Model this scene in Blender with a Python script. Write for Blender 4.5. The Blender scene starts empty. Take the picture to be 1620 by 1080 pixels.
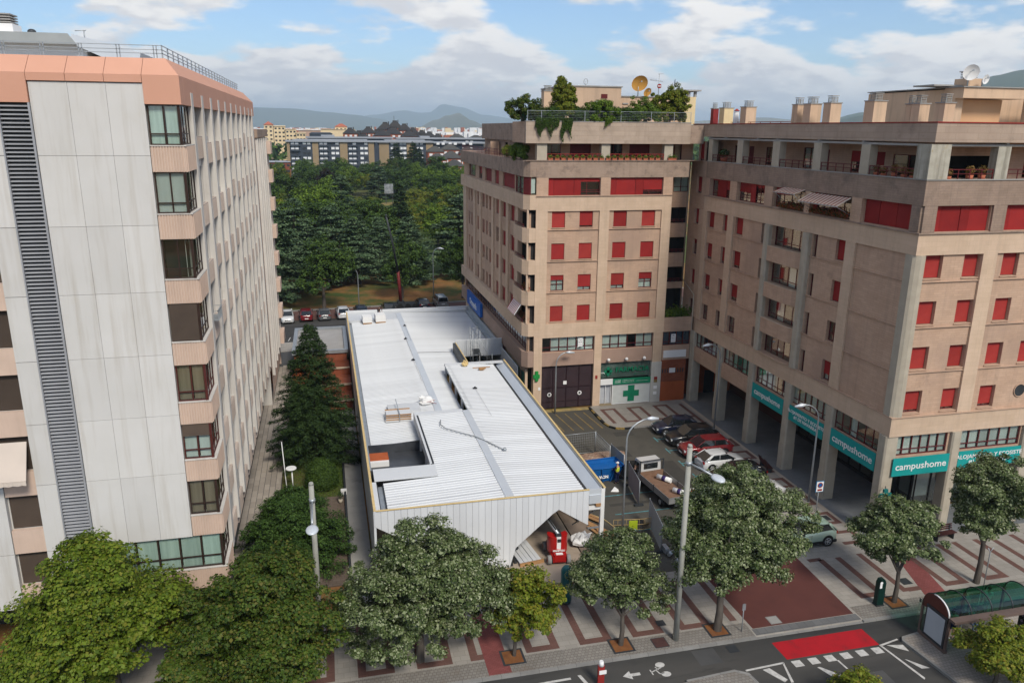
import bpy, math, random
import numpy as np
from mathutils import Vector, Matrix
random.seed(7)
rng = np.random.default_rng(11)
S = bpy.context.scene
COL = S.collection
R = math.radians

# ---------------------------------------------------------------- camera
cam_d = bpy.data.cameras.new('camera')
cam = bpy.data.objects.new('camera', cam_d)
COL.objects.link(cam)
S.camera = cam
cam_d.sensor_width = 36.0
cam_d.lens = 27.27
cam_d.clip_start = 0.3
cam_d.clip_end = 60000.0
YAW, PITCH, ROLL = 0.236169, 0.267092, -0.0093463
cy, sy, cp, sp = math.cos(YAW), math.sin(YAW), math.cos(PITCH), math.sin(PITCH)
fw = Vector((sy*cp, cy*cp, -sp))
rt = Vector((cy, -sy, 0.0))
dn = fw.cross(rt)
r2 = rt*math.cos(ROLL) + dn*math.sin(ROLL)
d2 = dn*math.cos(ROLL) - rt*math.sin(ROLL)
M = Matrix.Identity(4)
for i in range(3):
    M[i][0], M[i][1], M[i][2] = r2[i], -d2[i], -fw[i]
M[2][3] = 27.0
cam.matrix_world = M

# ---------------------------------------------------------------- sky, sun, exposure
SUN_EL, SUN_AZ = 44.0, 166.0        # elevation; direction of the sun, degrees clockwise from +Y
S.view_settings.view_transform = 'Standard'
S.view_settings.look = 'None'
S.view_settings.gamma = 1.0
S.view_settings.exposure = 0.96
S.view_settings.use_curve_mapping = False
world = bpy.data.worlds.new('World')
S.world = world
world.use_nodes = True
nt = world.node_tree
for n in list(nt.nodes):
    nt.nodes.remove(n)
def WN(t, **k):
    n = nt.nodes.new(t)
    for a, b in k.items():
        setattr(n, a, b)
    return n
def wl(a, b):
    nt.links.new(a, b)
def wmath(op, a, b=None, clamp=False):
    n = WN('ShaderNodeMath', operation=op, use_clamp=clamp)
    for i, v in enumerate((a, b)):
        if v is None:
            continue
        if isinstance(v, (int, float)):
            n.inputs[i].default_value = v
        else:
            wl(v, n.inputs[i])
    return n.outputs[0]
sky = WN('ShaderNodeTexSky', sky_type='NISHITA', sun_disc=False)
sky.sun_elevation = R(SUN_EL)
sky.sun_rotation = R(SUN_AZ)
sky.altitude = 450
sky.air_density = 1.0
sky.dust_density = 0.4
sky.ozone_density = 1.6
tc = WN('ShaderNodeTexCoord')
sep = WN('ShaderNodeSeparateXYZ')
wl(tc.outputs['Generated'], sep.inputs[0])
zc = wmath('MAXIMUM', sep.outputs[2], 0.0)
den = wmath('ADD', zc, 0.26)
comb = WN('ShaderNodeCombineXYZ')
wl(wmath('DIVIDE', sep.outputs[0], den), comb.inputs[0])
wl(wmath('DIVIDE', sep.outputs[1], den), comb.inputs[1])
def wnoise(scale, det, rough, off, vec=None):
    n = WN('ShaderNodeTexNoise', noise_dimensions='3D')
    n.inputs['Scale'].default_value = scale
    n.inputs['Detail'].default_value = det
    n.inputs['Roughness'].default_value = rough
    mp = WN('ShaderNodeMapping')
    mp.inputs['Location'].default_value = off
    wl(vec or comb.outputs[0], mp.inputs[0])
    wl(mp.outputs[0], n.inputs['Vector'])
    return n.outputs['Fac']
cl = wnoise(2.9, 10, 0.52, (3.1, 7.7, 0))
clb = wnoise(2.9, 10, 0.52, (3.1, 7.66, 0.06))      # the same field, shifted: edges towards the light
grain = wnoise(5.5, 7, 0.6, (1.0, 2.0, 4))
lowband = wmath('MULTIPLY', wmath('SUBTRACT', 0.105, zc), 2.9, True)
thr = wmath('ADD', cl, lowband)
mr = WN('ShaderNodeMapRange', interpolation_type='SMOOTHSTEP')
mr.inputs['From Min'].default_value = 0.47
mr.inputs['From Max'].default_value = 0.585
wl(thr, mr.inputs['Value'])
shade = WN('ShaderNodeMapRange')
shade.inputs['From Min'].default_value = -0.035
shade.inputs['From Max'].default_value = 0.045
wl(wmath('SUBTRACT', cl, clb), shade.inputs['Value'])
thick = WN('ShaderNodeMapRange')
thick.inputs['From Min'].default_value = 0.52
thick.inputs['From Max'].default_value = 0.72
wl(thr, thick.inputs['Value'])
sm = wmath('ADD', wmath('MULTIPLY', shade.outputs[0], 0.45), wmath('MULTIPLY', grain, 0.55))
sm = wmath('SUBTRACT', sm, wmath('MULTIPLY', thick.outputs[0], 0.22), True)
ccol = WN('ShaderNodeValToRGB')
ccol.color_ramp.elements[0].position = 0.12
ccol.color_ramp.elements[0].color = (5.5, 5.45, 5.6, 1)
ccol.color_ramp.elements[1].position = 0.60
ccol.color_ramp.elements[1].color = (7.7, 7.45, 7.15, 1)
wl(sm, ccol.inputs[0])
skc = WN('ShaderNodeMix', data_type='RGBA', blend_type='MULTIPLY')
skc.inputs[0].default_value = 1.0
skc.inputs[7].default_value = (0.74, 0.85, 0.97, 1)
wl(sky.outputs[0], skc.inputs[6])
mixc = WN('ShaderNodeMix', data_type='RGBA')
wl(mr.outputs[0], mixc.inputs[0])
wl(skc.outputs[2], mixc.inputs[6])
wl(ccol.outputs[0], mixc.inputs[7])
bg = WN('ShaderNodeBackground')
bg.inputs['Strength'].default_value = 0.074
wl(mixc.outputs[2], bg.inputs['Color'])
wo = WN('ShaderNodeOutputWorld')
wl(bg.outputs[0], wo.inputs['Surface'])

sun_d = bpy.data.lights.new('sun', 'SUN')
sun_d.energy = 1.85
sun_d.angle = R(15)
sun_d.color = (1.0, 0.93, 0.82)
sun = bpy.data.objects.new('sun', sun_d)
COL.objects.link(sun)
sdir = Vector((math.sin(R(SUN_AZ))*math.cos(R(SUN_EL)), math.cos(R(SUN_AZ))*math.cos(R(SUN_EL)), math.sin(R(SUN_EL))))
sun.rotation_euler = (-sdir).to_track_quat('-Z', 'Y').to_euler()
sun.location = (0, 0, 80)

S.cycles.max_bounces = 6
S.cycles.diffuse_bounces = 3
S.cycles.glossy_bounces = 3
S.cycles.transmission_bounces = 4
S.cycles.transparent_max_bounces = 8
S.cycles.volume_bounces = 2
S.cycles.use_denoising = True
S.cycles.caustics_reflective = False
S.cycles.caustics_refractive = False

# ---------------------------------------------------------------- materials
MATS = {}
def pm(name, c1, c2=None, scale=1.0, rough=0.8, bump=0.0, bscale=None, metal=0.0, spec=0.18, stain=None, streak=None,
       detail=5, grime=None, transl=0.0, island=None, stretch=(1, 1, 1), c3=None, coat=0.0, brick=None):
    """procedural Principled material: noise mix of two colours, optional stains, vertical streaks, tile joints, bump"""
    m = bpy.data.materials.new(name)
    m.use_nodes = True
    t = m.node_tree
    N, L = t.nodes, t.links
    b = N['Principled BSDF']
    b.inputs['Roughness'].default_value = rough
    b.inputs['Metallic'].default_value = metal
    b.inputs['Specular IOR Level'].default_value = spec
    if coat:
        b.inputs['Coat Weight'].default_value = coat
        b.inputs['Coat Roughness'].default_value = 0.06
    tcn = N.new('ShaderNodeTexCoord')
    vec = tcn.outputs['Object']
    if stretch != (1, 1, 1):
        mp = N.new('ShaderNodeMapping')
        mp.inputs['Scale'].default_value = stretch
        L.new(vec, mp.inputs[0])
        svec = mp.outputs[0]
    else:
        svec = vec
    def noise(sc, det=5, ro=0.55, v=None):
        n = N.new('ShaderNodeTexNoise')
        n.inputs['Scale'].default_value = sc
        n.inputs['Detail'].default_value = det
        n.inputs['Roughness'].default_value = ro
        L.new(v or svec, n.inputs['Vector'])
        return n.outputs['Fac']
    def ramp(f, a, bb):
        r = N.new('ShaderNodeMapRange')
        r.inputs['From Min'].default_value = a
        r.inputs['From Max'].default_value = bb
        L.new(f, r.inputs['Value'])
        return r.outputs[0]
    def mix(f, a, bb, typ='MIX'):
        x = N.new('ShaderNodeMix')
        x.data_type = 'RGBA'
        x.blend_type = typ
        if isinstance(f, (int, float)):
            x.inputs[0].default_value = f
        else:
            L.new(f, x.inputs[0])
        for i, v in ((6, a), (7, bb)):
            if isinstance(v, tuple):
                x.inputs[i].default_value = (*v, 1)
            else:
                L.new(v, x.inputs[i])
        return x.outputs[2]
    def mul(f, k):
        x = N.new('ShaderNodeMath')
        x.operation = 'MULTIPLY'
        L.new(f, x.inputs[0])
        x.inputs[1].default_value = k
        return x.outputs[0]
    c2 = c2 or tuple(v*0.85 for v in c1)
    if island:
        g = N.new('ShaderNodeNewGeometry')
        f = g.outputs['Random Per Island']
        cr = N.new('ShaderNodeValToRGB')
        cr.color_ramp.interpolation = 'LINEAR'
        el = cr.color_ramp.elements
        el[0].position, el[0].color = 0.0, (*island[0], 1)
        el[1].position, el[1].color = 1.0, (*island[-1], 1)
        for i, c in enumerate(island[1:-1]):
            e = el.new((i+1)/(len(island)-1))
            e.color = (*c, 1)
        L.new(f, cr.inputs[0])
        col = mix(ramp(noise(scale, detail), 0.35, 0.65), cr.outputs[0], mix(1.0, cr.outputs[0], c2, 'MULTIPLY'))
    else:
        col = mix(ramp(noise(scale, detail), 0.32, 0.68), c1, c2)
    hb = None
    if brick:
        # (width, height, mortar colour, mortar size, variation, plane) plane 'wall' uses (x+y, z), 'floor' (x, y)
        bw, bh, mc, ms, var, plane = brick
        br = N.new('ShaderNodeTexBrick')
        br.inputs['Scale'].default_value = 1.0
        br.inputs['Brick Width'].default_value = bw
        br.inputs['Row Height'].default_value = bh
        br.inputs['Mortar Size'].default_value = ms
        br.inputs['Mortar Smooth'].default_value = 0.2
        br.inputs['Color1'].default_value = (1, 1, 1, 1)
        br.inputs['Color2'].default_value = (1-var, 1-var, 1-var, 1)
        br.inputs['Mortar'].default_value = (*mc, 1)
        if plane == 'wall':
            sx = N.new('ShaderNodeSeparateXYZ')
            L.new(vec, sx.inputs[0])
            ad = N.new('ShaderNodeMath')
            L.new(sx.outputs[0], ad.inputs[0])
            L.new(sx.outputs[1], ad.inputs[1])
            cb = N.new('ShaderNodeCombineXYZ')
            L.new(ad.outputs[0], cb.inputs[0])
            L.new(sx.outputs[2], cb.inputs[1])
            L.new(cb.outputs[0], br.inputs['Vector'])
        else:
            L.new(vec, br.inputs['Vector'])
        col = mix(1.0, col, br.outputs['Color'], 'MULTIPLY')
        hb = br.outputs['Fac']
    if c3:
        col = mix(mul(ramp(noise(scale*0.23, 4), 0.5, 0.68), 0.8), col, c3)
    if streak:
        cs, amt = streak
        mp = N.new('ShaderNodeMapping')
        mp.inputs['Scale'].default_value = (2.6, 2.6, 0.14)
        L.new(vec, mp.inputs[0])
        col = mix(mul(ramp(noise(1.0, 6, 0.65, mp.outputs[0]), 0.5, 0.78), amt), col, cs)
    if stain:
        cs, amt, sc, lo = stain
        f = ramp(noise(sc, 8, 0.68), lo, lo+0.14)
        col = mix(mul(f, amt), col, cs)
    L.new(col, b.inputs['Base Color'])
    if bump:
        bn = N.new('ShaderNodeBump')
        bn.inputs['Strength'].default_value = min(1.0, bump)
        bn.inputs['Distance'].default_value = 0.02
        L.new(noise(bscale or scale*8, 4), bn.inputs['Height'])
        L.new(bn.outputs[0], b.inputs['Normal'])
    if transl:
        tr = N.new('ShaderNodeBsdfTranslucent')
        L.new(col, tr.inputs['Color'])
        ms_ = N.new('ShaderNodeMixShader')
        ms_.inputs[0].default_value = transl
        L.new(b.outputs[0], ms_.inputs[1])
        L.new(tr.outputs[0], ms_.inputs[2])
        L.new(ms_.outputs[0], N['Material Output'].inputs['Surface'])
    MATS[name] = m
    return m

def glass(name, tint, refl=0.9, see=0.85, rough=0.03, mx=0.8):
    m = bpy.data.materials.new(name)
    m.use_nodes = True
    t = m.node_tree
    N, L = t.nodes, t.links
    N.remove(N['Principled BSDF'])
    tr = N.new('ShaderNodeBsdfTransparent')
    tr.inputs[0].default_value = (*[v*see for v in tint], 1)
    gl = N.new('ShaderNodeBsdfGlossy')
    gl.inputs['Roughness'].default_value = rough
    gl.inputs['Color'].default_value = (refl, refl, refl, 1)
    lw = N.new('ShaderNodeLayerWeight')
    lw.inputs['Blend'].default_value = 0.35
    pw = N.new('ShaderNodeMapRange')
    pw.inputs['From Min'].default_value = 0.15
    pw.inputs['To Min'].default_value = 0.07
    pw.inputs['To Max'].default_value = mx
    L.new(lw.outputs['Facing'], pw.inputs['Value'])
    ms_ = N.new('ShaderNodeMixShader')
    L.new(pw.outputs[0], ms_.inputs[0])
    L.new(tr.outputs[0], ms_.inputs[1])
    L.new(gl.outputs[0], ms_.inputs[2])
    L.new(ms_.outputs[0], N['Material Output'].inputs['Surface'])
    MATS[name] = m
    return m

stone_brick = (0.62, 0.155, (0.76, 0.73, 0.70), 0.008, 0.10, 'wall')
STONE = pm('pink_stone_cladding', (0.54, 0.375, 0.27), (0.48, 0.325, 0.23), 0.7, 0.85, 0.25, 30, c3=(0.36, 0.25, 0.19), brick=stone_brick,
           stain=((0.20, 0.145, 0.11), 0.6, 0.55, 0.60), streak=((0.24, 0.18, 0.14), 0.35))
STONE_L = pm('pale_stone_pier', (0.60, 0.45, 0.33), (0.54, 0.40, 0.285), 0.8, 0.85, 0.2, 30, brick=(0.9, 0.31, (0.8, 0.78, 0.76), 0.005, 0.06, 'wall'),
             streak=((0.28, 0.22, 0.17), 0.3))
STONE_D = pm('weathered_stone_parapet', (0.37, 0.275, 0.215), (0.29, 0.215, 0.165), 1.1, 0.9, 0.3, 30, brick=stone_brick,
             stain=((0.13, 0.10, 0.082), 0.65, 0.9, 0.52), streak=((0.17, 0.13, 0.10), 0.5), c3=(0.36, 0.27, 0.21))
CONC = pm('pale_concrete_column', (0.44, 0.39, 0.31), (0.37, 0.325, 0.255), 1.2, 0.85, 0.2, 25, streak=((0.26, 0.24, 0.19), 0.45))
CONC_M = pm('mossy_concrete', (0.46, 0.43, 0.36), (0.35, 0.33, 0.27), 1.5, 0.9, 0.3, 25, streak=((0.12, 0.105, 0.08), 0.9), stain=((0.30, 0.20, 0.05), 0.5, 2.0, 0.6))
CONC_G = pm('grey_concrete', (0.34, 0.33, 0.31), (0.27, 0.265, 0.25), 0.6, 0.9, 0.25, 20, stain=((0.16, 0.15, 0.14), 0.6, 0.35, 0.55))
LWHITE = pm('white_precast_panel', (0.60, 0.59, 0.57), (0.56, 0.55, 0.525), 0.5, 0.75, 0.1, 20, streak=((0.38, 0.34, 0.28), 0.6), stain=((0.47, 0.40, 0.31), 0.25, 0.25, 0.62))
LFIN = pm('white_concrete_fin', (0.60, 0.575, 0.53), (0.53, 0.50, 0.46), 0.8, 0.8, 0.15, 20, streak=((0.34, 0.30, 0.26), 0.55), stain=((0.36, 0.31, 0.27), 0.5, 0.6, 0.6))
LPINK = pm('pink_ribbed_render', (0.60, 0.455, 0.365), (0.53, 0.40, 0.32), 0.8, 0.85, 0.2, 20, streak=((0.36, 0.27, 0.22), 0.35))
LSPAN = pm('weathered_spandrel', (0.52, 0.44, 0.38), (0.44, 0.36, 0.31), 0.6, 0.85, 0.2, 20, streak=((0.32, 0.27, 0.23), 0.5), c3=(0.56, 0.42, 0.34))
SALMON = pm('salmon_render', (0.60, 0.325, 0.23), (0.56, 0.30, 0.21), 0.4, 0.8, 0.12, 15, streak=((0.55, 0.30, 0.20), 0.25))
RED = pm('red_shutter_paint', (0.30, 0.026, 0.024), (0.25, 0.022, 0.022), 0.9, 0.6, 0.0, spec=0.1)
REDW = pm('faded_red_shutter_paint', (0.34, 0.040, 0.033), (0.27, 0.028, 0.026), 0.7, 0.6, 0.0, spec=0.1)
REDF = pm('oxblood_frame_paint', (0.13, 0.02, 0.022), (0.10, 0.016, 0.018), 2, 0.45)
BROWNF = pm('dark_brown_frame', (0.045, 0.026, 0.020), (0.03, 0.018, 0.014), 3, 0.4)
BSHUT = pm('brown_roller_shutter', (0.085, 0.062, 0.047), (0.068, 0.05, 0.038), 1, 0.6)
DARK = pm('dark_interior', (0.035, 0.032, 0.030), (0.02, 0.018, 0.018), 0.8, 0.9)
CURT = pm('pale_curtain', (0.62, 0.72, 0.67), (0.44, 0.54, 0.50), 6, 0.9, stretch=(1, 1, 0.05))
CURTW = pm('white_blind', (0.74, 0.77, 0.75), (0.62, 0.65, 0.63), 3, 0.9, stretch=(1, 1, 0.1))
CURTB = pm('brown_curtain', (0.30, 0.23, 0.17), (0.19, 0.145, 0.105), 5, 0.9, stretch=(1, 1, 0.05))
GLASS = glass('window_glass', (0.95, 0.99, 0.97), 0.85, 0.97)
GREENG = glass('green_tinted_glass', (0.10, 0.40, 0.26), 0.7, 1.0, 0.12, 0.25)
CLEARG = glass('clear_panel_glass', (0.80, 0.95, 0.88), 0.9, 0.9)
METAL = pm('galvanised_steel', (0.42, 0.45, 0.47), (0.34, 0.37, 0.39), 2, 0.45, metal=0.6)
METALD = pm('dark_steel', (0.06, 0.065, 0.07), (0.045, 0.05, 0.055), 2, 0.5, metal=0.4)
LOUV = pm('grey_louvre_metal', (0.40, 0.41, 0.43), (0.32, 0.33, 0.35), 1, 0.45, metal=0.3)
ROOFW = pm('white_roof_sheet', (0.62, 0.64, 0.655), (0.57, 0.59, 0.61), 0.3, 0.4, spec=0.4, stain=((0.47, 0.48, 0.48), 0.45, 0.45, 0.55))
ROOFF = pm('grey_flashing', (0.60, 0.64, 0.68), (0.55, 0.59, 0.63), 0.5, 0.35, metal=0.2)
CLAD = pm('light_grey_cladding', (0.64, 0.66, 0.68), (0.60, 0.62, 0.64), 0.4, 0.5, stain=((0.52, 0.54, 0.55), 0.3, 0.8, 0.6))
YELL = pm('yellow_foam_edge', (0.66, 0.50, 0.24), (0.56, 0.42, 0.2), 3, 0.8)
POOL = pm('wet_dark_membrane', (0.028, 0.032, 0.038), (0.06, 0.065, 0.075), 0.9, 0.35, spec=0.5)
WHITE = pm('white_paint', (0.78, 0.78, 0.77), (0.72, 0.72, 0.71), 1.0, 0.6)
LINEW = pm('white_road_paint', (0.58, 0.57, 0.54), (0.40, 0.39, 0.37), 4, 0.7, detail=8, stain=((0.14, 0.135, 0.13), 0.75, 5, 0.58))
LINEB = pm('blue_road_paint', (0.10, 0.30, 0.33), (0.07, 0.16, 0.175), 4, 0.75, detail=8)
LINEY = pm('yellow_road_paint', (0.36, 0.23, 0.05), (0.12, 0.10, 0.06), 5, 0.75, detail=8)
REDR = pm('red_road_surface', (0.40, 0.013, 0.020), (0.33, 0.012, 0.018), 1.2, 0.85, 0.2, 60, stain=((0.20, 0.022, 0.025), 0.6, 1.2, 0.53))
ASPH = pm('asphalt', (0.052, 0.052, 0.050), (0.038, 0.038, 0.038), 0.5, 0.9, 0.35, 60, stain=((0.024, 0.023, 0.023), 0.8, 0.35, 0.55), c3=(0.085, 0.08, 0.072), stretch=(0.35, 1.6, 1))
ASPH2 = pm('worn_asphalt', (0.085, 0.080, 0.067), (0.067, 0.063, 0.054), 0.4, 0.9, 0.35, 60, stain=((0.04, 0.038, 0.036), 0.6, 0.35, 0.6), c3=(0.10, 0.092, 0.078))
REDT = pm('red_brown_tarmac', (0.115, 0.042, 0.035), (0.095, 0.035, 0.03), 0.5, 0.9, 0.3, 60, stain=((0.075, 0.03, 0.027), 0.6, 0.4, 0.55))
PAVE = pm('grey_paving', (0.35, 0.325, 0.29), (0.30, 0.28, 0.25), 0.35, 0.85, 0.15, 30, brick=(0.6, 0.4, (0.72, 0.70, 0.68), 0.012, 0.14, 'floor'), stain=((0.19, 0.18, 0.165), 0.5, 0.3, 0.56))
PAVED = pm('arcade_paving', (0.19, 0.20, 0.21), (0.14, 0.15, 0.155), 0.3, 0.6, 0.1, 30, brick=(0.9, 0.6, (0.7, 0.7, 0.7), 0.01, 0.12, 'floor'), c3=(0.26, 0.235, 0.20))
TACT = pm('small_square_paving', (0.27, 0.25, 0.225), (0.21, 0.195, 0.175), 0.4, 0.9, 0.2, 20, brick=(0.2, 0.2, (0.55, 0.53, 0.5), 0.016, 0.2, 'floor'), stain=((0.20, 0.15, 0.115), 0.5, 0.4, 0.55))
STRIP = pm('brown_paving_band', (0.165, 0.088, 0.072), (0.13, 0.072, 0.06), 0.8, 0.85, 0.15, 30, brick=(0.3, 0.1, (0.7, 0.6, 0.6), 0.01, 0.15, 'floor'))
REDP = pm('pink_red_paving', (0.25, 0.08, 0.075), (0.20, 0.066, 0.062), 0.8, 0.85, 0.15, 30, brick=(0.2, 0.1, (0.7, 0.6, 0.6), 0.012, 0.2, 'floor'))
KERB = pm('kerb_stone', (0.27, 0.265, 0.25), (0.21, 0.205, 0.195), 0.7, 0.85, 0.2, 30, brick=(1.0, 5.0, (0.5, 0.5, 0.5), 0.012, 0.1, 'floor'))
PATH = pm('path_tile', (0.36, 0.315, 0.265), (0.30, 0.265, 0.225), 0.4, 0.85, 0.15, 30, stain=((0.21, 0.185, 0.155), 0.5, 0.35, 0.56))
GUT = pm('dark_gutter_granite', (0.085, 0.085, 0.083), (0.06, 0.06, 0.06), 0.6, 0.8)
LAWN = pm('lawn', (0.055, 0.085, 0.022), (0.035, 0.06, 0.016), 0.5, 0.95, 0.4, 40, c3=(0.10, 0.08, 0.035))
PARKG = pm('park_ground', (0.06, 0.085, 0.02), (0.045, 0.07, 0.018), 0.12, 0.95, 0.4, 20, c3=(0.27, 0.135, 0.05), stain=((0.25, 0.115, 0.042), 0.9, 0.09, 0.43))
PARKF = pm('park_grass', (0.06, 0.09, 0.02), (0.045, 0.07, 0.018), 0.1, 0.95, c3=(0.13, 0.11, 0.04))
SOIL = pm('orange_soil', (0.22, 0.095, 0.035), (0.15, 0.06, 0.025), 2, 0.95, 0.4, 20)
BRICK = pm('red_brick', (0.30, 0.095, 0.05), (0.25, 0.075, 0.04), 0.8, 0.85, 0.2, 30, brick=(0.25, 0.075, (0.6, 0.55, 0.5), 0.01, 0.2, 'wall'))
ORNG = pm('orange_render', (0.40, 0.10, 0.035), (0.34, 0.085, 0.03), 0.8, 0.85, 0.1, stain=((0.24, 0.07, 0.03), 0.5, 0.8, 0.58))
GREEN = pm('pharmacy_green', (0.012, 0.20, 0.10), (0.01, 0.16, 0.085), 1.5, 0.5)
TEAL = pm('teal_banner', (0.012, 0.30, 0.285), (0.010, 0.27, 0.26), 0.6, 0.6)
CREAM = pm('cream_render', (0.62, 0.44, 0.30), (0.54, 0.38, 0.26), 0.6, 0.85, 0.12, streak=((0.22, 0.17, 0.13), 0.5), c3=(0.45, 0.32, 0.225))
CREAMY = pm('yellow_render', (0.70, 0.56, 0.33), (0.64, 0.50, 0.29), 0.6, 0.85, 0.1, streak=((0.4, 0.3, 0.2), 0.35))
BLK = pm('black_rubber', (0.012, 0.012, 0.013), (0.02, 0.02, 0.02), 3, 0.7)
WOOD = pm('raw_timber', (0.42, 0.24, 0.11), (0.33, 0.18, 0.08), 2, 0.8, stretch=(1, 6, 6))
TERRA = pm('terracotta', (0.42, 0.13, 0.07), (0.35, 0.11, 0.06), 3, 0.8)
BARK = pm('bark', (0.11, 0.095, 0.08), (0.06, 0.05, 0.042), 3, 0.95, 0.6, 12, stretch=(1, 1, 0.3))
SKIN = pm('skin', (0.48, 0.28, 0.20), (0.44, 0.25, 0.18), 3, 0.6)
LF = {}
LF['green'] = pm('leaf_maple', (0, 0, 0), (0.75, 0.8, 0.7), 0.55, 0.55, island=[(0.045, 0.08, 0.007), (0.11, 0.165, 0.014), (0.16, 0.22, 0.022), (0.20, 0.20, 0.03)], transl=0.22)
LF['olive'] = pm('leaf_olive', (0, 0, 0), (0.65, 0.7, 0.65), 0.5, 0.55, island=[(0.025, 0.052, 0.009), (0.06, 0.105, 0.014), (0.095, 0.14, 0.02), (0.145, 0.125, 0.028)], transl=0.18)
LF['silver'] = pm('leaf_silver_lime', (0, 0, 0), (0.8, 0.85, 0.75), 0.6, 0.6, island=[(0.035, 0.058, 0.016), (0.075, 0.108, 0.034), (0.14, 0.175, 0.07), (0.36, 0.385, 0.25)], transl=0.12)
LF['lime'] = pm('leaf_yellow_green', (0, 0, 0), (0.75, 0.8, 0.6), 0.7, 0.55, island=[(0.06, 0.09, 0.009), (0.15, 0.195, 0.018), (0.21, 0.25, 0.028), (0.26, 0.20, 0.032)], transl=0.22)
LF['spruce'] = pm('needles_spruce', (0, 0, 0), (0.7, 0.75, 0.7), 0.7, 0.7, island=[(0.013, 0.028, 0.009), (0.032, 0.062, 0.018), (0.055, 0.09, 0.026)], transl=0.05)
LF['yew'] = pm('needles_conifer', (0, 0, 0), (0.7, 0.75, 0.7), 0.7, 0.7, island=[(0.018, 0.040, 0.009), (0.045, 0.092, 0.018), (0.08, 0.14, 0.028)], transl=0.05)
LF['cedar'] = pm('needles_cedar', (0, 0, 0), (0.65, 0.75, 0.7), 0.3, 0.7, island=[(0.028, 0.056, 0.026), (0.085, 0.135, 0.065), (0.18, 0.24, 0.125)], transl=0.05)
LF['dark'] = pm('leaf_dark', (0, 0, 0), (0.7, 0.7, 0.7), 0.3, 0.7, island=[(0.018, 0.042, 0.009), (0.05, 0.095, 0.015), (0.085, 0.145, 0.025)], transl=0.1)
LF['mid'] = pm('leaf_mid', (0, 0, 0), (0.7, 0.75, 0.7), 0.3, 0.7, island=[(0.045, 0.09, 0.01), (0.11, 0.18, 0.02), (0.18, 0.26, 0.03)], transl=0.15)
LF['purple'] = pm('leaf_purple', (0, 0, 0), (0.7, 0.7, 0.7), 0.3, 0.7, island=[(0.012, 0.008, 0.01), (0.03, 0.016, 0.018), (0.035, 0.03, 0.016)], transl=0.1)
LF['flower'] = pm('balcony_flowers', (0, 0, 0), (0.8, 0.8, 0.8), 3, 0.7, island=[(0.03, 0.06, 0.015), (0.06, 0.10, 0.02), (0.40, 0.06, 0.03), (0.35, 0.15, 0.04)], transl=0.1)

def vary(m, lo, hi):
    """each object (sheet, panel, shutter) gets its own slight tone"""
    t = m.node_tree
    b = t.nodes['Principled BSDF']
    src = b.inputs['Base Color'].links[0].from_socket
    oi = t.nodes.new('ShaderNodeObjectInfo')
    mr_ = t.nodes.new('ShaderNodeMapRange')
    mr_.inputs['To Min'].default_value = lo
    mr_.inputs['To Max'].default_value = hi
    t.links.new(oi.outputs['Random'], mr_.inputs['Value'])
    vm = t.nodes.new('ShaderNodeVectorMath')
    vm.operation = 'SCALE'
    t.links.new(src, vm.inputs[0])
    t.links.new(mr_.outputs[0], vm.inputs['Scale'])
    t.links.new(vm.outputs[0], b.inputs['Base Color'])
for m_, lo, hi in ((ROOFW, 0.93, 1.04), (LWHITE, 0.94, 1.03), (RED, 0.72, 1.08), (REDW, 0.78, 1.1), (CLAD, 0.94, 1.04), (LSPAN, 0.85, 1.08), (BSHUT, 0.7, 1.4), (CURTW, 0.7, 1.05), (CURT, 0.8, 1.05), (PATH, 0.82, 1.08), (LFIN, 0.94, 1.04), (STONE_L, 0.96, 1.03)):
    vary(m_, lo, hi)

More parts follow.
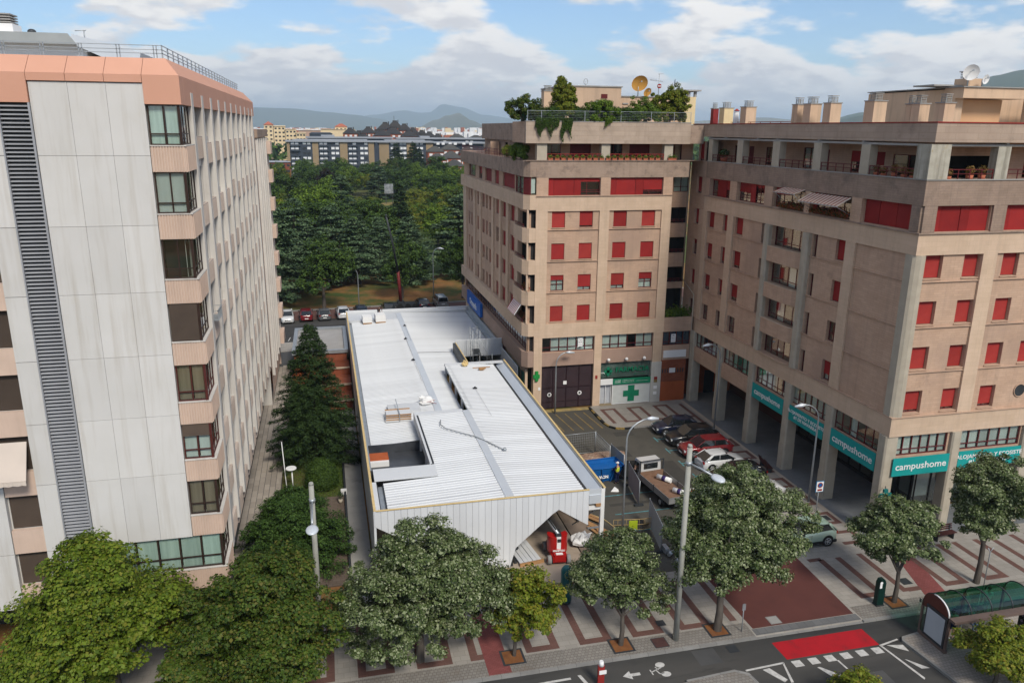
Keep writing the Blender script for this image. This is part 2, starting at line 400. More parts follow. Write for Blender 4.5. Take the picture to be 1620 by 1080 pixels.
# ---------------------------------------------------------------- mesh helpers
class MB:
    def __init__(s):
        s.v, s.f, s.m, s.sm = [], [], [], []
    def face(s, pts, mi=0, smooth=False):
        n = len(s.v)
        s.v.extend([tuple(p) for p in pts])
        s.f.append(tuple(range(n, n+len(pts))))
        s.m.append(mi)
        s.sm.append(smooth)
    def box(s, x0, x1, y0, y1, z0, z1, mi=0):
        if x1 < x0: x0, x1 = x1, x0
        if y1 < y0: y0, y1 = y1, y0
        if z1 < z0: z0, z1 = z1, z0
        n = len(s.v)
        s.v.extend([(x0, y0, z0), (x1, y0, z0), (x1, y1, z0), (x0, y1, z0), (x0, y0, z1), (x1, y0, z1), (x1, y1, z1), (x0, y1, z1)])
        for q in ((0, 3, 2, 1), (4, 5, 6, 7), (0, 1, 5, 4), (1, 2, 6, 5), (2, 3, 7, 6), (3, 0, 4, 7)):
            s.f.append(tuple(n+i for i in q))
            s.m.append(mi)
            s.sm.append(False)
        return s
    def hexa(s, p, mi=0):
        n = len(s.v)
        s.v.extend([tuple(q) for q in p])
        for q in ((0, 3, 2, 1), (4, 5, 6, 7), (0, 1, 5, 4), (1, 2, 6, 5), (2, 3, 7, 6), (3, 0, 4, 7)):
            s.f.append(tuple(n+i for i in q))
            s.m.append(mi)
            s.sm.append(False)
        return s
    def prism(s, poly, z0, z1, mi=0):
        """poly: list of (x,y) counter-clockwise"""
        n, k = len(s.v), len(poly)
        s.v.extend([(x, y, z0) for x, y in poly] + [(x, y, z1) for x, y in poly])
        s.f.append(tuple(n+i for i in range(k-1, -1, -1)))
        s.f.append(tuple(n+k+i for i in range(k)))
        for i in range(k):
            j = (i+1) % k
            s.f.append((n+i, n+j, n+k+j, n+k+i))
        s.m.extend([mi]*(k+2))
        s.sm.extend([False]*(k+2))
        return s
    def extr(s, poly, y0, y1, mi=0):
        """poly in (x,z), extruded along y"""
        n, k = len(s.v), len(poly)
        s.v.extend([(x, y0, z) for x, z in poly] + [(x, y1, z) for x, z in poly])
        s.f.append(tuple(n+i for i in range(k)))
        s.f.append(tuple(n+k+i for i in range(k-1, -1, -1)))
        for i in range(k):
            j = (i+1) % k
            s.f.append((n+j, n+i, n+k+i, n+k+j))
        s.m.extend([mi]*(k+2))
        s.sm.extend([False]*(k+2))
        return s
    def tube(s, pts, rad, n=8, mi=0, cap=True, smooth=True):
        pts = [Vector(p) for p in pts]
        if not isinstance(rad, (list, tuple)):
            rad = [rad]*len(pts)
        base = len(s.v)
        up = None
        for i, p in enumerate(pts):
            d = (pts[min(i+1, len(pts)-1)] - pts[max(i-1, 0)]).normalized()
            if up is None:
                a = Vector((0, 0, 1)) if abs(d.z) < 0.9 else Vector((1, 0, 0))
                up = d.cross(a).normalized()
            up = (up - d*up.dot(d)).normalized()
            w = d.cross(up)
            for j in range(n):
                t = 2*math.pi*j/n
                s.v.append(tuple(p + (up*math.cos(t) + w*math.sin(t))*rad[i]))
        for i in range(len(pts)-1):
            for j in range(n):
                k = (j+1) % n
                s.f.append((base+i*n+j, base+i*n+k, base+(i+1)*n+k, base+(i+1)*n+j))
                s.m.append(mi)
                s.sm.append(smooth)
        if cap:
            s.f.append(tuple(base+j for j in range(n-1, -1, -1)))
            e = base+(len(pts)-1)*n
            s.f.append(tuple(e+j for j in range(n)))
            s.m += [mi, mi]
            s.sm += [False, False]
        return s
    def ball(s, c, r, nu=10, nv=7, mi=0, sc=(1, 1, 1)):
        base = len(s.v)
        for i in range(nv+1):
            ph = math.pi*i/nv
            for j in range(nu):
                t = 2*math.pi*j/nu
                s.v.append((c[0]+r*sc[0]*math.sin(ph)*math.cos(t), c[1]+r*sc[1]*math.sin(ph)*math.sin(t), c[2]+r*sc[2]*math.cos(ph)))
        for i in range(nv):
            for j in range(nu):
                k = (j+1) % nu
                s.f.append((base+i*nu+j, base+(i+1)*nu+j, base+(i+1)*nu+k, base+i*nu+k))
                s.m.append(mi)
                s.sm.append(True)
        return s
    def mesh(s, name, mats):
        me = bpy.data.meshes.new(name)
        me.from_pydata(s.v, [], s.f)
        for m in (mats if isinstance(mats, (list, tuple)) else [mats]):
            me.materials.append(m)
        if any(s.m):
            me.polygons.foreach_set('material_index', s.m)
        me.polygons.foreach_set('use_smooth', s.sm)
        me.update()
        return me
    def build(s, name, mats, parent=None, **kw):
        return put(s.mesh(name, mats), name, parent, **kw)

def put(me, name, parent=None, loc=None, rz=0.0, label=None, rot=None):
    """link a mesh as an object; world-coordinate geometry unless loc is given (loc is then in the parent's space)"""
    o = bpy.data.objects.new(name, me)
    COL.objects.link(o)
    if parent is not None:
        o.parent = parent
        if loc is None:
            p, off = parent, Vector((0, 0, 0))
            while p is not None:
                off -= p.location
                p = p.parent
            o.location = off
    if loc is not None:
        o.location = loc
    if rz:
        o.rotation_euler = (0, 0, rz)
    if rot:
        o.rotation_euler = rot
    if label:
        o['label'] = label
    return o

def thing(name, label, cat, loc=(0, 0, 0), rz=0.0, group=None):
    o = bpy.data.objects.new(name, None)
    COL.objects.link(o)
    o.empty_display_size = 0.3
    o.location = loc
    o.rotation_euler = (0, 0, rz)
    tag(o, label, cat, group)
    return o

def tag(o, label=None, cat=None, group=None, kind=None):
    if label: o['label'] = label
    if cat: o['category'] = cat
    if group: o['group'] = group
    if kind: o['kind'] = kind
    return o

def copy_tree(o, parent=None):
    c = o.copy()
    COL.objects.link(c)
    c.parent = parent
    for ch in list(o.children):
        copy_tree(ch, c)
    return c

def struct(mb, name, mats, kind='structure'):
    return tag(mb.build(name, mats), kind=kind)

def text(body, size, mat, parent, loc, rot, name='lettering', ext=0.01, bold=0.0, align='CENTER', sx=1.0):
    c = bpy.data.curves.new(name, 'FONT')
    c.body = body
    c.size = size
    c.extrude = ext
    c.offset = bold
    c.align_x = align
    c.align_y = 'CENTER'
    c.resolution_u = 3
    c.materials.append(mat)
    o = bpy.data.objects.new(name, c)
    COL.objects.link(o)
    o.parent = parent
    o.location = loc
    o.rotation_euler = rot
    o.scale = (sx, 1, 1)
    me = bpy.data.meshes.new_from_object(o)
    me.name = name
    me.materials.clear(); me.materials.append(mat)
    q = bpy.data.objects.new(name, me)
    COL.objects.link(q)
    q.parent, q.location, q.rotation_euler, q.scale = parent, loc, rot, (sx, 1, 1)
    bpy.data.objects.remove(o)
    return q

def quads(P, Nn, size, aspect=1.0, mat=None, name='leaves', bend=0.25, direc=None):
    """numpy leaf quads, folded along the middle: P positions, Nn normals, size per leaf"""
    n = len(P)
    Nn = Nn/np.maximum(1e-6, np.linalg.norm(Nn, axis=1, keepdims=True))
    if direc is None:
        direc = rng.normal(size=(n, 3))
    T = direc - Nn*np.sum(direc*Nn, axis=1, keepdims=True)
    T = T/np.maximum(1e-6, np.linalg.norm(T, axis=1, keepdims=True))
    Bn = np.cross(Nn, T)
    s = np.asarray(size).reshape(-1, 1)*np.ones((n, 1))
    a = P - T*s*0.5
    c = P + T*s*0.5
    b = P + Bn*s*0.5*aspect + Nn*s*bend*0.5
    d = P - Bn*s*0.5*aspect + Nn*s*bend*0.5
    V = np.stack([a, b, c, d], axis=1).reshape(-1, 3)
    me = bpy.data.meshes.new(name)
    me.vertices.add(4*n)
    me.vertices.foreach_set('co', V.astype(np.float32).ravel())
    me.loops.add(4*n)
    me.loops.foreach_set('vertex_index', np.arange(4*n, dtype=np.int32))
    me.polygons.add(n)
    me.polygons.foreach_set('loop_start', np.arange(0, 4*n, 4, dtype=np.int32))
    me.polygons.foreach_set('loop_total', np.full(n, 4, dtype=np.int32))
    me.update(calc_edges=True)
    if mat:
        me.materials.append(mat)
    return me
HAZE_D = 0.00012
# ---------------------------------------------------------------- facades and windows
class Face:
    """f: faces the street (-Y); l: faces -X; r: faces +X.  a = world x (f) or world y (l, r); d = depth into the wall"""
    def __init__(s, kind, p):
        s.k, s.p = kind, p
    def pt(s, a, z, d=0.0):
        return {'f': (a, s.p+d, z), 'l': (s.p+d, a, z), 'r': (s.p-d, a, z)}[s.k]
    def box(s, mb, a0, a1, z0, z1, d0, d1, mi=0):
        p, q = s.pt(a0, z0, d0), s.pt(a1, z1, d1)
        mb.box(p[0], q[0], p[1], q[1], z0, z1, mi)
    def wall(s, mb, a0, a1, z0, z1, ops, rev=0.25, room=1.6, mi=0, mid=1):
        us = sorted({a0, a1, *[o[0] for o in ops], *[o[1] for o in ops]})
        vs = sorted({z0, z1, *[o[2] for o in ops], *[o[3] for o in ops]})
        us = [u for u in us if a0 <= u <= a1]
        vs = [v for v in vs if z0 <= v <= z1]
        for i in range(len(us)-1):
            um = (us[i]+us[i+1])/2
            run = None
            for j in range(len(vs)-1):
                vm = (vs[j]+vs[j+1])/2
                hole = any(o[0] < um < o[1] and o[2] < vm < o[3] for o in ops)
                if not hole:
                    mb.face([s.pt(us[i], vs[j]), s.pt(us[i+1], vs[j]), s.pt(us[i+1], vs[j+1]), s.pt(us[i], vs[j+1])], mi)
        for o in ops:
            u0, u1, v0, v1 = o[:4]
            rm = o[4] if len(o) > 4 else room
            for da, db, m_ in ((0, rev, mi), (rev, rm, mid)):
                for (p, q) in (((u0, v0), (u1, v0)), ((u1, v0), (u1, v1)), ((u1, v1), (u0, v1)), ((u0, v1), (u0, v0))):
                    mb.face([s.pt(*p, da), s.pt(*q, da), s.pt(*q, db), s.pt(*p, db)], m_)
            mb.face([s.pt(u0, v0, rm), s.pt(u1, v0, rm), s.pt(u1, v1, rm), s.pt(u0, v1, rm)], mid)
    def place(s, root, a0, a1, z):
        a = a1 if s.k == 'l' else a0
        loc = Vector(s.pt(a, z, 0)) - root.location
        return loc, {'f': 0.0, 'l': -math.pi/2, 'r': math.pi/2}[s.k]

CACHE = {}
def cached(key, fn):
    if key not in CACHE:
        CACHE[key] = fn()
    return CACHE[key]
def bxm(name, mat, *boxes):
    key = (name, mat.name, tuple(round(v, 3) for b in boxes for v in b))
    def mk():
        m = MB()
        for b in boxes:
            m.box(*b)
        return m.mesh(name, mat)
    return cached(key, mk)

def window(fc, root, a0, a1, z0, z1, n=2, fm=None, depth=0.16, transom=None, curtain=None, shut=None, sm=None, sill=True,
           single_panes=False, segs=None, label=None, curt_frac=1.0, name='window'):
    w, h = abs(a1-a0), z1-z0
    fm = fm or REDF
    t, d0, d1 = 0.055, depth, depth+0.07
    loc, rz = fc.place(root, a0, a1, z0)
    bx = [(0, w, d0, d1, 0, t), (0, w, d0, d1, h-t, h), (0, t, d0, d1, t, h-t), (w-t, w, d0, d1, t, h-t)]
    for i in range(1, n):
        x = w*i/n
        bx.append((x-t*0.55, x+t*0.55, d0+0.003, d1-0.003, t, h-t))
    if transom:
        zt = h*transom
        bx.append((t, w-t, d0+0.006, d1-0.006, zt-t*0.45, zt+t*0.45))
    fr = put(bxm(name, fm, *bx), name, root, loc=loc, rz=rz, label=label)
    if sill:
        put(bxm('sill', STONE if fm is not BROWNF else LFIN, (-0.05, w+0.05, -0.07, depth, -0.06, -0.004)), 'sill', fr, loc=(0, 0, 0))
    full = shut is not None and shut > 0.95 and not segs
    if not full:
        if single_panes and n > 1:
            for i in range(n):
                put(bxm('pane', GLASS, (w*i/n+t*0.5, w*(i+1)/n-t*0.5, d0+0.028, d0+0.036, t, h-t)), 'pane', fr, loc=(0, 0, 0))
        else:
            put(bxm('pane', GLASS, (t, w-t, d0+0.028, d0+0.036, t, h-t)), 'pane', fr, loc=(0, 0, 0))
        if curtain:
            if single_panes:
                for i in range(n):
                    if random.random() < curt_frac:
                        put(bxm('curtain', curtain, (w*i/n+t, w*(i+1)/n-t*1.2, d1+0.05, d1+0.06, t, h-t*1.5)), 'curtain', fr, loc=(0, 0, 0))
            else:
                q = random.choice((0.0, 0.0, 0.35)) if curt_frac < 1 else 0.0
                put(bxm('curtain', curtain, (t+w*q, w-t, d1+0.05, d1+0.06, t, h-t*1.5)), 'curtain', fr, loc=(0, 0, 0))
    if shut:
        zs = h*(1-shut)
        def mk():
            m = MB()
            k = max(1, int((h-zs)/0.09))
            for i in range(k):
                za, zb = zs+(h-zs)*i/k, zs+(h-zs)*(i+1)/k
                m.hexa([(0.02, d0-0.05, za), (w-0.02, d0-0.05, za), (w-0.02, d0-0.015, za), (0.02, d0-0.015, za),
                        (0.02, d0-0.038, zb), (w-0.02, d0-0.038, zb), (w-0.02, d0-0.015, zb), (0.02, d0-0.015, zb)])
            return m.mesh('shutter', sm or RED)
        put(cached(('sh', round(w, 2), round(h, 2), round(shut, 2), (sm or RED).name), mk), 'shutter', fr, loc=(0, 0, 0))
    if segs:
        for (q0, q1, typ, f) in segs:
            if typ == 'panel':
                put(bxm('panel', RED, (w*q0+0.01, w*q1-0.01, d0-0.075, d0-0.03, 0.01, h-0.01)), 'panel', fr, loc=(0, 0, 0))
            else:
                put(bxm('shutter', sm or RED, (w*q0+0.02, w*q1-0.02, d0-0.05, d0-0.012, h*(1-f)+0.01, h-0.01)), 'shutter', fr, loc=(0, 0, 0))
                if f < 0.9:
                    put(bxm('lower_rail', REDF, (w*q0+0.02, w*q1-0.02, d0-0.05, d0-0.01, 0.28, 0.34)), 'lower_rail', fr, loc=(0, 0, 0))
    return fr

def railing(name, fc, root, a0, a1, z, h=0.75, mat=None, d=-0.02, step=0.9):
    mat = mat or REDF
    m = MB()
    fc.box(m, a0, a1, z+h-0.05, z+h, d-0.025, d+0.025)
    fc.box(m, a0, a1, z+h*0.5, z+h*0.5+0.04, d-0.015, d+0.015)
    k = max(1, round(abs(a1-a0)/step))
    for i in range(k+1):
        a = a0+(a1-a0)*i/k
        a = min(max(a, a0+0.03), a1-0.03)
        fc.box(m, a-0.025, a+0.025, z, z+h-0.05, d-0.02, d+0.02)
    return m.build(name, mat, root)

FLO = [7.05+3.02*k for k in range(1, 5)]     # sill heights of the four shutter floors: 10.07 ...
FL = [(9.05, 10.6), (12.06, 13.6), (15.08, 16.62), (18.1, 19.62)]

# ================================================================ ground and streets
g = MB()
g.box(-14000, 14000, -3000, 26000, -0.5, 0.0)
struct(g, 'ground', PARKG)
m = MB()
m.box(-60, 90, -8, 32.72, 0.0, 0.010)
struct(m, 'road', ASPH)
m = MB(); m.box(-60, 90, 32.9, 39.9, 0.0, 0.13); m.box(28.9, 35.0, 39.9, 45.4, 0.0, 0.128)
struct(m, 'pavement', PAVE)
m = MB(); m.box(-60, 21.9, 32.9, 34.1, 0.134, 0.138); m.box(28.75, 90, 32.9, 34.1, 0.134, 0.138)
struct(m, 'pavement_kerbside_strip', TACT)
m = MB(); m.box(-60, 21.9, 32.72, 32.9, 0.0, 0.13); m.box(28.7, 90, 32.72, 32.9, 0.0, 0.13)
m.hexa([(21.9, 32.72, 0), (28.7, 32.72, 0), (28.7, 32.9, 0), (21.9, 32.9, 0), (21.9, 32.72, 0.03), (28.7, 32.72, 0.03), (28.7, 32.9, 0.03), (21.9, 32.9, 0.03)])
struct(m, 'kerb', KERB)
m = MB()
m.hexa([(22.0, 32.91, 0.0), (28.65, 32.91, 0.0), (28.65, 33.45, 0.0), (22.0, 33.45, 0.0), (22.0, 32.91, 0.134), (28.65, 32.91, 0.134), (28.65, 33.45, 0.142), (22.0, 33.45, 0.142)])
struct(m, 'dropped_kerb_ramp', pm('grey_ramp_stone', (0.16, 0.16, 0.16), (0.13, 0.13, 0.13), 0.6, 0.8, brick=(0.5, 0.5, (0.6, 0.6, 0.6), 0.012, 0.15, 'floor')))
# red brown tarmac crossing the pavement, into the parking yard
m = MB(); m.prism([(22.1, 33.5), (28.55, 33.5), (28.85, 39.9), (21.9, 39.9)], 0.0, 0.136)
struct(m, 'driveway', REDT)
m = MB(); m.prism([(17.2, 39.9), (28.8, 39.9), (32.4, 43.8), (32.4, 68.0), (27.0, 64.2), (25.2, 64.0), (24.7, 69.9), (17.2, 69.9)], 0.0, 0.012)
struct(m, 'yard_asphalt', ASPH2)
# pavement in front of the arcade and pharmacy
m = MB()
m.prism([(32.5, 39.9), (60, 39.9), (60, 40.3), (35.0, 40.3), (35.0, 69.85), (24.95, 69.85), (24.95, 64.6), (25.6, 63.7), (29.6, 63.7), (32.5, 60.8)], 0.0, 0.126)
struct(m, 'arcade_pavement', pm('yard_paving', (0.33, 0.31, 0.275), (0.28, 0.26, 0.235), 0.35, 0.85, 0.15, 30, brick=(0.6, 0.4, (0.75, 0.72, 0.7), 0.012, 0.12, 'floor'), stain=((0.2, 0.19, 0.17), 0.5, 0.3, 0.57)))
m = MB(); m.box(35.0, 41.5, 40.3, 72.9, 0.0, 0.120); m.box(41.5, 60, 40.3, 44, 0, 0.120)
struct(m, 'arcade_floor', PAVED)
m = MB()
for a in ((32.36, 32.5, 43.9, 60.8),):
    m.box(a[0], a[1], a[2], a[3], 0.012, 0.15)
m.hexa([(29.6, 63.56, 0.012), (32.4, 60.76, 0.012), (32.5, 60.86, 0.012), (29.66, 63.7, 0.012), (29.6, 63.56, 0.15), (32.4, 60.76, 0.15), (32.5, 60.86, 0.15), (29.66, 63.7, 0.15)])
m.box(25.6, 29.6, 63.56, 63.7, 0.012, 0.15)
struct(m, 'yard_kerb', KERB)
# black and yellow kerb blocks of the garage entrance
pts = [(24.8, 69.6), (24.78, 68.7), (24.76, 67.8), (24.75, 66.9), (24.74, 66.0), (24.78, 65.1), (24.98, 64.3), (25.4, 63.72), (26.2, 63.5), (27.1, 63.5)]
kb = thing('striped_kerb', 'curved kerb painted in black and yellow blocks beside the garage entrance', 'kerb', (24.8, 66.0, 0.012))
for i in range(len(pts)-1):
    (xa, ya), (xb, yb) = pts[i], pts[i+1]
    dx, dy = xb-xa, yb-ya
    l = math.hypot(dx, dy)
    nx, ny = -dy/l*0.1, dx/l*0.1
    q = MB()
    q.hexa([(xa-nx, ya-ny, 0.02), (xb-nx, yb-ny, 0.02), (xb+nx, yb+ny, 0.02), (xa+nx, ya+ny, 0.02), (xa-nx, ya-ny, 0.17), (xb-nx, yb-ny, 0.17), (xb+nx, yb+ny, 0.17), (xa+nx, ya+ny, 0.17)])
    q.build('block', BLK if i % 2 == 0 else pm_y if 'pm_y' in globals() else LINEY, kb)
m = MB(); m.box(19.3, 24.7, 69.3, 69.85, 0.012, 0.09)
for i in range(5):
    pass
struct(m, 'garage_threshold', pm('yellow_worn_kerb', (0.42, 0.30, 0.10), (0.2, 0.17, 0.1), 1.5, 0.8))
# brown bands of the pavements: each U is one object of joined strips
def band_u(x0, x1, y0, y1, w=0.42, z=0.131, closed='front'):
    b = MB()
    b.box(x0, x0+w, y0, y1, z, z+0.006)
    b.box(x1-w, x1, y0, y1, z, z+0.006)
    if closed == 'front':
        b.box(x0+w, x1-w, y0, y0+w, z, z+0.006)
    else:
        b.box(x0+w, x1-w, y1-w, y1, z, z+0.006)
    return tag(b.build('paving_band', STRIP), kind='structure')
for x in (-8.6, -5.6, -2.6, 0.4, 3.4, 6.2, 9.2, 12.2, 15.25, 18.1):
    band_u(x, x+1.85, 34.25, 38.9)
for x in (19.9+1.3,):
    b = MB(); b.box(x, x+0.42, 34.4, 39.0, 0.131, 0.137); tag(b.build('paving_band', STRIP), kind='structure')
for x in (30.0, 33.0, 36.0, 39.0, 42.0, 45.0):
    if x == 33.0:
        b = MB(); b.box(32.95, 33.35, 34.75, 39.2, 0.131, 0.137); b.box(33.35, 34.3, 34.7, 35.1, 0.131, 0.137); tag(b.build('paving_band', STRIP), kind='structure')
        continue
    band_u(x, x+1.7, 34.7, 39.1)
b = MB(); b.box(29.35, 30.3, 38.95, 39.3, 0.131, 0.137); tag(b.build('paving_band', STRIP), kind='structure')
b = MB(); b.prism([(34.0, 34.2), (35.5, 34.2), (36.6, 38.6), (35.4, 38.6)], 0.131, 0.1345); tag(b.build('red_tactile_path', REDP), kind='structure')
b = MB(); b.prism([(6.9, 32.95), (8.1, 32.95), (8.1, 38.2), (6.9, 38.2)], 0.139, 0.1415); tag(b.build('red_tactile_path', REDP), kind='structure')
for (x, y) in ((33.0, 40.4), (33.0, 43.1), (33.0, 46.0), (33.0, 49.0), (33.0, 51.8), (33.0, 54.6), (33.0, 57.4)):
    b = MB(); b.box(x, x+1.75, y, y+0.35, 0.129, 0.135); b.box(x+1.4, x+1.75, y+0.35, y+1.75, 0.129, 0.135); b.box(x, x+1.4, y+1.4, y+1.75, 0.129, 0.135)
    tag(b.build('paving_band', STRIP), kind='structure')
for x in (25.5, 28.3, 31.1):
    b = MB(); b.hexa([(x+0.1, 68.4, 0.129), (x+1.7, 68.4, 0.129), (x+1.7, 68.75, 0.129), (x+0.1, 68.75, 0.129), (x+0.1, 68.4, 0.135), (x+1.7, 68.4, 0.135), (x+1.7, 68.75, 0.135), (x+0.1, 68.75, 0.135)])
    b.box(x+0.1, x+0.45, 64.9, 68.4, 0.129, 0.135); b.box(x+1.35, x+1.7, 64.9, 68.4, 0.129, 0.135)
    b.box(x+1.7, x+2.9, 64.9, 65.25, 0.129, 0.135)
    tag(b.build('paving_band', STRIP), kind='structure')
b = MB(); b.box(34.0, 34.35, 58.9, 68.6, 0.129, 0.135); tag(b.build('paving_band', STRIP), kind='structure')
# light stone edge of the arcade
b = MB(); b.box(34.62, 34.98, 41.0, 69.4, 0.127, 0.132); tag(b.build('arcade_edge_band', pm('pale_edge_stone', (0.42, 0.36, 0.29), (0.36, 0.31, 0.25), 0.6, 0.8)), kind='structure')
# street markings
mk = MB()
def flat(mb, poly, z=0.016, t=0.004):
    mb.prism(poly, z, z+t)
flat(mk, [(22.6, 30.85), (28.25, 30.85), (28.2, 32.28), (22.55, 32.28)], 0.011)
struct(mk, 'red_crossing_lane', REDR)
def marking(polys, name, mat=None, z=0.016):
    b = MB()
    for p in polys:
        flat(b, p, z)
    return tag(b.build(name, mat or LINEW), kind='structure')
for i in range(6):
    x = 22.72+i*0.97
    marking([[(x, 30.2), (x+0.52, 30.2), (x+0.50, 30.68), (x-0.02, 30.68)]], 'crossing_block')
marking([[(20.0, 30.48), (22.3, 30.60), (22.3, 30.72), (20.0, 30.6)], [(22.3, 30.72), (22.18, 30.6), (21.8, 29.2), (21.95, 29.2)], [(20.9, 30.4), (21.3, 30.45), (21.75, 29.45), (21.5, 29.3)]], 'hatched_island_marking')
marking([[(28.3, 30.72), (29.55, 30.98), (29.55, 31.08), (28.2, 30.82)], [(28.2, 30.82), (28.32, 30.75), (28.75, 28.0), (28.62, 27.9)],
         [(28.6, 30.72), (29.5, 30.55), (29.45, 30.0), (28.95, 30.4)], [(28.75, 29.5), (28.85, 29.42), (29.55, 28.6), (29.1, 28.65)]], 'hatched_kerb_marking')
marking([[(25.15, 30.2), (25.25, 30.22), (25.32, 29.5), (25.22, 29.5)]], 'lane_line')
marking([[(23.8, 29.95), (23.95, 29.95), (24.7, 29.1), (24.1, 29.2)]], 'turn_arrow_marking')
marking([[(8.0, 31.84), (10.95, 31.9), (10.95, 32.05), (8.0, 31.98)]], 'edge_line')
marking([[(11.35, 32.12), (11.52, 32.12), (11.75, 31.3), (11.55, 31.3)]], 'lane_tick')
marking([[(13.6, 31.53), (14.05, 31.85), (14.05, 31.64), (14.55, 31.64), (14.55, 31.44), (14.05, 31.44), (14.05, 31.22)]], 'cycle_lane_arrow')
def ring(cx, cy_, ro, ri, n=18):
    out = []
    for i in range(n):
        a, b_ = 2*math.pi*i/n, 2*math.pi*(i+1)/n
        out.append([(cx+ro*math.cos(a), cy_+ro*math.sin(a)), (cx+ro*math.cos(b_), cy_+ro*math.sin(b_)), (cx+ri*math.cos(b_), cy_+ri*math.sin(b_)), (cx+ri*math.cos(a), cy_+ri*math.sin(a))])
    return out
def seg2(x0, y0, x1, y1, w=0.06):
    l = math.hypot(x1-x0, y1-y0)
    nx, ny = -(y1-y0)/l*w/2, (x1-x0)/l*w/2
    return [(x0-nx, y0-ny), (x1-nx, y1-ny), (x1+nx, y1+ny), (x0+nx, y0+ny)]
marking([[(15.82+0.26*math.cos(t*0.5236), 31.95+0.2*math.sin(t*0.5236)) for t in range(12)], [(15.86+0.26*math.cos(t*0.5236), 31.22+0.2*math.sin(t*0.5236)) for t in range(12)],
         seg2(15.8, 31.75, 15.45, 31.62), seg2(15.45, 31.62, 15.55, 31.3), seg2(15.55, 31.3, 15.8, 31.35), seg2(15.45, 31.62, 15.15, 31.5), seg2(15.15, 31.7, 15.18, 31.3), seg2(15.5, 31.85, 15.6, 31.6)], 'bicycle_symbol')
for (x0, x1, y0, y1) in ((17.9, 19.2, 31.4, 32.6), (3.0, 6.5, 30.2, 31.3), (24.5, 27.0, 28.0, 29.0)):
    b = MB(); b.box(x0, x1, y0, y1, 0.0102, 0.0135); tag(b.build('asphalt_patch', GUT), kind='structure')
for (x0, x1, y0, y1) in ((24.8, 26.6, 62.0, 63.0), (26.0, 27.6, 49.0, 56.0), (19.5, 23.0, 49.2, 49.6), (22.3, 24.6, 57.5, 59.8)):
    b = MB(); b.box(x0, x1, y0, y1, 0.0122, 0.0155); tag(b.build('asphalt_patch', pm('old_patch', (0.05, 0.048, 0.043), (0.06, 0.056, 0.05), 1.5, 0.9) if 'old_patch' not in MATS else MATS['old_patch']), kind='structure')
# traffic islands
m = MB(); m.prism([(10, 22.0), (19.4, 22.0), (19.95, 29.4), (19.85, 30.1), (19.3, 30.46), (16.6, 30.3), (10, 29.5)], 0.01, 0.14)
struct(m, 'traffic_island', TACT)
m = MB(); m.prism([(16.6, 30.3), (19.3, 30.46), (19.85, 30.1), (19.95, 29.4), (20.1, 29.4), (19.99, 30.2), (19.36, 30.6), (16.58, 30.42)], 0.01, 0.15)
struct(m, 'island_kerb', KERB)
m = MB(); m.prism([(30.75, 20), (50, 20), (50, 31.7), (31.2, 31.1), (29.9, 30.9), (29.75, 30.7)], 0.01, 0.14)
struct(m, 'bus_island', pm('island_paving', (0.36, 0.32, 0.28), (0.29, 0.26, 0.23), 0.5, 0.9, brick=(0.2, 0.2, (0.6, 0.58, 0.55), 0.014, 0.15, 'floor')))
m = MB(); m.prism([(30.6, 20), (30.75, 20), (29.75, 30.7), (29.9, 30.9), (31.2, 31.1), (50, 31.7), (50, 31.85), (31.2, 31.25), (29.8, 31.03), (29.6, 30.75)], 0.01, 0.15)
struct(m, 'bus_island_kerb', KERB)
# blue bay lines and yellow hatching of the yard
L5 = []
for y in (60.5, 57.9, 55.2, 52.6, 50.0, 47.6, 45.2):
    L5.append([(28.1, y), (32.3, y+0.15), (32.3, y+0.27), (28.1, y+0.12)])
    L5.append([(28.0, y-0.45), (28.12, y-0.45), (28.12, y+0.6), (28.0, y+0.6)])
for y in (50.8, 47.9, 45.4, 53.4):
    L5.append([(19.4, y), (23.8, y+0.05), (23.8, y+0.16), (19.4, y+0.11)])
for p in L5:
    marking([p], 'bay_line', LINEB, 0.018)
for i in range(5):
    x = 20.0+i*0.95
    marking([[(x, 68.6), (x+0.1, 68.6), (x+0.55, 64.2), (x+0.45, 64.2)]], 'yellow_hatch_line', LINEY, 0.018)
# manholes and tree pits
for (x, y, w, mt) in ((23.68, 33.95, 0.35, 'frame'), (16.5, 33.5, 0.42, 'rust'), (17.25, 35.1, 0.25, 'dark'), (33.85, 35.7, 0.33, 'dark'), (33.95, 44.0, 0.35, 'dark'), (20.2, 32.3, 0.3, 'dark')):
    b = MB(); b.box(x-w, x+w, y-w, y+w, 0.139 if y > 32.9 else 0.012, 0.145 if y > 32.9 else 0.018)
    q = MB(); q.box(x-w+0.05, x+w-0.05, y-w+0.05, y+w-0.05, 0.1455 if y > 32.9 else 0.019, 0.149 if y > 32.9 else 0.022)
    o = b.build('manhole_cover', KERB if mt == 'frame' else METALD); q.build('plate', {'frame': CONC_G, 'rust': pm('rusty_plate', (0.09, 0.045, 0.04), (0.06, 0.03, 0.028), 3, 0.8), 'dark': METALD}[mt], o)
    tag(o, {'frame': 'square cover set in the red brown drive crossing', 'rust': 'rusty brown cover in the small paving beside the tall lamp post', 'dark': 'dark square drain cover set in the pavement at x %d y %d' % (x, y)}[mt] if mt != 'dark' else
        {17.25: 'small dark cover in the paving left of the thick street tree', 33.85: 'dark square cover beside the pinkish red path strip', 33.95: 'dark cover in the paving in front of the arcade corner', 20.2: 'dark drain grate in the road by the kerb'}[x], 'manhole cover')
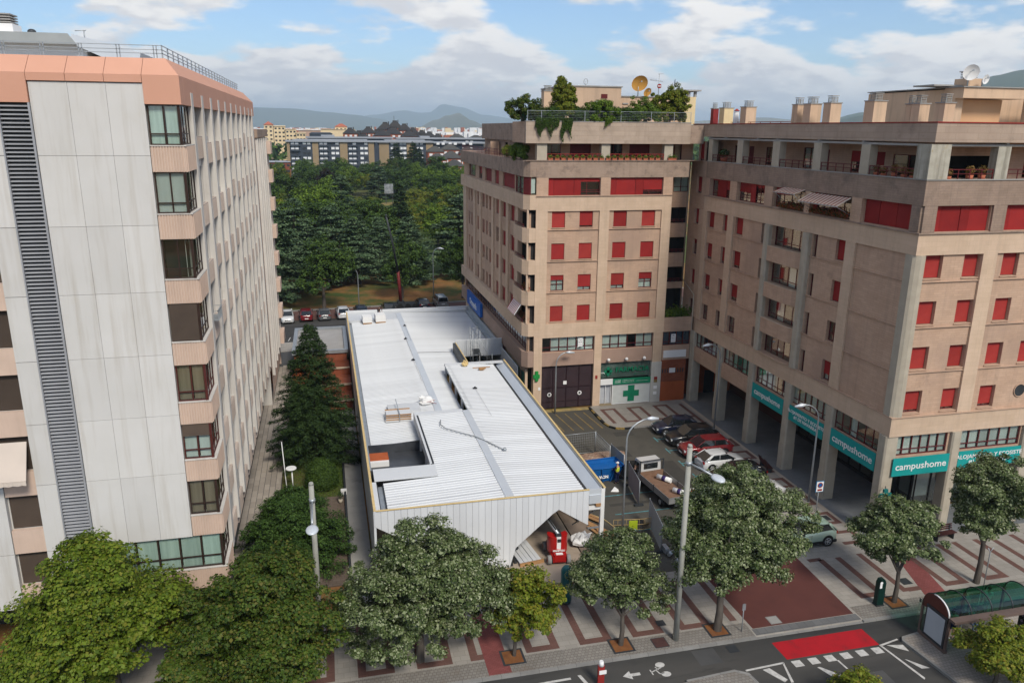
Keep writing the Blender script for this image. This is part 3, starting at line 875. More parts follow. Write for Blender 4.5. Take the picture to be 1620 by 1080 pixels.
for i, (x, y) in enumerate(((8.4, 34.1), (14.35, 33.75), (20.05, 33.85), (31.65, 33.95))):
    b = MB(); b.box(x-0.62, x+0.62, y-0.62, y+0.62, 0.139, 0.146)
    q = MB(); q.box(x-0.5, x+0.5, y-0.5, y+0.5, 0.1462, 0.152)
    o = b.build('tree_pit', METALD); q.build('soil', SOIL, o)
    tag(o, ['square earth pit under the yellow green street tree', 'square earth pit of the silvery street tree left of the tall grey pole', 'square earth pit of the big street tree right of the tall grey pole', 'square earth pit beside the dark green parking meter'][i], 'tree pit')
# path and garden between the tower and the new hall
m = MB(); m.box(-7.0, -4.42, 43.0, 100.5, 0.0, 0.05)
struct(m, 'garden_path_bed', GUT)
tiles = 0
tm = MB(); tm.box(0, 0.385, 0, 0.925, 0, 0.03)
tme = tm.mesh('path_tile', PATH)
gp = thing('garden_path', 'long tiled footpath between the white tower and the garden trees', 'footpath', (-5.7, 60, 0.05))
gp['kind'] = 'structure'; del gp['category']
for j in range(46):
    for i in range(6):
        x, y = -6.95+i*0.42, 46.5+j*0.95
        o = bpy.data.objects.new('tile', tme); COL.objects.link(o); o.parent = gp
        o.location = (x+5.7, y-60+(0.475 if i % 2 else 0), random.uniform(-0.006, 0.006))
m = MB(); m.box(-8.6, -7.02, 40, 112, 0.0, 0.08)
struct(m, 'gutter_strip', GUT)
m = MB(); m.box(-16, -8.62, 40.0, 46.0, 0.0, 0.14)
struct(m, 'porch_floor', pm('terracotta_floor_tile', (0.26, 0.085, 0.035), (0.2, 0.065, 0.028), 0.8, 0.6, brick=(0.33, 0.33, (0.7, 0.6, 0.55), 0.01, 0.15, 'floor')))
m = MB(); m.box(-4.4, 0.3, 55.2, 84.0, 0.0, 0.06)
struct(m, 'lawn', LAWN)
m = MB(); m.box(-4.4, 0.3, 43.0, 55.18, 0.0, 0.055)
struct(m, 'garden_terrace', pm('brown_terrace_paving', (0.17, 0.13, 0.10), (0.13, 0.10, 0.08), 0.5, 0.85, brick=(0.5, 0.25, (0.6, 0.6, 0.6), 0.012, 0.15, 'floor')))
m = MB(); m.box(0.45, 1.75, 40.2, 84.0, 0.0, 0.10)
struct(m, 'concrete_apron', CONC_G)
m = MB(); m.box(0.3, 0.44, 43, 84, 0.0, 0.35)
struct(m, 'low_wall', METALD)
# rear street, bays and park edge
m = MB(); m.prism([(-60, 98.0), (-7.2, 100.6), (30, 104.0), (90, 110), (90, 121), (30, 115.5), (-60, 109.5)], 0.0, 0.012)
struct(m, 'rear_road', ASPH)
m = MB(); m.prism([(-60, 109.6), (30, 115.6), (90, 121.1), (90, 127), (30, 121.5), (-60, 115.5)], 0.0, 0.014)
struct(m, 'parking_bay_strip', pm('red_grey_bays', (0.12, 0.062, 0.052), (0.10, 0.055, 0.048), 0.5, 0.9))
m = MB(); m.prism([(-60, 115.6), (30, 121.6), (90, 127.1), (90, 127.4), (30, 121.9), (-60, 115.9)], 0.0, 0.16)
struct(m, 'park_kerb', KERB)
m = MB(); m.prism([(-7.2, 96.5), (1.4, 97.2), (1.4, 101.2), (-7.2, 100.55)], 0.0, 0.10)
struct(m, 'rear_pavement', PAVE)
m = MB(); m.box(17.95, 70, 104.6, 107, 0.0, 0.08); struct(m, 'rear_pavement_far', PAVE)
marking([[(-6.4, 101.9), (-6.3, 101.9), (-6.1, 103.6), (-6.2, 103.6)], [(-5.6, 101.95), (-5.5, 101.95), (-5.3, 103.7), (-5.4, 103.7)], [(-4.8, 102.0), (-4.7, 102.0), (-4.5, 103.8), (-4.6, 103.8)]], 'zebra_marking')
marking([seg2(-7.0, 100.9, -3.6, 101.3, 0.12), seg2(-3.6, 101.3, -3.2, 103.6, 0.12)], 'road_edge_marking', LINEW, 0.018)
# park lawn, paths and clearing
m = MB(); m.prism([(-60, 116), (30, 122), (90, 127.5), (90, 150), (-60, 146)], 0.0, 0.02)
struct(m, 'park_lawn', PARKG)
m = MB(); m.prism([(-60, 146), (90, 150), (130, 600), (-120, 600)], 0.0, 0.02)
struct(m, 'park_grass', PARKF)
m = MB(); m.prism([(-16, 190), (-12.5, 190), (-9, 235), (-13, 235)], 0.02, 0.03); struct(m, 'park_path', pm('sandy_path', (0.34, 0.27, 0.2), (0.3, 0.24, 0.18), 0.3, 0.9))
m = MB(); m.prism([(13, 284), (36, 288), (36, 300), (12, 296)], 0.02, 0.03); struct(m, 'park_clearing', pm('dry_grass', (0.26, 0.17, 0.07), (0.16, 0.15, 0.05), 0.3, 0.9))

# ================================================================ white tower on the left
L = thing('white_apartment_tower', 'tall white panelled apartment tower with salmon roof band and pink balcony bands', 'apartment building', (-10, 45, 0))
LK = [5.17+3*k for k in range(8)]
LF_, LS = Face('f', 38.0), Face('r', -6.14)
def lz(k): return (5.17+3*k, 7.02+3*k if k < 7 else 27.9)
wallF = Face('f', 38.3)
ops = [(-7.36, -6.38, *lz(k), 1.2) for k in range(1, 8)] + [(-11.1, -6.38, *lz(0), 1.2)]
opsl = [(-15.4, -14.05, 5.17+3*k+0.03, 7.0+3*k) for k in range(-1+1, 8)]
mw = MB()
wallF.wall(mw, -22, -6.36, 4.0, 28.9, ops + [(a, b, c, d) for a, b, c, d in opsl] + [(-18.6, -17.3, c, d) for a, b, c, d in opsl], 0.2, 1.5)
NF = 11
FY = [40.7+3.42*i for i in range(NF)]
ops2, sidebays = [], []
for i in range(NF):
    y0 = FY[i]+0.95
    y1 = (FY[i+1] if i < NF-1 else 77.0)-0.05
    if y1-y0 < 1: continue
    for k in range(8):
        z0, z1 = lz(k)
        s = random.Random(i*31+k)
        if k > 0 or i > 1:
            wid = 1.2 if i > 7 and k > 4 and s.random() < 0.5 else 2.3
            sidebays.append((i, k, y1-wid, y1, z0+s.choice((0, 0, 0.0, 0.3)), z1))
ops2 = [(b[2], b[3], b[4], b[5]) for b in sidebays] + [(38.75, 40.6, *lz(k), 1.2) for k in range(8)]
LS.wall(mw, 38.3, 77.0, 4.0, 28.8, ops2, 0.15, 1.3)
mw.face([(-22, 77, 0), (-6.14, 77, 0), (-6.14, 77, 28.8), (-22, 77, 29)])
mw.face([(-22, 38.3, 28.9), (-6.35, 38.3, 28.9), (-6.35, 77, 28.9), (-22, 77, 28.9)])
mw.face([(-22, 38.3, 4.0), (-6.35, 38.3, 4.0), (-6.35, 77, 3.2), (-22, 77, 3.2)])
mw.face([(-8.7, 38.3+5, 0), (-8.7, 77, 0), (-8.7, 77, 4), (-8.7, 38.3+5, 4)], 1)
mw.face([(-22, 43.3, 0), (-8.7, 43.3, 0), (-8.7, 43.3, 4), (-22, 43.3, 4)], 1)
mw.build('wall', [LFIN, DARK], L)
# white panels
cx_ = [-11.86, -10.36, -8.87, -7.38]
rz_ = [28.76, 25.71, 22.65, 19.58, 16.56, 13.52, 10.47, 6.98]
for r in range(len(rz_)-1):
    for c in range(3):
        b = MB(); b.box(cx_[c]+0.006, cx_[c+1]-0.006, 38.0+random.uniform(0, 0.008), 38.28, rz_[r+1]+0.007, rz_[r]-0.007)
        b.build('panel', LWHITE, L)
b = MB(); b.box(-11.85, -11.16, 38.0, 38.28, 4.0, 6.96); b.build('panel', LWHITE, L)
for r in range(len(rz_)):
    zt = rz_[r] if r else 27.92
    zb = rz_[r+1] if r < len(rz_)-1 else 4.0
    b = MB(); b.box(-14.03, -13.16, 38.0, 38.28, zb+0.012, zt-0.012); b.build('panel', LWHITE, L)
    b = MB(); b.box(-17.2, -15.45, 38.0, 38.28, zb+0.012, zt-0.012); b.build('panel', LWHITE, L)
b = MB(); b.box(-13.14, -13.08, 37.94, 38.29, 4.0, 27.9); b.box(-11.96, -11.88, 37.94, 38.29, 4.0, 27.9)
b.build('louvre_frame', LOUV, L)
b = MB(); b.box(-13.08, -11.96, 38.22, 38.29, 4.0, 27.9); b.build('louvre_backing', METALD, L)
sl = MB(); sl.hexa([(-13.07, 37.95, 0.0), (-11.97, 37.95, 0.0), (-11.97, 38.02, 0.0), (-13.07, 38.02, 0.0), (-13.07, 38.08, 0.075), (-11.97, 38.08, 0.075), (-11.97, 38.2, 0.075), (-13.07, 38.2, 0.075)])
slm = sl.mesh('slat', LOUV)
for i in range(138):
    put(slm, 'slat', L, loc=Vector((0, 0, 4.02+i*0.173))-L.location)
# salmon roof band, sloping parapet in sections
secs = [(-22, -14.9), (-14.88, -13.4), (-13.38, -11.9), (-11.88, -10.4), (-10.38, -8.9), (-8.88, -7.4), (-7.38, -5.88)]
for i, (x0, x1) in enumerate(secs):
    b = MB()
    zb = 27.9 if x1 < -11.88 or x0 > -7.4 else 28.79
    yb = 37.93
    last = i == len(secs)-1
    xt = x1-(0.62 if last else 0)
    b.hexa([(x0, yb, zb), (x1, yb, zb), (x1, 38.9, zb), (x0, 38.9, zb), (x0, yb, 29.1), (x1, yb, 29.1), (x1, 38.9, 29.1), (x0, 38.9, 29.1)])
    b.hexa([(x0, yb, 29.104), (x1, yb, 29.104), (x1 if not last else x1, 39.2, 29.104), (x0, 39.2, 29.104), (x0, 38.75, 29.85), (xt, 38.75, 29.85), (xt, 39.2, 29.85), (x0, 39.2, 29.85)])
    b.build('salmon_parapet_section', SALMON, L)
b = MB()
b.box(-6.6, -5.88, 38.92, 77.3, 27.9, 29.1)
b.hexa([(-6.9, 38.5, 29.104), (-5.88, 37.93, 29.104), (-5.88, 77.3, 29.104), (-6.9, 77.3, 29.104), (-6.9, 38.75, 29.853), (-6.5, 38.75, 29.853), (-6.5, 75.3, 29.853), (-6.9, 75.3, 29.853)])
b.build('salmon_side_parapet', SALMON, L)
b = MB(); b.box(-22, -6.9, 39.2, 77, 29.0, 29.5); b.build('roof', CONC_G, L)
# roof railing
b = MB()
for x in np.arange(-22, -6.7, 1.5):
    for dx in (0, 0.12):
        b.box(x+dx, x+dx+0.04, 39.0, 39.05, 29.85, 30.4)
for z in (30.05, 30.2, 30.38):
    b.box(-22, -6.62, 39.0, 39.03, z, z+0.03)
    b.box(-6.64, -6.61, 39.0, 72.5, z, z+0.03)
for y in np.arange(39.0, 72.6, 1.4):
    b.box(-6.66, -6.61, y, y+0.05, 29.85, 30.4)
b.build('roof_railing', METAL, L)
# penthouse
b = MB(); b.box(-22, -10.9, 44, 60, 29.4, 30.75); b.hexa([(-22, 43.4, 30.75), (-11.2, 43.4, 30.75), (-11.2, 60, 30.75), (-22, 60, 30.75), (-22, 43.4, 31.15), (-11.6, 43.4, 31.15), (-11.6, 60, 31.15), (-22, 60, 31.15)])
b.build('rooftop_house', WHITE, L)
b = MB(); b.hexa([(-22, 43.35, 30.72), (-11.15, 43.35, 30.72), (-11.15, 43.39, 30.72), (-22, 43.39, 30.72), (-22, 43.35, 31.2), (-11.5, 43.35, 31.2), (-11.5, 43.39, 31.2), (-22, 43.39, 31.2)]); b.build('rooftop_fascia', pm('grey_fascia', (0.36, 0.38, 0.38), (0.3, 0.32, 0.32), 0.8, 0.7), L)
b = MB(); b.hexa([(-11.4, 43.6, 30.75), (-8.6, 43.6, 29.5), (-8.6, 58, 29.5), (-11.4, 58, 30.75), (-11.4, 43.6, 31.2), (-8.4, 43.6, 30.45), (-8.4, 58, 30.45), (-11.4, 58, 31.2)]); b.build('roof_hatch_slope', ROOFF, L)
ch = thing('white_chimney', 'white chimney with slatted grey cap on the roof of the white tower', 'chimney', (-14.6, 44.2, 31.1))
b = MB(); b.box(-15.2, -14.0, 44, 45.2, 31.1, 31.62); b.build('stack', WHITE, ch)
b = MB()
for i in range(4): b.box(-15.1, -14.08, 44.05, 45.1, 31.66+i*0.12, 31.72+i*0.12)
b.box(-14.9, -14.3, 44.2, 44.9, 31.62, 32.1); b.build('cap', CONC_G, ch)
ch = thing('vent_cowl', 'small black round vent cowl on the white tower roof', 'vent', (-13.3, 44.3, 31.1))
b = MB(); b.tube([(-13.3, 44.3, 31.1), (-13.3, 44.3, 31.25)], 0.08); b.ball((-13.3, 44.3, 31.3), 0.2, sc=(1, 1, .7)); b.build('cowl', METALD, ch)
b = MB(); b.tube([(-11.0, 44.3, 30.9), (-11.0, 44.3, 31.45)], 0.03); b.tube([(-11.4, 44.3, 31.42), (-10.9, 44.3, 31.45)], 0.02); tag(b.build('roof_aerial', METAL), 'thin metal aerial on the white tower roof', 'antenna')
# corner windows with ribbed pink bands
def ribs(mb, fc, a0, a1, z0, z1, step=0.11):
    n = int(abs(a1-a0)/step)
    for i in range(n):
        a = a0+(a1-a0)*(i+0.5)/n
        fc.box(mb, a-0.03, a+0.03, z0+0.02, z1-0.055, -0.045, 0.0)
Fc, Fs = Face('f', 38.03), Face('r', -5.9)
for k in range(8):
    z0, z1 = lz(k)
    zb0, zb1 = (z0-1.17, z0)
    x0 = -7.36 if k else -9.66
    b = MB()
    b.box(x0, -5.9, 38.03, 38.30, zb0, zb1-0.05)
    b.box(-6.34, -5.9, 38.301, 40.6, zb0, zb1-0.05)
    ribs(b, Fc, x0+0.03, -5.93, zb0, zb1)
    ribs(b, Fs, 38.1, 40.55, zb0, zb1)
    b.build('ribbed_band', LPINK, L)
    b = MB(); b.box(x0-0.002, -5.86, 37.97, 38.31, zb1-0.048, zb1); b.box(-6.33, -5.86, 38.312, 40.62, zb1-0.048, zb1); b.build('coping', LFIN, L)
    fm = BROWNF if k not in (2, 3) else pm('red_brown_frame%d' % k, (0.09, 0.025, 0.02), (0.07, 0.02, 0.018), 3, 0.4)
    if k == 7:
        cf, tr = CURT, 0.28
    elif k in (1,): cf, tr = CURTB, 0.3
    elif k == 3: cf, tr = CURTB, 0.25
    elif k == 0: cf, tr = CURT, 0.33
    elif k == 2: cf, tr = CURTW, 0.25
    else: cf, tr = (CURTW if k == 6 else None), 0.25
    fcw = Face('f', 38.0)
    if k == 0:
        window(fcw, L, -11.12, -6.0, z0, z1, 5, BROWNF, 0.1, tr, cf, sill=False, single_panes=True)
    else:
        window(fcw, L, -7.34, -6.02, z0, z1, 2, fm, 0.1, tr, cf, shut=(0.97 if k == 4 else (0.35 if k == 2 else None)), sm=BSHUT, sill=False, single_panes=k != 6, curt_frac=1.0 if k != 6 else 0.5)
    window(Face('r', -5.92), L, 38.1, 40.55, z0, z1, 3, fm, 0.1, tr, cf if k != 5 else None, sill=False)
    b = MB(); b.box(-6.1, -5.98, 38.04, 38.16, z0, z1-0.002); b.build('corner_post', fm, L)
# left column windows and pink bands
for k in range(8):
    z0, z1 = 5.2+3*k, 7.0+3*k
    for (xa, xb) in ((-15.4, -14.05), (-18.6, -17.25)):
        window(wallF, L, xa, xb, z0, z1, 1, BROWNF, 0.06, None, None, shut=0.98, sm=BSHUT, sill=False)
        b = MB(); b.box(xa-0.02, xb+0.02, 38.05, 38.295, z0-1.22, z0-0.003); b.build('pink_band', LPINK, L)
# fins
fb = MB(); fb.box(-6.34, -5.88, 0, 0.72, 0, 24.0)
fin = fb.mesh('fin', LFIN)
for i, y in enumerate(FY):
    b = MB(); b.box(-6.135, -5.85, y, y+0.6, 4.7, 28.5)
    b.build('fin', LFIN, L)
# spandrels
def spm():
    m = MB(); m.box(0, 2.78, 0.0, 0.145, 0, 1.1)
    for i in range(27):
        m.box(0.05+i*0.1, 0.09+i*0.1, -0.02, 0.0, 0.03, 1.05)
    return m.mesh('spandrel', LSPAN)
spme = spm()
smt = [BROWNF, BROWNF, pm('grey_frame', (0.2, 0.2, 0.2), (0.17, 0.17, 0.17), 2, 0.5)]
for i in range(NF):
    for k in range(8):
        z0, z1 = lz(k)
        put(spme, 'spandrel', L, loc=Vector((-5.99, FY[i]+0.63, z0-1.13+(0.0 if (i*3+k*5)%7 else 0.35)))-L.location, rz=math.pi/2)
for (i, k, y0, y1, z0, z1) in sidebays:
    s = random.Random(i*7+k)
    window(LS, L, y0, y1, z0, z1, 2 if y1-y0 > 1.2 else 1, smt[s.randrange(3)], 0.08, 0.25 if s.random() < 0.5 else None, s.choice((CURTW, CURTB, CURT, None)), sill=False,
           shut=s.choice((None, None, 0.3, 0.6, 0.97)) if i > 0 else None, sm=s.choice((BSHUT, LFIN)))
for (y, z) in ((42.6, 17.2),):
    b = MB()
    for yy in np.arange(y-0.7, y+0.71, 0.14): b.box(-5.72, -5.70, yy, yy+0.02, z, z+0.5)
    b.box(-5.74, -5.69, y-0.75, y+0.75, z+0.5, z+0.53); b.box(-6.1, -5.69, y-0.75, y-0.72, z+0.5, z+0.53); b.box(-6.1, -5.69, y+0.72, y+0.75, z+0.5, z+0.53); b.box(-6.1, -5.69, y-0.75, y+0.75, z, z+0.03)
    b.build('clothes_rack', METAL, L)
# awning lower left
aw = thing('beige_awning', 'beige fabric awning pulled down over a window of the white tower', 'awning', (-14.7, 37.7, 12.6))
b = MB(); b.hexa([(-15.6, 37.2, 11.1), (-14.12, 37.2, 11.1), (-14.12, 37.24, 11.08), (-15.6, 37.24, 11.08), (-15.6, 37.97, 12.75), (-14.12, 37.97, 12.75), (-14.12, 37.99, 12.7), (-15.6, 37.99, 12.7)]); b.build('canopy', pm('beige_fabric', (0.58, 0.50, 0.43), (0.53, 0.46, 0.40), 1, 0.9), aw)
b = MB()
for i in range(8):
    xx = -15.6+i*0.185
    b.hexa([(xx, 37.18, 10.9 if i % 2 else 10.86), (xx+0.18, 37.18, 10.86 if i % 2 else 10.9), (xx+0.18, 37.2, 10.9), (xx, 37.2, 10.9), (xx, 37.18, 11.09), (xx+0.18, 37.18, 11.09), (xx+0.18, 37.2, 11.09), (xx, 37.2, 11.09)])
b.build('valance', pm('beige_fabric_hem', (0.62, 0.54, 0.46), (0.55, 0.48, 0.42), 1, 0.9), aw)
# porch columns
for x in (-8.4, -12.2):
    b = MB(); b.box(x, x+0.5, 39.2, 39.7, 0.0, 3.99); b.build('porch_column', LFIN, L)
# rear block of the tower
L2 = thing('rear_tower_block', 'lower continuation of the white tower with slim windows and white fins', 'apartment building', (-9, 84, 0))
b = MB(); S2f = Face('r', -5.95)
o2 = []
for i in range(4):
    for k in range(7):
        if i in (1, 2): o2.append((78.0+i*3.3, 78.0+i*3.3+1.1, 5.3+3*k, 7.0+3*k))
        else: o2.append((79.0+i*3.3, 79.0+i*3.3+0.8, 5.3+3*k, 7.0+3*k))
S2f.wall(b, 77.01, 91.5, 1.0, 26.6, o2, 0.2, 1.0)
b.face([(-20, 91.5, 0), (-5.95, 91.5, 0), (-5.95, 91.5, 26.6), (-20, 91.5, 26.6)])
b.face([(-20, 77, 26.6), (-5.95, 77, 26.6), (-5.95, 91.5, 26.6), (-20, 91.5, 26.6)])
b.build('wall', [LPINK, DARK], L2)
b = MB(); b.box(-6.0, -5.7, 77.4, 91.7, 26.0, 26.75); b.build('parapet', STONE_D, L2)
for i in range(6):
    b = MB(); b.box(-5.94, -5.68, 77.6+i*2.6, 78.0+i*2.6, 3, 25.9); b.build('fin', LFIN, L2)
for k in range(8):
    b = MB(); b.box(-5.94, -5.3, 88.9, 91.45, 3.2+3*k, 4.5+3*k); b.build('balcony_parapet', LPINK, L2)
for (a, c, d, e) in o2:
    window(S2f, L2, a, c, d, e, 1, BROWNF, 0.08, None, CURTW if random.random() < 0.3 else None, sill=False)
b = MB()
for y in (78, 84, 90): b.box(-6.9, -6.3, y, y+0.6, 0, 3.0)
b.build('brick_pier', BRICK, L2)
b = MB(); b.box(-22, -8.7, 76, 91, 0, 4); b.build('ground_floor', BRICK, L2)
wordsn = ('first', 'second', 'third', 'fourth', 'fifth', 'sixth', 'seventh', 'eighth', 'ninth', 'tenth', 'eleventh', 'twelfth', 'thirteenth', 'fourteenth', 'fifteenth', 'sixteenth', 'seventeenth', 'eighteenth', 'nineteenth', 'twentieth', 'last')
def strokes(parent, x0, x1, y, z, h, mat, n):
    """a line of tiny print too small to read: short upright strokes"""
    b = MB(); w = (x1-x0)/n
    for i in range(n):
        b.box(x0+i*w+w*0.12, x0+i*w+w*0.3, y-0.004, y, z, z+h)
        b.box(x0+i*w+w*0.3, x0+i*w+w*0.8, y-0.004, y, z+h*random.choice((0, 0.4, 0.8)), z+h*random.choice((0.2, 0.6, 1.0))+0.002)
    return b.build('lettering', mat, parent)
# ================================================================ brown stone block with the pharmacy (middle)
FR = (math.pi/2, 0, 0)
B = thing('pharmacy_stone_block', 'brown stone apartment block over the pharmacy, with plants on its roof terrace', 'apartment building', (26, 76, 0))
Bf = Face('f', 70.05)
WX = [(20.58, 21.88), (23.3, 24.62), (26.68, 28.03), (29.57, 30.93)]
BIG = [(20.15, 25.22), (26.25, 31.53)]
MEZ = [(19.85, 25.18), (26.05, 31.42)]
b = MB()
ops = [(a, c, z0, z1) for (z0, z1) in FL for (a, c) in WX] + [(a, c, 21.08, 22.68) for a, c in BIG] + [(a, c, 6.0, 7.44) for a, c in MEZ]
Bf.wall(b, 19.0, 32.5, 4.56, 24.2, ops, 0.2, 1.2)
b.face([(32.5, 70.05, 0), (32.5, 72.6, 0), (32.5, 72.6, 24.2), (32.5, 70.05, 24.2)])
b.face([(19.0, 70.06, 4.56), (32.5, 70.06, 4.56), (32.5, 100, 4.56), (19, 100, 4.56)])
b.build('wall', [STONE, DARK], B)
def bband(x0, x1, z0, z1, mat, name='stone_band', y0=69.9, y1=70.045):
    b = MB(); b.box(x0, x1, y0, y1, z0, z1); return b.build(name, mat, B)
for (x0, x1) in ((19.0, 20.14), (25.23, 26.2), (31.54, 32.5)):
    bband(x0, x1, 8.86, 19.64, STONE_L, 'pier')
    bband(x0, x1, 21.04, 22.7, STONE, 'pier')
bband(19.0, 32.5, 7.46, 8.855, STONE_L)
bband(19.0, 32.5, 19.645, 20.98, STONE_L)
bband(19.0, 34.1, 22.705, 24.22, STONE_D, 'parapet')
for z in (8.84, 11.85, 14.87, 17.87):
    for (x0, x1) in ((20.15, 25.22), (26.21, 31.53)):
        bband(x0, x1, z, z+0.06, STONE, 'ledge', 69.93)
bband(18.95, 32.55, 20.985, 21.035, STONE_D, 'ledge', 69.82)
bband(17.9, 34.15, 24.225, 24.28, STONE_D, 'coping', 69.8, 70.1)
bband(17.93, 34.0, 25.77, 27.68, pm('board_marked_fascia', (0.47, 0.37, 0.29), (0.39, 0.305, 0.235), 0.9, 0.9, 0.3, 25, brick=(2.4, 0.42, (0.72, 0.7, 0.68), 0.012, 0.12, 'wall'), stain=((0.19, 0.145, 0.115), 0.6, 0.7, 0.57), streak=((0.2, 0.155, 0.12), 0.35)), 'roof_fascia', 69.9, 70.3)
b = MB(); b.box(17.88, 34.0, 69.86, 70.34, 27.685, 27.74); b.build('roof_coping', CONC_G, B)
b = MB(); b.prism([(17.93, 70.31), (34.0, 70.31), (34.0, 100), (20, 100), (20, 76), (17.93, 75.0)], 27.2, 27.6); b.build('roof', CONC_G, B)
b = MB(); b.box(17.9, 18.2, 70.305, 75.0, 25.8, 27.68); b.build('roof_fascia', STONE, B)
b = MB(); b.box(19.2, 19.5, 75.0, 96.5, 25.85, 27.6); b.build('roof_fascia', STONE_D, B)
# recessed terrace floor
for (x0, x1) in ((19.05, 20.0), (25.25, 26.1), (31.53, 32.4)):
    b = MB(); b.box(x0, x1, 70.12, 70.75, 24.285, 25.765); b.build('terrace_column', CONC, B)
Bt = Face('f', 72.4)
tops = [(20.3, 22.0, 24.3, 25.7), (22.9, 25.0, 24.3, 25.7), (26.4, 28.2, 24.3, 25.7), (28.9, 31.0, 24.3, 25.7), (32.9, 34.4, 24.2, 25.7)]
b = MB(); Bt.wall(b, 18.3, 35.6, 24.0, 25.77, tops, 0.1, 1.0); b.face([(17.95, 70.1, 24.2), (35.6, 70.1, 24.2), (35.6, 105, 24.2), (17.95, 105, 24.2)]); b.build('terrace_wall', [STONE, DARK], B)
for i, (a, c, z0, z1) in enumerate(tops):
    window(Bt, B, a, c, z0, z1, 2, REDF, 0.06, None, None, shut=(0.97 if i in (1, 3) else None), sm=REDF, sill=False)
railing('terrace_railing', Face('f', 70.2), B, 20.0, 31.5, 24.3, 0.55, REDW, 0, 0.45)
# flower boxes on the parapet: separate things
fp = MB(); fp.box(-0.21, 0.21, -0.1, 0.1, 0, 0.19); fp.box(-0.23, 0.23, -0.12, 0.12, 0.19, 0.22)
fpm = fp.mesh('planter_box', TERRA)
def tuft(n, rx, rz, s, mat, name='foliage'):
    P = rng.normal(size=(n, 3)) * np.array([rx*0.5, rx*0.35, rz*0.45])
    P[:, 2] = np.abs(P[:, 2])
    return quads(P, rng.normal(size=(n, 3))+np.array([0, 0, 0.6]), s*rng.uniform(0.6, 1.2, n), 0.7, mat, name)
tf = tuft(130, 0.24, 0.30, 0.11, LF['mid'])
k = 0
names_x = [20.3+0.62*i for i in range(18)] + [32.1, 32.5]
for i, x in enumerate(names_x):
    if 24.9 < x < 25.2: continue
    k += 1
    o = thing('planter', 'terracotta flower trough on the pharmacy block parapet, %s from the left of its row' % (wordsn[k-1]), 'planter', (x, 70.0, 24.282), group='terracotta troughs along the stone parapet')
    put(fpm, 'trough', o, loc=(0, 0, 0)); put(tf, 'plant', o, loc=(0, 0, 0.2), rz=i*1.3)
# windows of the front
fr = {0: (0.99, 0.99, 0.99, 0.99), 1: (0.32, 0.78, 0.76, 0.42), 2: (0.97, 0.95, 0.98, 0.97), 3: (0.98, 0.88, 0.98, 0.98)}
for k, (z0, z1) in enumerate(FL):
    for i, (a, c) in enumerate(WX):
        window(Bf, B, a, c, z0, z1, 2, REDF, 0.14, 0.42, CURTW if k == 1 else None, shut=fr[k][i], sm=RED if (i+k) % 3 else REDW)
window(Bf, B, *BIG[0], 21.08, 22.68, 4, REDF, 0.14, 0.3, None, segs=[(0, 0.11, 'panel', 1), (0.11, 0.5, 'shutter', 1), (0.5, 0.63, 'panel', 1), (0.63, 1.0, 'shutter', 0.23)])
window(Bf, B, *BIG[1], 21.08, 22.68, 4, REDF, 0.14, 0.3, None, segs=[(0, 0.11, 'panel', 1), (0.11, 0.48, 'shutter', 1), (0.48, 0.63, 'panel', 1), (0.63, 1.0, 'shutter', 0.72)])
for i, (a, c) in enumerate(MEZ):
    window(Bf, B, a, c, 6.0, 7.44, 6, REDF, 0.1, 0.3, CURTW, single_panes=True, sill=False, curt_frac=0.85)
# lower spandrel and columns
b = MB(); b.box(19.0, 25.2, 69.95, 70.04, 4.57, 5.94); b.box(25.95, 31.4, 69.95, 70.04, 4.57, 5.94); b.build('spandrel', pm('pinkish_render', (0.37, 0.255, 0.20), (0.33, 0.225, 0.175), 0.7, 0.85, 0.1, streak=((0.22, 0.16, 0.12), 0.3)), B)
for (x0, x1) in ((19.0, 19.83), (25.2, 25.96), (31.43, 32.4)):
    b = MB(); b.box(x0, x1, 69.86, 70.6, 0, 7.455); b.build('column', STONE_L, B)
b = MB(); b.box(31.36, 32.45, 69.8, 70.5, 0, 4.4); b.build('pilaster', pm('white_rendered_pier', (0.5, 0.49, 0.45), (0.44, 0.43, 0.40), 0.8, 0.8, streak=((0.3, 0.28, 0.24), 0.4)), B)
# garage gate
gt = MB(); gt.box(19.84, 25.18, 70.3, 70.36, 0.1, 4.52); gt.build('gate_backing', METALD, B)
pf = pm('maroon_louvre', (0.035, 0.018, 0.022), (0.026, 0.014, 0.018), 1, 0.6)
for i, (x0, x1) in enumerate(((19.86, 21.1), (21.12, 22.48), (22.5, 23.8), (23.82, 25.16))):
    b = MB()
    for j in range(36):
        z = 0.12+j*0.122
        b.hexa([(x0, 70.22, z), (x1, 70.22, z), (x1, 70.28, z), (x0, 70.28, z), (x0, 70.25, z+0.1), (x1, 70.25, z+0.1), (x1, 70.29, z+0.1), (x0, 70.29, z+0.1)])
    b.box(x0, x0+0.05, 70.19, 70.3, 0.1, 4.52); b.box(x1-0.05, x1, 70.19, 70.3, 0.1, 4.52); b.box(x0, x1, 70.18, 70.3, 2.2, 2.3); b.box(x0, x1, 70.18, 70.3, 0.75, 0.8)
    b.build('gate_leaf', pf, B)
def sign_disc(x, y, z, r, fc='f'):
    o = thing('no_parking_sign', 'small round white garage sign on the maroon gate, %s one' % ('first' if x < 22 else 'second'), 'sign', (x, y, z))
    b = MB(); b.tube([(x, y, z), (x, y-0.02, z)], r, 20); b.build('disc', WHITE, o)
    b = MB(); b.tube([(x, y-0.021, z), (x, y-0.024, z)], r*0.55, 16); b.build('symbol', METALD, o)
sign_disc(20.75, 70.17, 1.55, 0.22); sign_disc(23.9, 70.17, 1.55, 0.22)
b = MB(); b.box(22.15, 22.5, 70.1, 70.16, 2.55, 2.9); tag(b.build('gate_notice', WHITE), 'small square white notice in the middle of the maroon gate', 'sign')
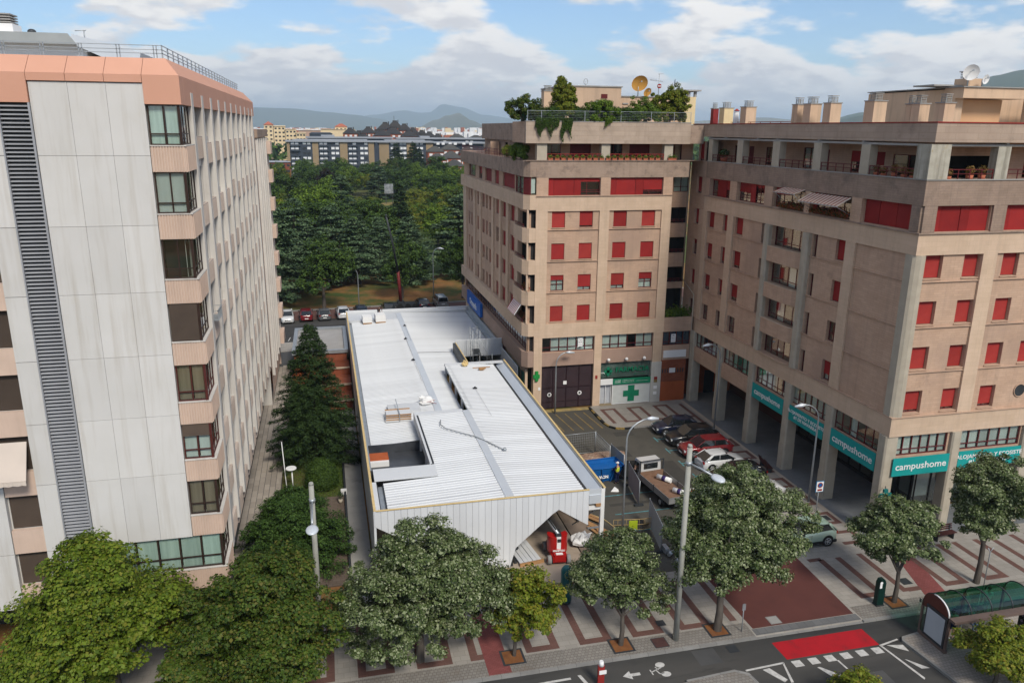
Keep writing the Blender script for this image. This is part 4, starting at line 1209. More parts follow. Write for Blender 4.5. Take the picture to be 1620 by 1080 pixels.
b = MB(); b.box(25.4, 25.62, 69.82, 69.855, 3.0, 3.35); tag(b.build('wall_notice', RED), 'small red plate on the stone column between gate and pharmacy', 'sign')
b = MB(); b.box(19.5, 19.72, 69.82, 69.855, 2.2, 2.5); tag(b.build('wall_notice', WHITE), 'small white plate on the stone column left of the gate', 'sign')
# pharmacy front
b = MB(); b.box(25.98, 31.35, 70.25, 70.3, 2.9, 4.5); b.build('sign_glass_back', pm('dull_green_panel', (0.10, 0.14, 0.13), (0.16, 0.20, 0.18), 0.8, 0.5), B)
FARM = thing('pharmacy_sign', 'large glazed sign reading FARMACIA with a green cross emblem above the shop', 'sign', (28.65, 70.2, 3.7))
b = MB(); b.box(25.98, 31.35, 70.15, 70.19, 2.92, 4.5); b.build('glass', GLASS, FARM)
text('FARMACIA', 0.72, GREEN, FARM, (0.78, -0.09, 0.0), FR, bold=0.014, sx=1.05)
strokes(FARM, 29.6, 30.9, 70.1, 3.14, 0.1, GREEN, 10)
b = MB()
for (x0, x1, z0, z1) in ((26.45, 27.25, 3.45, 3.75), (26.7, 27.0, 3.15, 4.05)): b.box(x0, x1, 70.10, 70.14, z0, z1)
for i in range(8):
    a = i*math.pi/4; b.box(26.85+0.42*math.cos(a)-0.05, 26.85+0.42*math.cos(a)+0.05, 70.095, 70.13, 3.6+0.42*math.sin(a)-0.05, 3.6+0.42*math.sin(a)+0.05)
b.build('cross_emblem', GREEN, FARM)
bn = thing('green_banner', 'long green banner with white lettering under the pharmacy sign', 'banner', (29.4, 69.9, 2.55))
b = MB(); b.box(27.3, 31.45, 69.84, 69.89, 2.24, 2.86); b.build('panel', GREEN, bn)
strokes(bn, 27.55, 28.15, 69.83, 2.60, 0.1, WHITE, 7); strokes(bn, 27.5, 28.15, 69.83, 2.42, 0.1, WHITE, 8); strokes(bn, 28.3, 29.6, 69.83, 2.62, 0.06, WHITE, 14); strokes(bn, 28.3, 29.6, 69.83, 2.45, 0.06, WHITE, 14); strokes(bn, 29.8, 31.1, 69.83, 2.5, 0.035, WHITE, 16)
b = MB(); b.box(25.98, 27.28, 69.84, 69.89, 2.28, 2.9); tag(b.build('white_lintel_sign', WHITE), 'blank white box sign over the pharmacy door', 'sign')
shf = MB()
for j in range(27):
    z = 0.14+j*0.078
    shf.hexa([(27.35, 69.96, z), (31.35, 69.96, z), (31.35, 70.02, z), (27.35, 70.02, z), (27.35, 69.985, z+0.072), (31.35, 69.985, z+0.072), (31.35, 70.02, z+0.072), (27.35, 70.02, z+0.072)])
shf.build('white_roller_shutter', pm('shutter_white', (0.55, 0.57, 0.55), (0.48, 0.50, 0.48), 1.5, 0.6), B)
b = MB(); b.box(27.28, 27.35, 69.92, 70.05, 0.13, 2.24); b.box(31.35, 31.42, 69.9, 70.05, 0.13, 2.24); b.box(27.35, 31.35, 69.93, 70.05, 0.13, 0.2); b.build('shutter_frame', WHITE, B)
cr = thing('painted_cross', 'big green cross on the white roller shutter of the pharmacy', 'sign', (29.35, 69.94, 1.15))
b = MB(); b.box(29.0, 29.7, 69.93, 69.955, 0.35, 2.05); b.box(28.5, 29.0, 69.93, 69.955, 0.88, 1.5); b.box(29.7, 30.2, 69.93, 69.955, 0.88, 1.5); b.build('cross', GREEN, cr)
b = MB(); b.box(26.0, 27.25, 70.25, 70.28, 0.13, 2.25); b.build('entrance_recess', pm('pale_doorway', (0.5, 0.52, 0.55), (0.4, 0.42, 0.45), 1, 0.6), B)
b = MB()
for x in (26.02, 26.6, 27.18): b.box(x, x+0.06, 70.1, 70.18, 0.13, 2.25)
b.build('shop_door', WHITE, B)
b = MB(); b.box(26.0, 27.26, 69.7, 70.2, 0.13, 0.2); b.build('door_step', pm('yellow_step', (0.3, 0.24, 0.15), (0.24, 0.19, 0.12), 1, 0.8), B)
for i, (z, m_) in enumerate(((2.55, REDW), (2.25, LINEY), (1.55, WHITE), (0.95, WHITE))):
    b = MB(); b.box(31.7, 32.05, 69.74, 69.795, z, z+0.28); tag(b.build('wall_plate', m_), ['red plate topmost on the white pier beside the pharmacy', 'yellow plate under the red plate on the white pier', 'white plate half way up the white pier', 'lowest white box on the white pier'][i], 'sign')
for i, x in enumerate((26.7, 28.6, 30.5)):
    o = thing('globe_lamp', '%s of three white globe lamps above the pharmacy sign' % ('leftmost', 'middle', 'rightmost')[i], 'wall lamp', (x, 69.8, 4.9))
    b = MB(); b.ball((x, 69.72, 4.92), 0.17, 12, 8); b.build('globe', WHITE, o)
    b = MB(); b.tube([(x, 69.95, 4.9), (x, 69.8, 4.9)], 0.05); b.build('bracket', METALD, o)
cr = thing('cross_sign', 'small green pharmacy cross fixed to the stone column left of the gate', 'sign', (19.3, 69.7, 4.0))
b = MB(); b.box(19.15, 19.45, 69.66, 69.84, 3.2, 4.2); b.box(18.95, 19.15, 69.66, 69.84, 3.5, 3.85); b.box(19.45, 19.6, 69.66, 69.84, 3.5, 3.85); b.build('cross', pm('cross_green', (0.02, 0.25, 0.05), (0.02, 0.2, 0.05), 2, 0.5), cr)
b = MB(); b.box(19.0, 32.4, 70.9, 71.0, 0, 4.55); b.build('ground_floor_wall', DARK, B)
# brick corner with white sign and low terrace
b = MB(); b.box(32.46, 35.2, 69.97, 70.3, 2.15, 4.5)
b.build('brick_wall', BRICK, B)
b = MB(); b.box(32.46, 35.2, 69.96, 70.3, 0.0, 2.145); b.build('orange_wall', ORNG, B)
for i in range(9):
    b = MB(); b.box(32.62+i*0.28, 32.74+i*0.28, 69.955, 69.972, 3.1, 3.55); b.build('vent_brick', METALD, B)
b = MB(); b.box(33.4, 34.05, 69.93, 69.953, 3.1, 3.6); tag(b.build('small_notice', WHITE), 'small white notice over the brick vents', 'sign')
b = MB(); b.box(32.62, 35.1, 69.86, 69.93, 4.75, 5.5); tag(b.build('blank_sign', WHITE), 'long blank white sign above the brick corner', 'sign')
b = MB(); b.box(32.5, 35.6, 69.94, 70.3, 4.505, 5.98); b.build('spandrel', STONE, B)
b = MB(); b.box(32.5, 35.6, 69.9, 70.25, 7.46, 8.88); b.build('terrace_parapet', STONE, B)
b = MB(); b.box(32.5, 35.6, 70.25, 72.6, 8.4, 8.6); b.build('terrace_floor', CONC_G, B)
cm = Face('f', 70.1)
b = MB(); cm.wall(b, 32.5, 35.6, 5.98, 7.46, [(32.55, 35.5, 6.0, 7.44)], 0.1, 1.0); b.build('corner_wall', [STONE, DARK], B)
window(cm, B, 32.55, 35.5, 6.0, 7.44, 4, REDF, 0.03, 0.25, pm('blue_film', (0.03, 0.06, 0.11), (0.04, 0.07, 0.12), 1, 0.6), single_panes=True, sill=False)
def notice(x, y, z, w, h, lab):
    o = thing('paper_sign', lab, 'sign', (x, y, z))
    b = MB(); b.box(x-w/2, x+w/2, y-0.01, y, z-h/2, z+h/2); b.build('sheet', WHITE, o)
    strokes(o, x-w*0.35, x+w*0.35, y-0.012, z+h*0.22, h*0.16, METALD, 3); strokes(o, x-w*0.35, x+w*0.35, y-0.012, z-h*0.05, h*0.12, METALD, 4); strokes(o, x-w*0.35, x+w*0.35, y-0.012, z-h*0.32, h*0.06, METALD, 7)
notice(33.65, 69.99, 6.75, 0.5, 0.85, 'white paper notice in the blue film window of the corner')
notice(23.75, 69.98, 6.85, 0.5, 0.85, 'white paper notice in the long window above the maroon gate')
# loggia in the reentrant corner
LG = Face('f', 72.7)
b = MB()
lops = [(33.75, 35.55, 8.7, 11.3)] + [(33.75, 35.55, z0-0.1, z1-0.05) for z0, z1 in FL[1:]] + [(33.9, 35.5, 21.1, 22.8)]
LG.wall(b, 32.5, 35.6, 8.6, 25.8, lops, 0.25, 1.8); b.build('loggia_wall', [STONE, DARK], B)
for i, (a, c, z0, z1) in enumerate(lops):
    if i == 5 or z0 > 21: window(LG, B, a, c, z0, z1, 2, REDF, 0.05, 0.3, CURT, sill=False)
    else: railing('loggia_railing', LG, B, a, c, z0, 0.4, REDF, 0.05, 0.4)
b = MB(); b.tube([(35.45, 72.6, 27.4), (35.45, 72.6, 12.3), (35.45, 72.6, 12.3), (35.5, 69.85, 11.2), (35.5, 69.85, 5.0)], 0.05, 8); b.tube([(35.2, 72.6, 27.4), (35.45, 72.6, 27.4)], 0.05, 8); b.build('drainpipe', CONC, B)
# left face of the block
Bl = Face('l', 18.35)
rowsL = []
tl = [(96.3, 101), (92.2, 94.1), (86.7, 90.3), (82.9, 85.0), (75.7, 81.0)]
for a, c in tl: rowsL.append((a, c, 21.24, 22.74))
ml = [(98.4, 99.4), (100.3, 101.2), (94.2, 95.2), (90.8, 92.0), (87.0, 88.0), (88.9, 89.8), (82.9, 84.2), (79.4, 81.2), (75.7, 77.4)]
for z0, z1 in FL:
    for a, c in ml: rowsL.append((a, c, z0-0.05, z1))
crn = [(70.35, 73.6, z0-0.3, z1-0.15) for z0, z1 in FL]
b = MB()
Bl.wall(b, 70.05, 104.5, 4.3, 24.2, rowsL + [(a, c, z0, z1, 1.8) for a, c, z0, z1 in crn] + [(70.3, 103.8, 6.15, 7.65)] + [(70.25, 73.4, 21.2, 22.75)], 0.3, 1.6)
b.face([(18.35, 70.05, 4.3), (19.0, 70.05, 4.3), (19.0, 70.05, 24.2), (18.35, 70.05, 24.2)]) if False else None
b.face([(18.35, 104.5, 4.3), (34, 104.5, 4.3), (34, 104.5, 24.2), (18.35, 104.5, 24.2)])
b.build('side_wall', [STONE, DARK], B)
def lband(y0, y1, z0, z1, mat, name, x0=18.2, x1=18.345):
    b = MB(); b.box(x0, x1, y0, y1, z0, z1); return b.build(name, mat, B)
b = MB(); b.prism([(18.99, 69.9), (18.99, 70.04), (18.33, 70.8), (18.33, 104.5), (17.9, 104.5), (17.9, 70.5), (18.4, 69.9)], 22.78, 24.22); b.build('parapet', STONE_D, B)
b = MB(); b.prism([(18.99, 69.9), (18.99, 70.04), (18.33, 70.8), (18.33, 104.5), (17.9, 104.5), (17.9, 70.5), (18.4, 69.9)], 19.8, 21.15); b.build('stone_band', STONE_L, B)
b = MB(); b.prism([(18.99, 69.9), (18.99, 70.04), (18.33, 70.8), (18.33, 104.6), (17.9, 104.6), (17.9, 70.5), (18.4, 69.9)], 7.7, 8.95); b.build('stone_band', STONE_L, B)
b = MB(); b.prism([(18.99, 69.88), (18.99, 70.04), (18.33, 70.8), (18.33, 104.6), (17.92, 104.6), (17.92, 70.5), (18.4, 69.88)], 4.6, 6.15); b.build('stone_band', pm('pinkish_render2', (0.36, 0.25, 0.20), (0.31, 0.22, 0.17), 0.5, 0.85), B)
for (z0, z1) in ((10.85, 12.2), (13.85, 15.2), (16.87, 18.2)):
    b = MB(); b.prism([(18.99, 69.9), (18.99, 70.04), (18.33, 70.8), (18.33, 74.0), (17.85, 74.0), (17.85, 70.5), (18.35, 69.9)], z0-0.1, z1-0.1); b.build('balcony_parapet', STONE_L, B)
for z0 in (8.95, 12.1, 15.1, 18.1):
    railing('balcony_railing', Face('l', 18.0), B, 70.6, 73.9, z0, 0.35, REDF, 0, 0.5)
b = MB()
for y in (70.6, 72.1, 73.5): b.box(17.95, 18.05, y-0.04, y+0.04, 21.2, 22.76)
b.box(18.0, 18.05, 70.6, 73.5, 21.2, 21.26); b.box(18.0, 18.05, 70.6, 73.5, 21.62, 21.68); b.box(18.0, 18.05, 70.6, 73.5, 22.7, 22.76)
b.hexa([(18.4, 69.98, 21.17), (18.5, 69.98, 21.17), (18.12, 70.5, 21.17), (18.02, 70.5, 21.17), (18.4, 69.98, 22.76), (18.5, 69.98, 22.76), (18.12, 70.5, 22.76), (18.02, 70.5, 22.76)])
b.build('bay_window_frame', REDF, B)
b = MB(); b.box(18.06, 18.07, 70.6, 73.5, 21.26, 22.7); b.box(18.45, 18.95, 70.0, 70.01, 21.17, 22.75); b.build('bay_window_glass', GLASS, B)
b = MB(); b.box(18.12, 18.14, 70.7, 73.4, 21.3, 22.6); b.box(18.5, 18.9, 70.06, 70.07, 21.3, 22.6); b.build('curtain', CURTW, B)
for (y0, y1) in ((70.05, 70.3), (73.65, 74.6), (77.9, 78.9), (81.4, 82.3), (85.2, 86.2), (92.4, 93.4), (96.0, 97.2), (102.2, 104.4)):
    lband(y0, y1, 8.955, 19.795, STONE_L, 'pier')
for a, c, z0, z1 in rowsL:
    s = random.random()
    window(Bl, B, a, c, z0, z1, 2 if c-a < 2 else 3, REDF, 0.2, 0.4, CURTW if s < 0.3 else None, shut=random.choice((0.98, 0.98, 0.98, 0.6, None)), sm=RED, sill=False)
window(Bl, B, 70.3, 103.8, 6.15, 7.65, 32, REDF, 0.12, 0.3, CURTW, single_panes=True, sill=False, curt_frac=0.85)
railing('terrace_side_railing', Face('l', 18.1), B, 75.2, 104.3, 24.22, 0.75, REDF, 0, 0.8)
Bu = Face('l', 19.55)
uo = [(80.0, 81.2, 24.22, 25.6), (84, 85.5, 24.22, 25.6), (88, 89.2, 24.22, 25.6), (92.5, 94, 24.22, 25.6)]
b = MB(); Bu.wall(b, 75.0, 96.4, 24.2, 25.85, uo, 0.1, 1.0); b.face([(19.55, 96.4, 24.2), (34, 96.4, 24.2), (34, 96.4, 27.3), (19.55, 96.4, 27.3)]); b.build('terrace_side_wall', [STONE_D, DARK], B)
b = MB()
for i in range(8):
    b.box(18.4, 19.4, 90.0-i*0.35, 90.35-i*0.35, 24.22, 24.4+0.18*i)
b.build('terrace_steps', STONE, B)
b = MB(); b.box(18.4, 18.6, 80.5, 104, 0.0, 4.3); b.box(18.35, 18.6, 70.6, 80.5, 0.0, 4.3); b.build('lower_side_wall', STONE_L, B)
for i, (y0, y1) in enumerate(((76.4, 78.4), (72.8, 75.4), (70.9, 71.9))):
    b = MB(); b.box(18.27, 18.345, y0, y1, 1.9, 3.8); b.build('shop_window', pm('green_shopfront%d' % i, (0.03, 0.10, 0.075), (0.05, 0.14, 0.11), 1.5, 0.3), B)
b = MB(); b.box(18.27, 18.345, 79.3, 80.6, 3.0, 4.2); b.build('shop_window', REDF, B)
bs = thing('blue_sign', 'blue projecting shop sign at the far corner of the pharmacy block', 'sign', (17.8, 98.5, 5.7))
b = MB(); b.box(17.55, 17.85, 89.5, 98.4, 5.0, 6.7); b.build('panel', pm('sign_blue', (0.01, 0.11, 0.42), (0.01, 0.09, 0.36), 1, 0.4), bs)
text('Ortopedia', 1.1, WHITE, bs, (-0.27, -4.4, 0.0), (math.pi/2, 0, -math.pi/2), bold=0.01)
aw = thing('striped_balcony_awning', 'red and white striped awning over the lowest corner balcony of the pharmacy block', 'awning', (17.6, 72.2, 10.5))
b = MB()
for i in range(14):
    y = 70.7+i*0.22
    b.hexa([(17.2, y, 9.75), (17.2, y+0.22, 9.75), (17.22, y+0.22, 9.72), (17.22, y, 9.72), (17.85, y, 10.75), (17.85, y+0.22, 10.75), (17.87, y+0.22, 10.72), (17.87, y, 10.72)], i % 2)
b.build('canopy', [WHITE, REDW], aw)
fl = quads(rng.normal(size=(500, 3))*np.array([0.12, 0.5, 0.14]), rng.normal(size=(500, 3)), 0.13, 0.7, LF['flower'], 'foliage')
for i, (x, y, z) in enumerate(((18.4, 71.6, 9.3), (18.4, 71.2, 12.4), (18.45, 73.0, 9.25))):
    o = put(fl, 'balcony_plants', None, loc=(x, y, z)); tag(o, ['potted plants behind the lowest corner balcony of the pharmacy block', 'potted plants on the second corner balcony from below of the pharmacy block', 'plants under the striped awning of the lowest corner balcony'][i], 'plants')
o = put(quads(rng.normal(size=(1800, 3))*np.array([0.8, 0.3, 0.35]), rng.normal(size=(1800, 3)), 0.2, 0.7, LF['mid'], 'foliage'), 'terrace_plants', None, loc=(34.2, 70.9, 9.0))
tag(o, 'leafy plants behind the low terrace wall in the inner corner', 'plants')
# roof structures of the pharmacy block
pt = thing('rooftop_house', 'cream rendered rooftop house behind the terrace plants with a small square window', 'rooftop house', (27, 78, 27.6))
b = MB(); b.box(23.2, 29.2, 76, 84, 27.5, 31.05); b.box(29.2, 36.2, 76.6, 84, 27.5, 30.2); b.build('walls', CREAM, pt)
b = MB(); b.box(23.1, 29.3, 75.9, 84, 31.052, 31.17); b.box(29.3, 36.3, 76.5, 84, 30.2, 30.3); b.build('roof_edge', CONC_G, pt)
b = MB(); b.box(27.1, 27.75, 75.95, 75.995, 30.0, 30.4); b.build('window', REDF, pt)
b = MB(); b.box(26.4, 26.9, 75.93, 75.99, 29.6, 29.75); b.box(29.6, 30.2, 76.5, 76.59, 29.5, 29.62); b.build('ledge', CONC_G, pt)
def chimney(x, y, z, w, h, mat, lab, cap=True, d=None):
    o = thing('chimney', lab, 'chimney', (x, y, z))
    d = d or w
    b = MB(); b.box(x-w/2, x+w/2, y-d/2, y+d/2, z, z+h); b.build('stack', mat, o)
    b = MB(); b.box(x-w/2-0.05, x+w/2+0.05, y-d/2-0.05, y+d/2+0.05, z+h, z+h+0.06)
    for i in range(4):
        b.box(x-w*0.28, x+w*0.28, y-d*0.28, y+d*0.28, z+h+0.1+i*0.1, z+h+0.14+i*0.1)
    for sx in (-1, 1):
        for s_ in (-1, 1):
            b.box(x+sx*w*0.25-0.02, x+sx*w*0.25+0.02, y+s_*d*0.25-0.02, y+s_*d*0.25+0.02, z+h+0.06, z+h+0.45)
    b.box(x-w*0.33, x+w*0.33, y-d*0.33, y+d*0.33, z+h+0.5, z+h+0.55)
    b.build('cap', CONC_G, o)
    return o
chimney(21.7, 76.3, 27.6, 1.0, 2.95, CREAM, 'cream chimney beside the tall cypress-like bush on the pharmacy block')
ch = thing('yellow_chimney', 'yellow rendered chimney block with flat concrete slab cap right of the roof terrace', 'chimney', (36.6, 77, 27.6))
b = MB(); b.box(35.9, 37.4, 76.2, 78, 27.6, 30.3); b.build('stack', CREAMY, ch)
b = MB(); b.box(35.4, 37.8, 75.9, 78.4, 30.85, 30.98)
for x in (35.8, 36.5, 37.2): b.box(x, x+0.25, 76.2, 76.45, 30.3, 30.85)
b.box(35.7, 36.2, 76.8, 77.4, 30.98, 31.15)
b.build('cap', CONC_G, ch)
def dish(x, y, z, r, lab, mat, rz=0.0, tilt=35, mast=0.8):
    o = thing('satellite_dish', lab, 'satellite dish', (x, y, z), rz)
    b = MB()
    n, mm = 20, 5
    for i in range(mm):
        for j in range(n):
            q = []
            for (ii, jj) in ((i, j), (i+1, j), (i+1, j+1), (i, j+1)):
                rr = r*ii/mm; t = 2*math.pi*jj/n
                q.append((rr*math.cos(t), -0.22*(rr*rr)/r, rr*math.sin(t)*0.95))
            q = [(px, py*math.cos(R(tilt))-0+pz*math.sin(R(tilt)), pz*math.cos(R(tilt))-py*math.sin(R(tilt))) for px, py, pz in q]
            b.face(q, 0, True)
    put(b.mesh('reflector', mat), 'reflector', o, loc=(0, -0.05, mast))
    b = MB(); b.tube([(0, 0.12, 0), (0, 0.12, mast)], 0.05); b.tube([(0, 0, mast), (0, -r*0.8, mast+0.1)], 0.02); b.box(-0.05, 0.05, -r*0.85, -r*0.72, mast+0.03, mast+0.16)
    put(b.mesh('mast', METAL), 'mast', o, loc=(0, 0, 0))
    return o
ORD = pm('orange_dish', (0.62, 0.33, 0.08), (0.56, 0.29, 0.07), 1.5, 0.6)
dish(31.1, 76.2, 30.25, 0.85, 'large orange satellite dish on the rooftop house', ORD, 0, -25, 1.3)
dish(32.0, 76.3, 30.25, 0.48, 'smaller orange satellite dish just right of the large one', ORD, 0.35, -25, 0.45)
dish(35.1, 76.8, 30.3, 0.45, 'pale thin satellite dish seen from the side by the aerials', METAL, 1.2, 0, 1.35)
b = MB(); b.tube([(25.6, 76.4, 31.1), (25.6, 76.4, 31.6)], 0.02, 6); b.tube([(25.6+0.2*math.cos(t*0.52), 76.4, 31.55+0.28*math.sin(t*0.52)) for t in range(13)], 0.03, 6)
tag(b.build('loop_aerial', METAL), 'small hoop shaped aerial on the cream rooftop house', 'antenna')
an = thing('television_aerial', 'tall television aerial mast with cross arms and a red white drum', 'antenna', (33.5, 76.8, 30.3))
b = MB(); b.tube([(33.5, 76.8, 30.2), (33.5, 76.8, 32.5)], 0.03, 6)
b.tube([(32.5, 76.8, 31.9), (33.9, 76.8, 31.75)], 0.02, 6); b.tube([(33.4, 76.8, 32.45), (33.95, 76.8, 32.5)], 0.02, 6)
for i in range(6): b.tube([(32.6+i*0.2, 76.6, 31.9-i*0.02), (32.6+i*0.2, 77.0, 31.9-i*0.02)], 0.012, 5); b.tube([(32.6+i*0.12, 76.8, 31.78), (32.6+i*0.12, 76.8, 32.05)], 0.012, 5)
b.build('mast', METAL, an)
b = MB(); b.tube([(33.5, 76.72, 31.3), (33.5, 76.6, 31.3)], 0.22, 16); b.build('drum', REDW, an)
b = MB(); b.box(33.3, 33.7, 76.58, 76.6, 31.26, 31.34); b.build('drum_stripe', WHITE, an)
# terrace glass screen and green bin
gs = thing('glass_balustrade', 'thin wire and glass balustrade along the roof terrace edge', 'railing', (26, 70.15, 27.74))
b = MB()
for x in (18.1, 19.4, 23.5, 27.0, 30.0, 32.3, 34.0): b.box(x, x+0.04, 70.1, 70.14, 27.74, 28.65)
b.box(18.1, 34.04, 70.11, 70.13, 28.6, 28.63); b.build('posts', METAL, gs)
b = MB()
for i in range(5): b.box(18.14, 34.0, 70.115, 70.122, 27.9+i*0.14, 27.908+i*0.14)
b.build('wires', METAL, gs)
b = MB(); b.box(16.9+1.1, 18.4, 71.6, 72.2, 27.6, 28.35); tag(b.build('green_bin', pm('green_plastic', (0.02, 0.12, 0.05), (0.02, 0.1, 0.04), 2, 0.5)), 'green plastic bin at the left end of the roof terrace', 'bin')

# ================================================================ brown stone block with the arcade (right)
C_ = thing('arcade_stone_block', 'brown stone apartment block above the arcade with the teal banners', 'apartment building', (45, 56, 0))
Cl, Cf = Face('l', 35.75), Face('f', 40.95)
CB = [(64.6, 68.4), (58.8, 63.3), (53.1, 57.5), (47.6, 52.3), (41.8, 46.4)]
CM = [(64.4, 69.2), (58.65, 63.45), (52.85, 57.7), (47.5, 52.15), (41.75, 46.7)]
CW = []
for k, (z0, z1) in enumerate(FL):
    CW += [(67.3, 68.5, z0, z1, k), (64.65, 65.6, z0, z1, k), (62.0, 63.35, z0, z1, k), (47.75, 48.85, z0, z1, k), (70.3, 71.4, z0, z1, k), (51.1, 51.65, z0-0.3, z1, k), (58.35, 58.9, z0-0.3, z1, k)]
CW += [(70.3, 71.4, 21.1, 22.7, 4), (70.3, 71.4, 24.2, 26.0, 4)]
bow = [(52.62, 57.25, z0-0.15, z1-0.03, 1.6) for z0, z1 in FL]
b = MB()
Cl.wall(b, 41.6, 72.75, 4.56, 24.15, [o[:4] for o in CW] + bow + [(a, c, 21.08, 22.66) for a, c in CB] + [(a, c, 5.98, 7.42) for a, c in CM], 0.32, 1.5)
b.face([(35.75, 72.75, 4.56), (60, 72.75, 4.56), (60, 72.75, 24.2), (35.75, 72.75, 24.2)])
CFW = []
for k, (z0, z1) in enumerate(FL):
    for a, c in ((36.5, 37.8), (39.38, 40.63), (42.35, 43.62), (47.6, 48.9), (50.8, 52.1)): CFW.append((a, c, z0, z1))
    if k: CFW.append((45.0, 46.3, z0, z1))
CFB = [(36.72, 40.8), (41.9, 46.3), (47.4, 52)]
CFM = [(36.25, 40.38), (41.35, 46.4), (47.3, 52)]
Cf.wall(b, 35.76, 60, 4.56, 24.15, CFW + [(a, c, 21.05, 22.64) for a, c in CFB] + [(a, c, 6.05, 7.5) for a, c in CFM] + [(45.35, 45.9, 9.8, 10.35)], 0.35, 1.5)
b.face([(35.76, 40.96, 4.56), (60, 40.96, 4.56), (60, 72.7, 4.56), (35.76, 72.7, 4.56)])
b.face([(35.76, 40.96, 24.15), (60, 40.96, 24.15), (60, 72.7, 24.15), (35.76, 72.7, 24.15)])
b.build('wall', [STONE, DARK], C_)
def cl(y0, y1, z0, z1, mat, name, x0=35.6, x1=35.745):
    b = MB(); b.box(x0, x1, y0, y1, z0, z1); return b.build(name, mat, C_)
def cf(x0, x1, z0, z1, mat, name, y0=40.8, y1=40.945):
    b = MB(); b.box(x0, x1, y0, y1, z0, z1); return b.build(name, mat, C_)
STC = pm('weathered_terrace_band', (0.34, 0.25, 0.195), (0.265, 0.195, 0.15), 0.8, 0.9, 0.3, 30, brick=stone_brick, stain=((0.13, 0.10, 0.085), 0.6, 0.6, 0.53), streak=((0.16, 0.125, 0.1), 0.5))
b = MB(); b.prism([(35.6, 40.8), (60, 40.8), (60, 40.944), (35.744, 40.944), (35.744, 69.3), (35.6, 69.3)], 22.68, 24.2); b.build('terrace_parapet', STC, C_)
b = MB(); b.prism([(35.54, 40.74), (60, 40.74), (60, 40.99), (35.79, 40.99), (35.79, 69.3), (35.54, 69.3)], 24.205, 24.27); b.build('coping', CONC_G, C_)
b = MB(); b.prism([(35.6, 40.8), (60, 40.8), (60, 40.944), (35.744, 40.944), (35.744, 69.3), (35.6, 69.3)], 19.62, 20.93); b.build('stone_band', STONE_L, C_)
b = MB(); b.prism([(35.5, 40.7), (60, 40.7), (60, 40.944), (35.744, 40.944), (35.744, 69.3), (35.5, 69.3)], 20.94, 21.02); b.build('ledge', STONE_D, C_)
b = MB(); b.prism([(35.6, 40.8), (60, 40.8), (60, 40.944), (35.744, 40.944), (35.744, 69.3), (35.6, 69.3)], 7.5, 8.82); b.build('stone_band', STONE_L, C_)
b = MB(); b.prism([(35.53, 40.72), (60, 40.72), (60, 40.944), (35.744, 40.944), (35.744, 69.3), (35.53, 69.3)], 8.83, 8.9); b.build('ledge', STONE, C_)
for y0, y1 in ((68.55, 69.3), (63.56, 64.55), (46.6, 47.65), (69.3, 70.2)):
    cl(y0, y1, 8.905, 19.615, STONE_L if y0 < 69 else STONE, 'pier')
for (y0, y1) in ((68.45, 69.3), (63.35, 64.55), (57.55, 58.75), (52.35, 53.05), (46.45, 47.55)):
    cl(y0, y1, 21.03, 22.67, STONE, 'pier')
cl(40.945, 41.75, 21.03, 22.67, STC, 'pier')
for (x0, x1) in ((35.745, 36.68), (40.85, 41.85), (46.35, 47.35)): cf(x0, x1, 21.03, 22.67, STC, 'pier')
for (x0, x1) in ((40.66, 41.75), (46.4, 47.4)): cf(x0, x1, 8.905, 19.615, STONE_L, 'pier')
for (x0, x1) in ((36.3, 40.65), (41.76, 46.39)):
    for z in (11.85, 14.87, 17.87): cf(x0, x1, z, z+0.06, STONE, 'ledge', 40.84)
for (y0, y1) in ((64.56, 68.54), (58.0, 63.55), (47.66, 51.8), (41.65, 46.59)):
    for z in (11.85, 14.87, 17.87): cl(y0, y1, z, z+0.06, STONE, 'ledge', 35.64)
for (y0, y1) in ((57.3, 58.0), (51.8, 52.58)):
    b = MB(); b.prism([(35.35, y0+0.12), (35.47, y0), (35.9, y0), (35.9, y1), (35.47, y1), (35.35, y1-0.12)], 8.905, 19.615); b.build('column', CONC, C_)
b = MB(); b.prism([(35.55, 41.0), (35.7, 40.85), (35.98, 40.72), (36.28, 40.72), (36.28, 40.94), (35.745, 40.94), (35.745, 41.62), (35.55, 41.62)], 8.905, 19.615); b.build('corner_column', CONC, C_)
# bow balconies
for k, (z0, z1) in enumerate(FL):
    zt = z0-0.15
    zb = zt-1.25 if k else 8.91
    pts = [(35.9, 57.28), (35.42, 57.28), (35.36, 56.0), (35.38, 54.2), (35.5, 53.3), (35.75, 52.75), (35.95, 52.6), (36.1, 52.6), (36.1, 57.28)]
    b = MB(); b.prism(pts[::-1], zb+0.01, zt-0.05); b.build('bow_parapet', STONE, C_)
    b = MB(); b.prism([(35.85, 57.27), (35.38, 57.27), (35.32, 56.0), (35.34, 54.2), (35.46, 53.3), (35.7, 52.75), (35.9, 52.61)][::-1], zt-0.045, zt); b.build('bow_coping', STONE_L, C_)
    wfr = window(Face('l', 36.05), C_, 52.7, 57.22, zt-0.25, z1-0.05, 5 if k == 0 else 4, REDF, 0.05, 0.33, CURTW if k in (1, 2) else None, single_panes=True, sill=False, curt_frac=0.45)
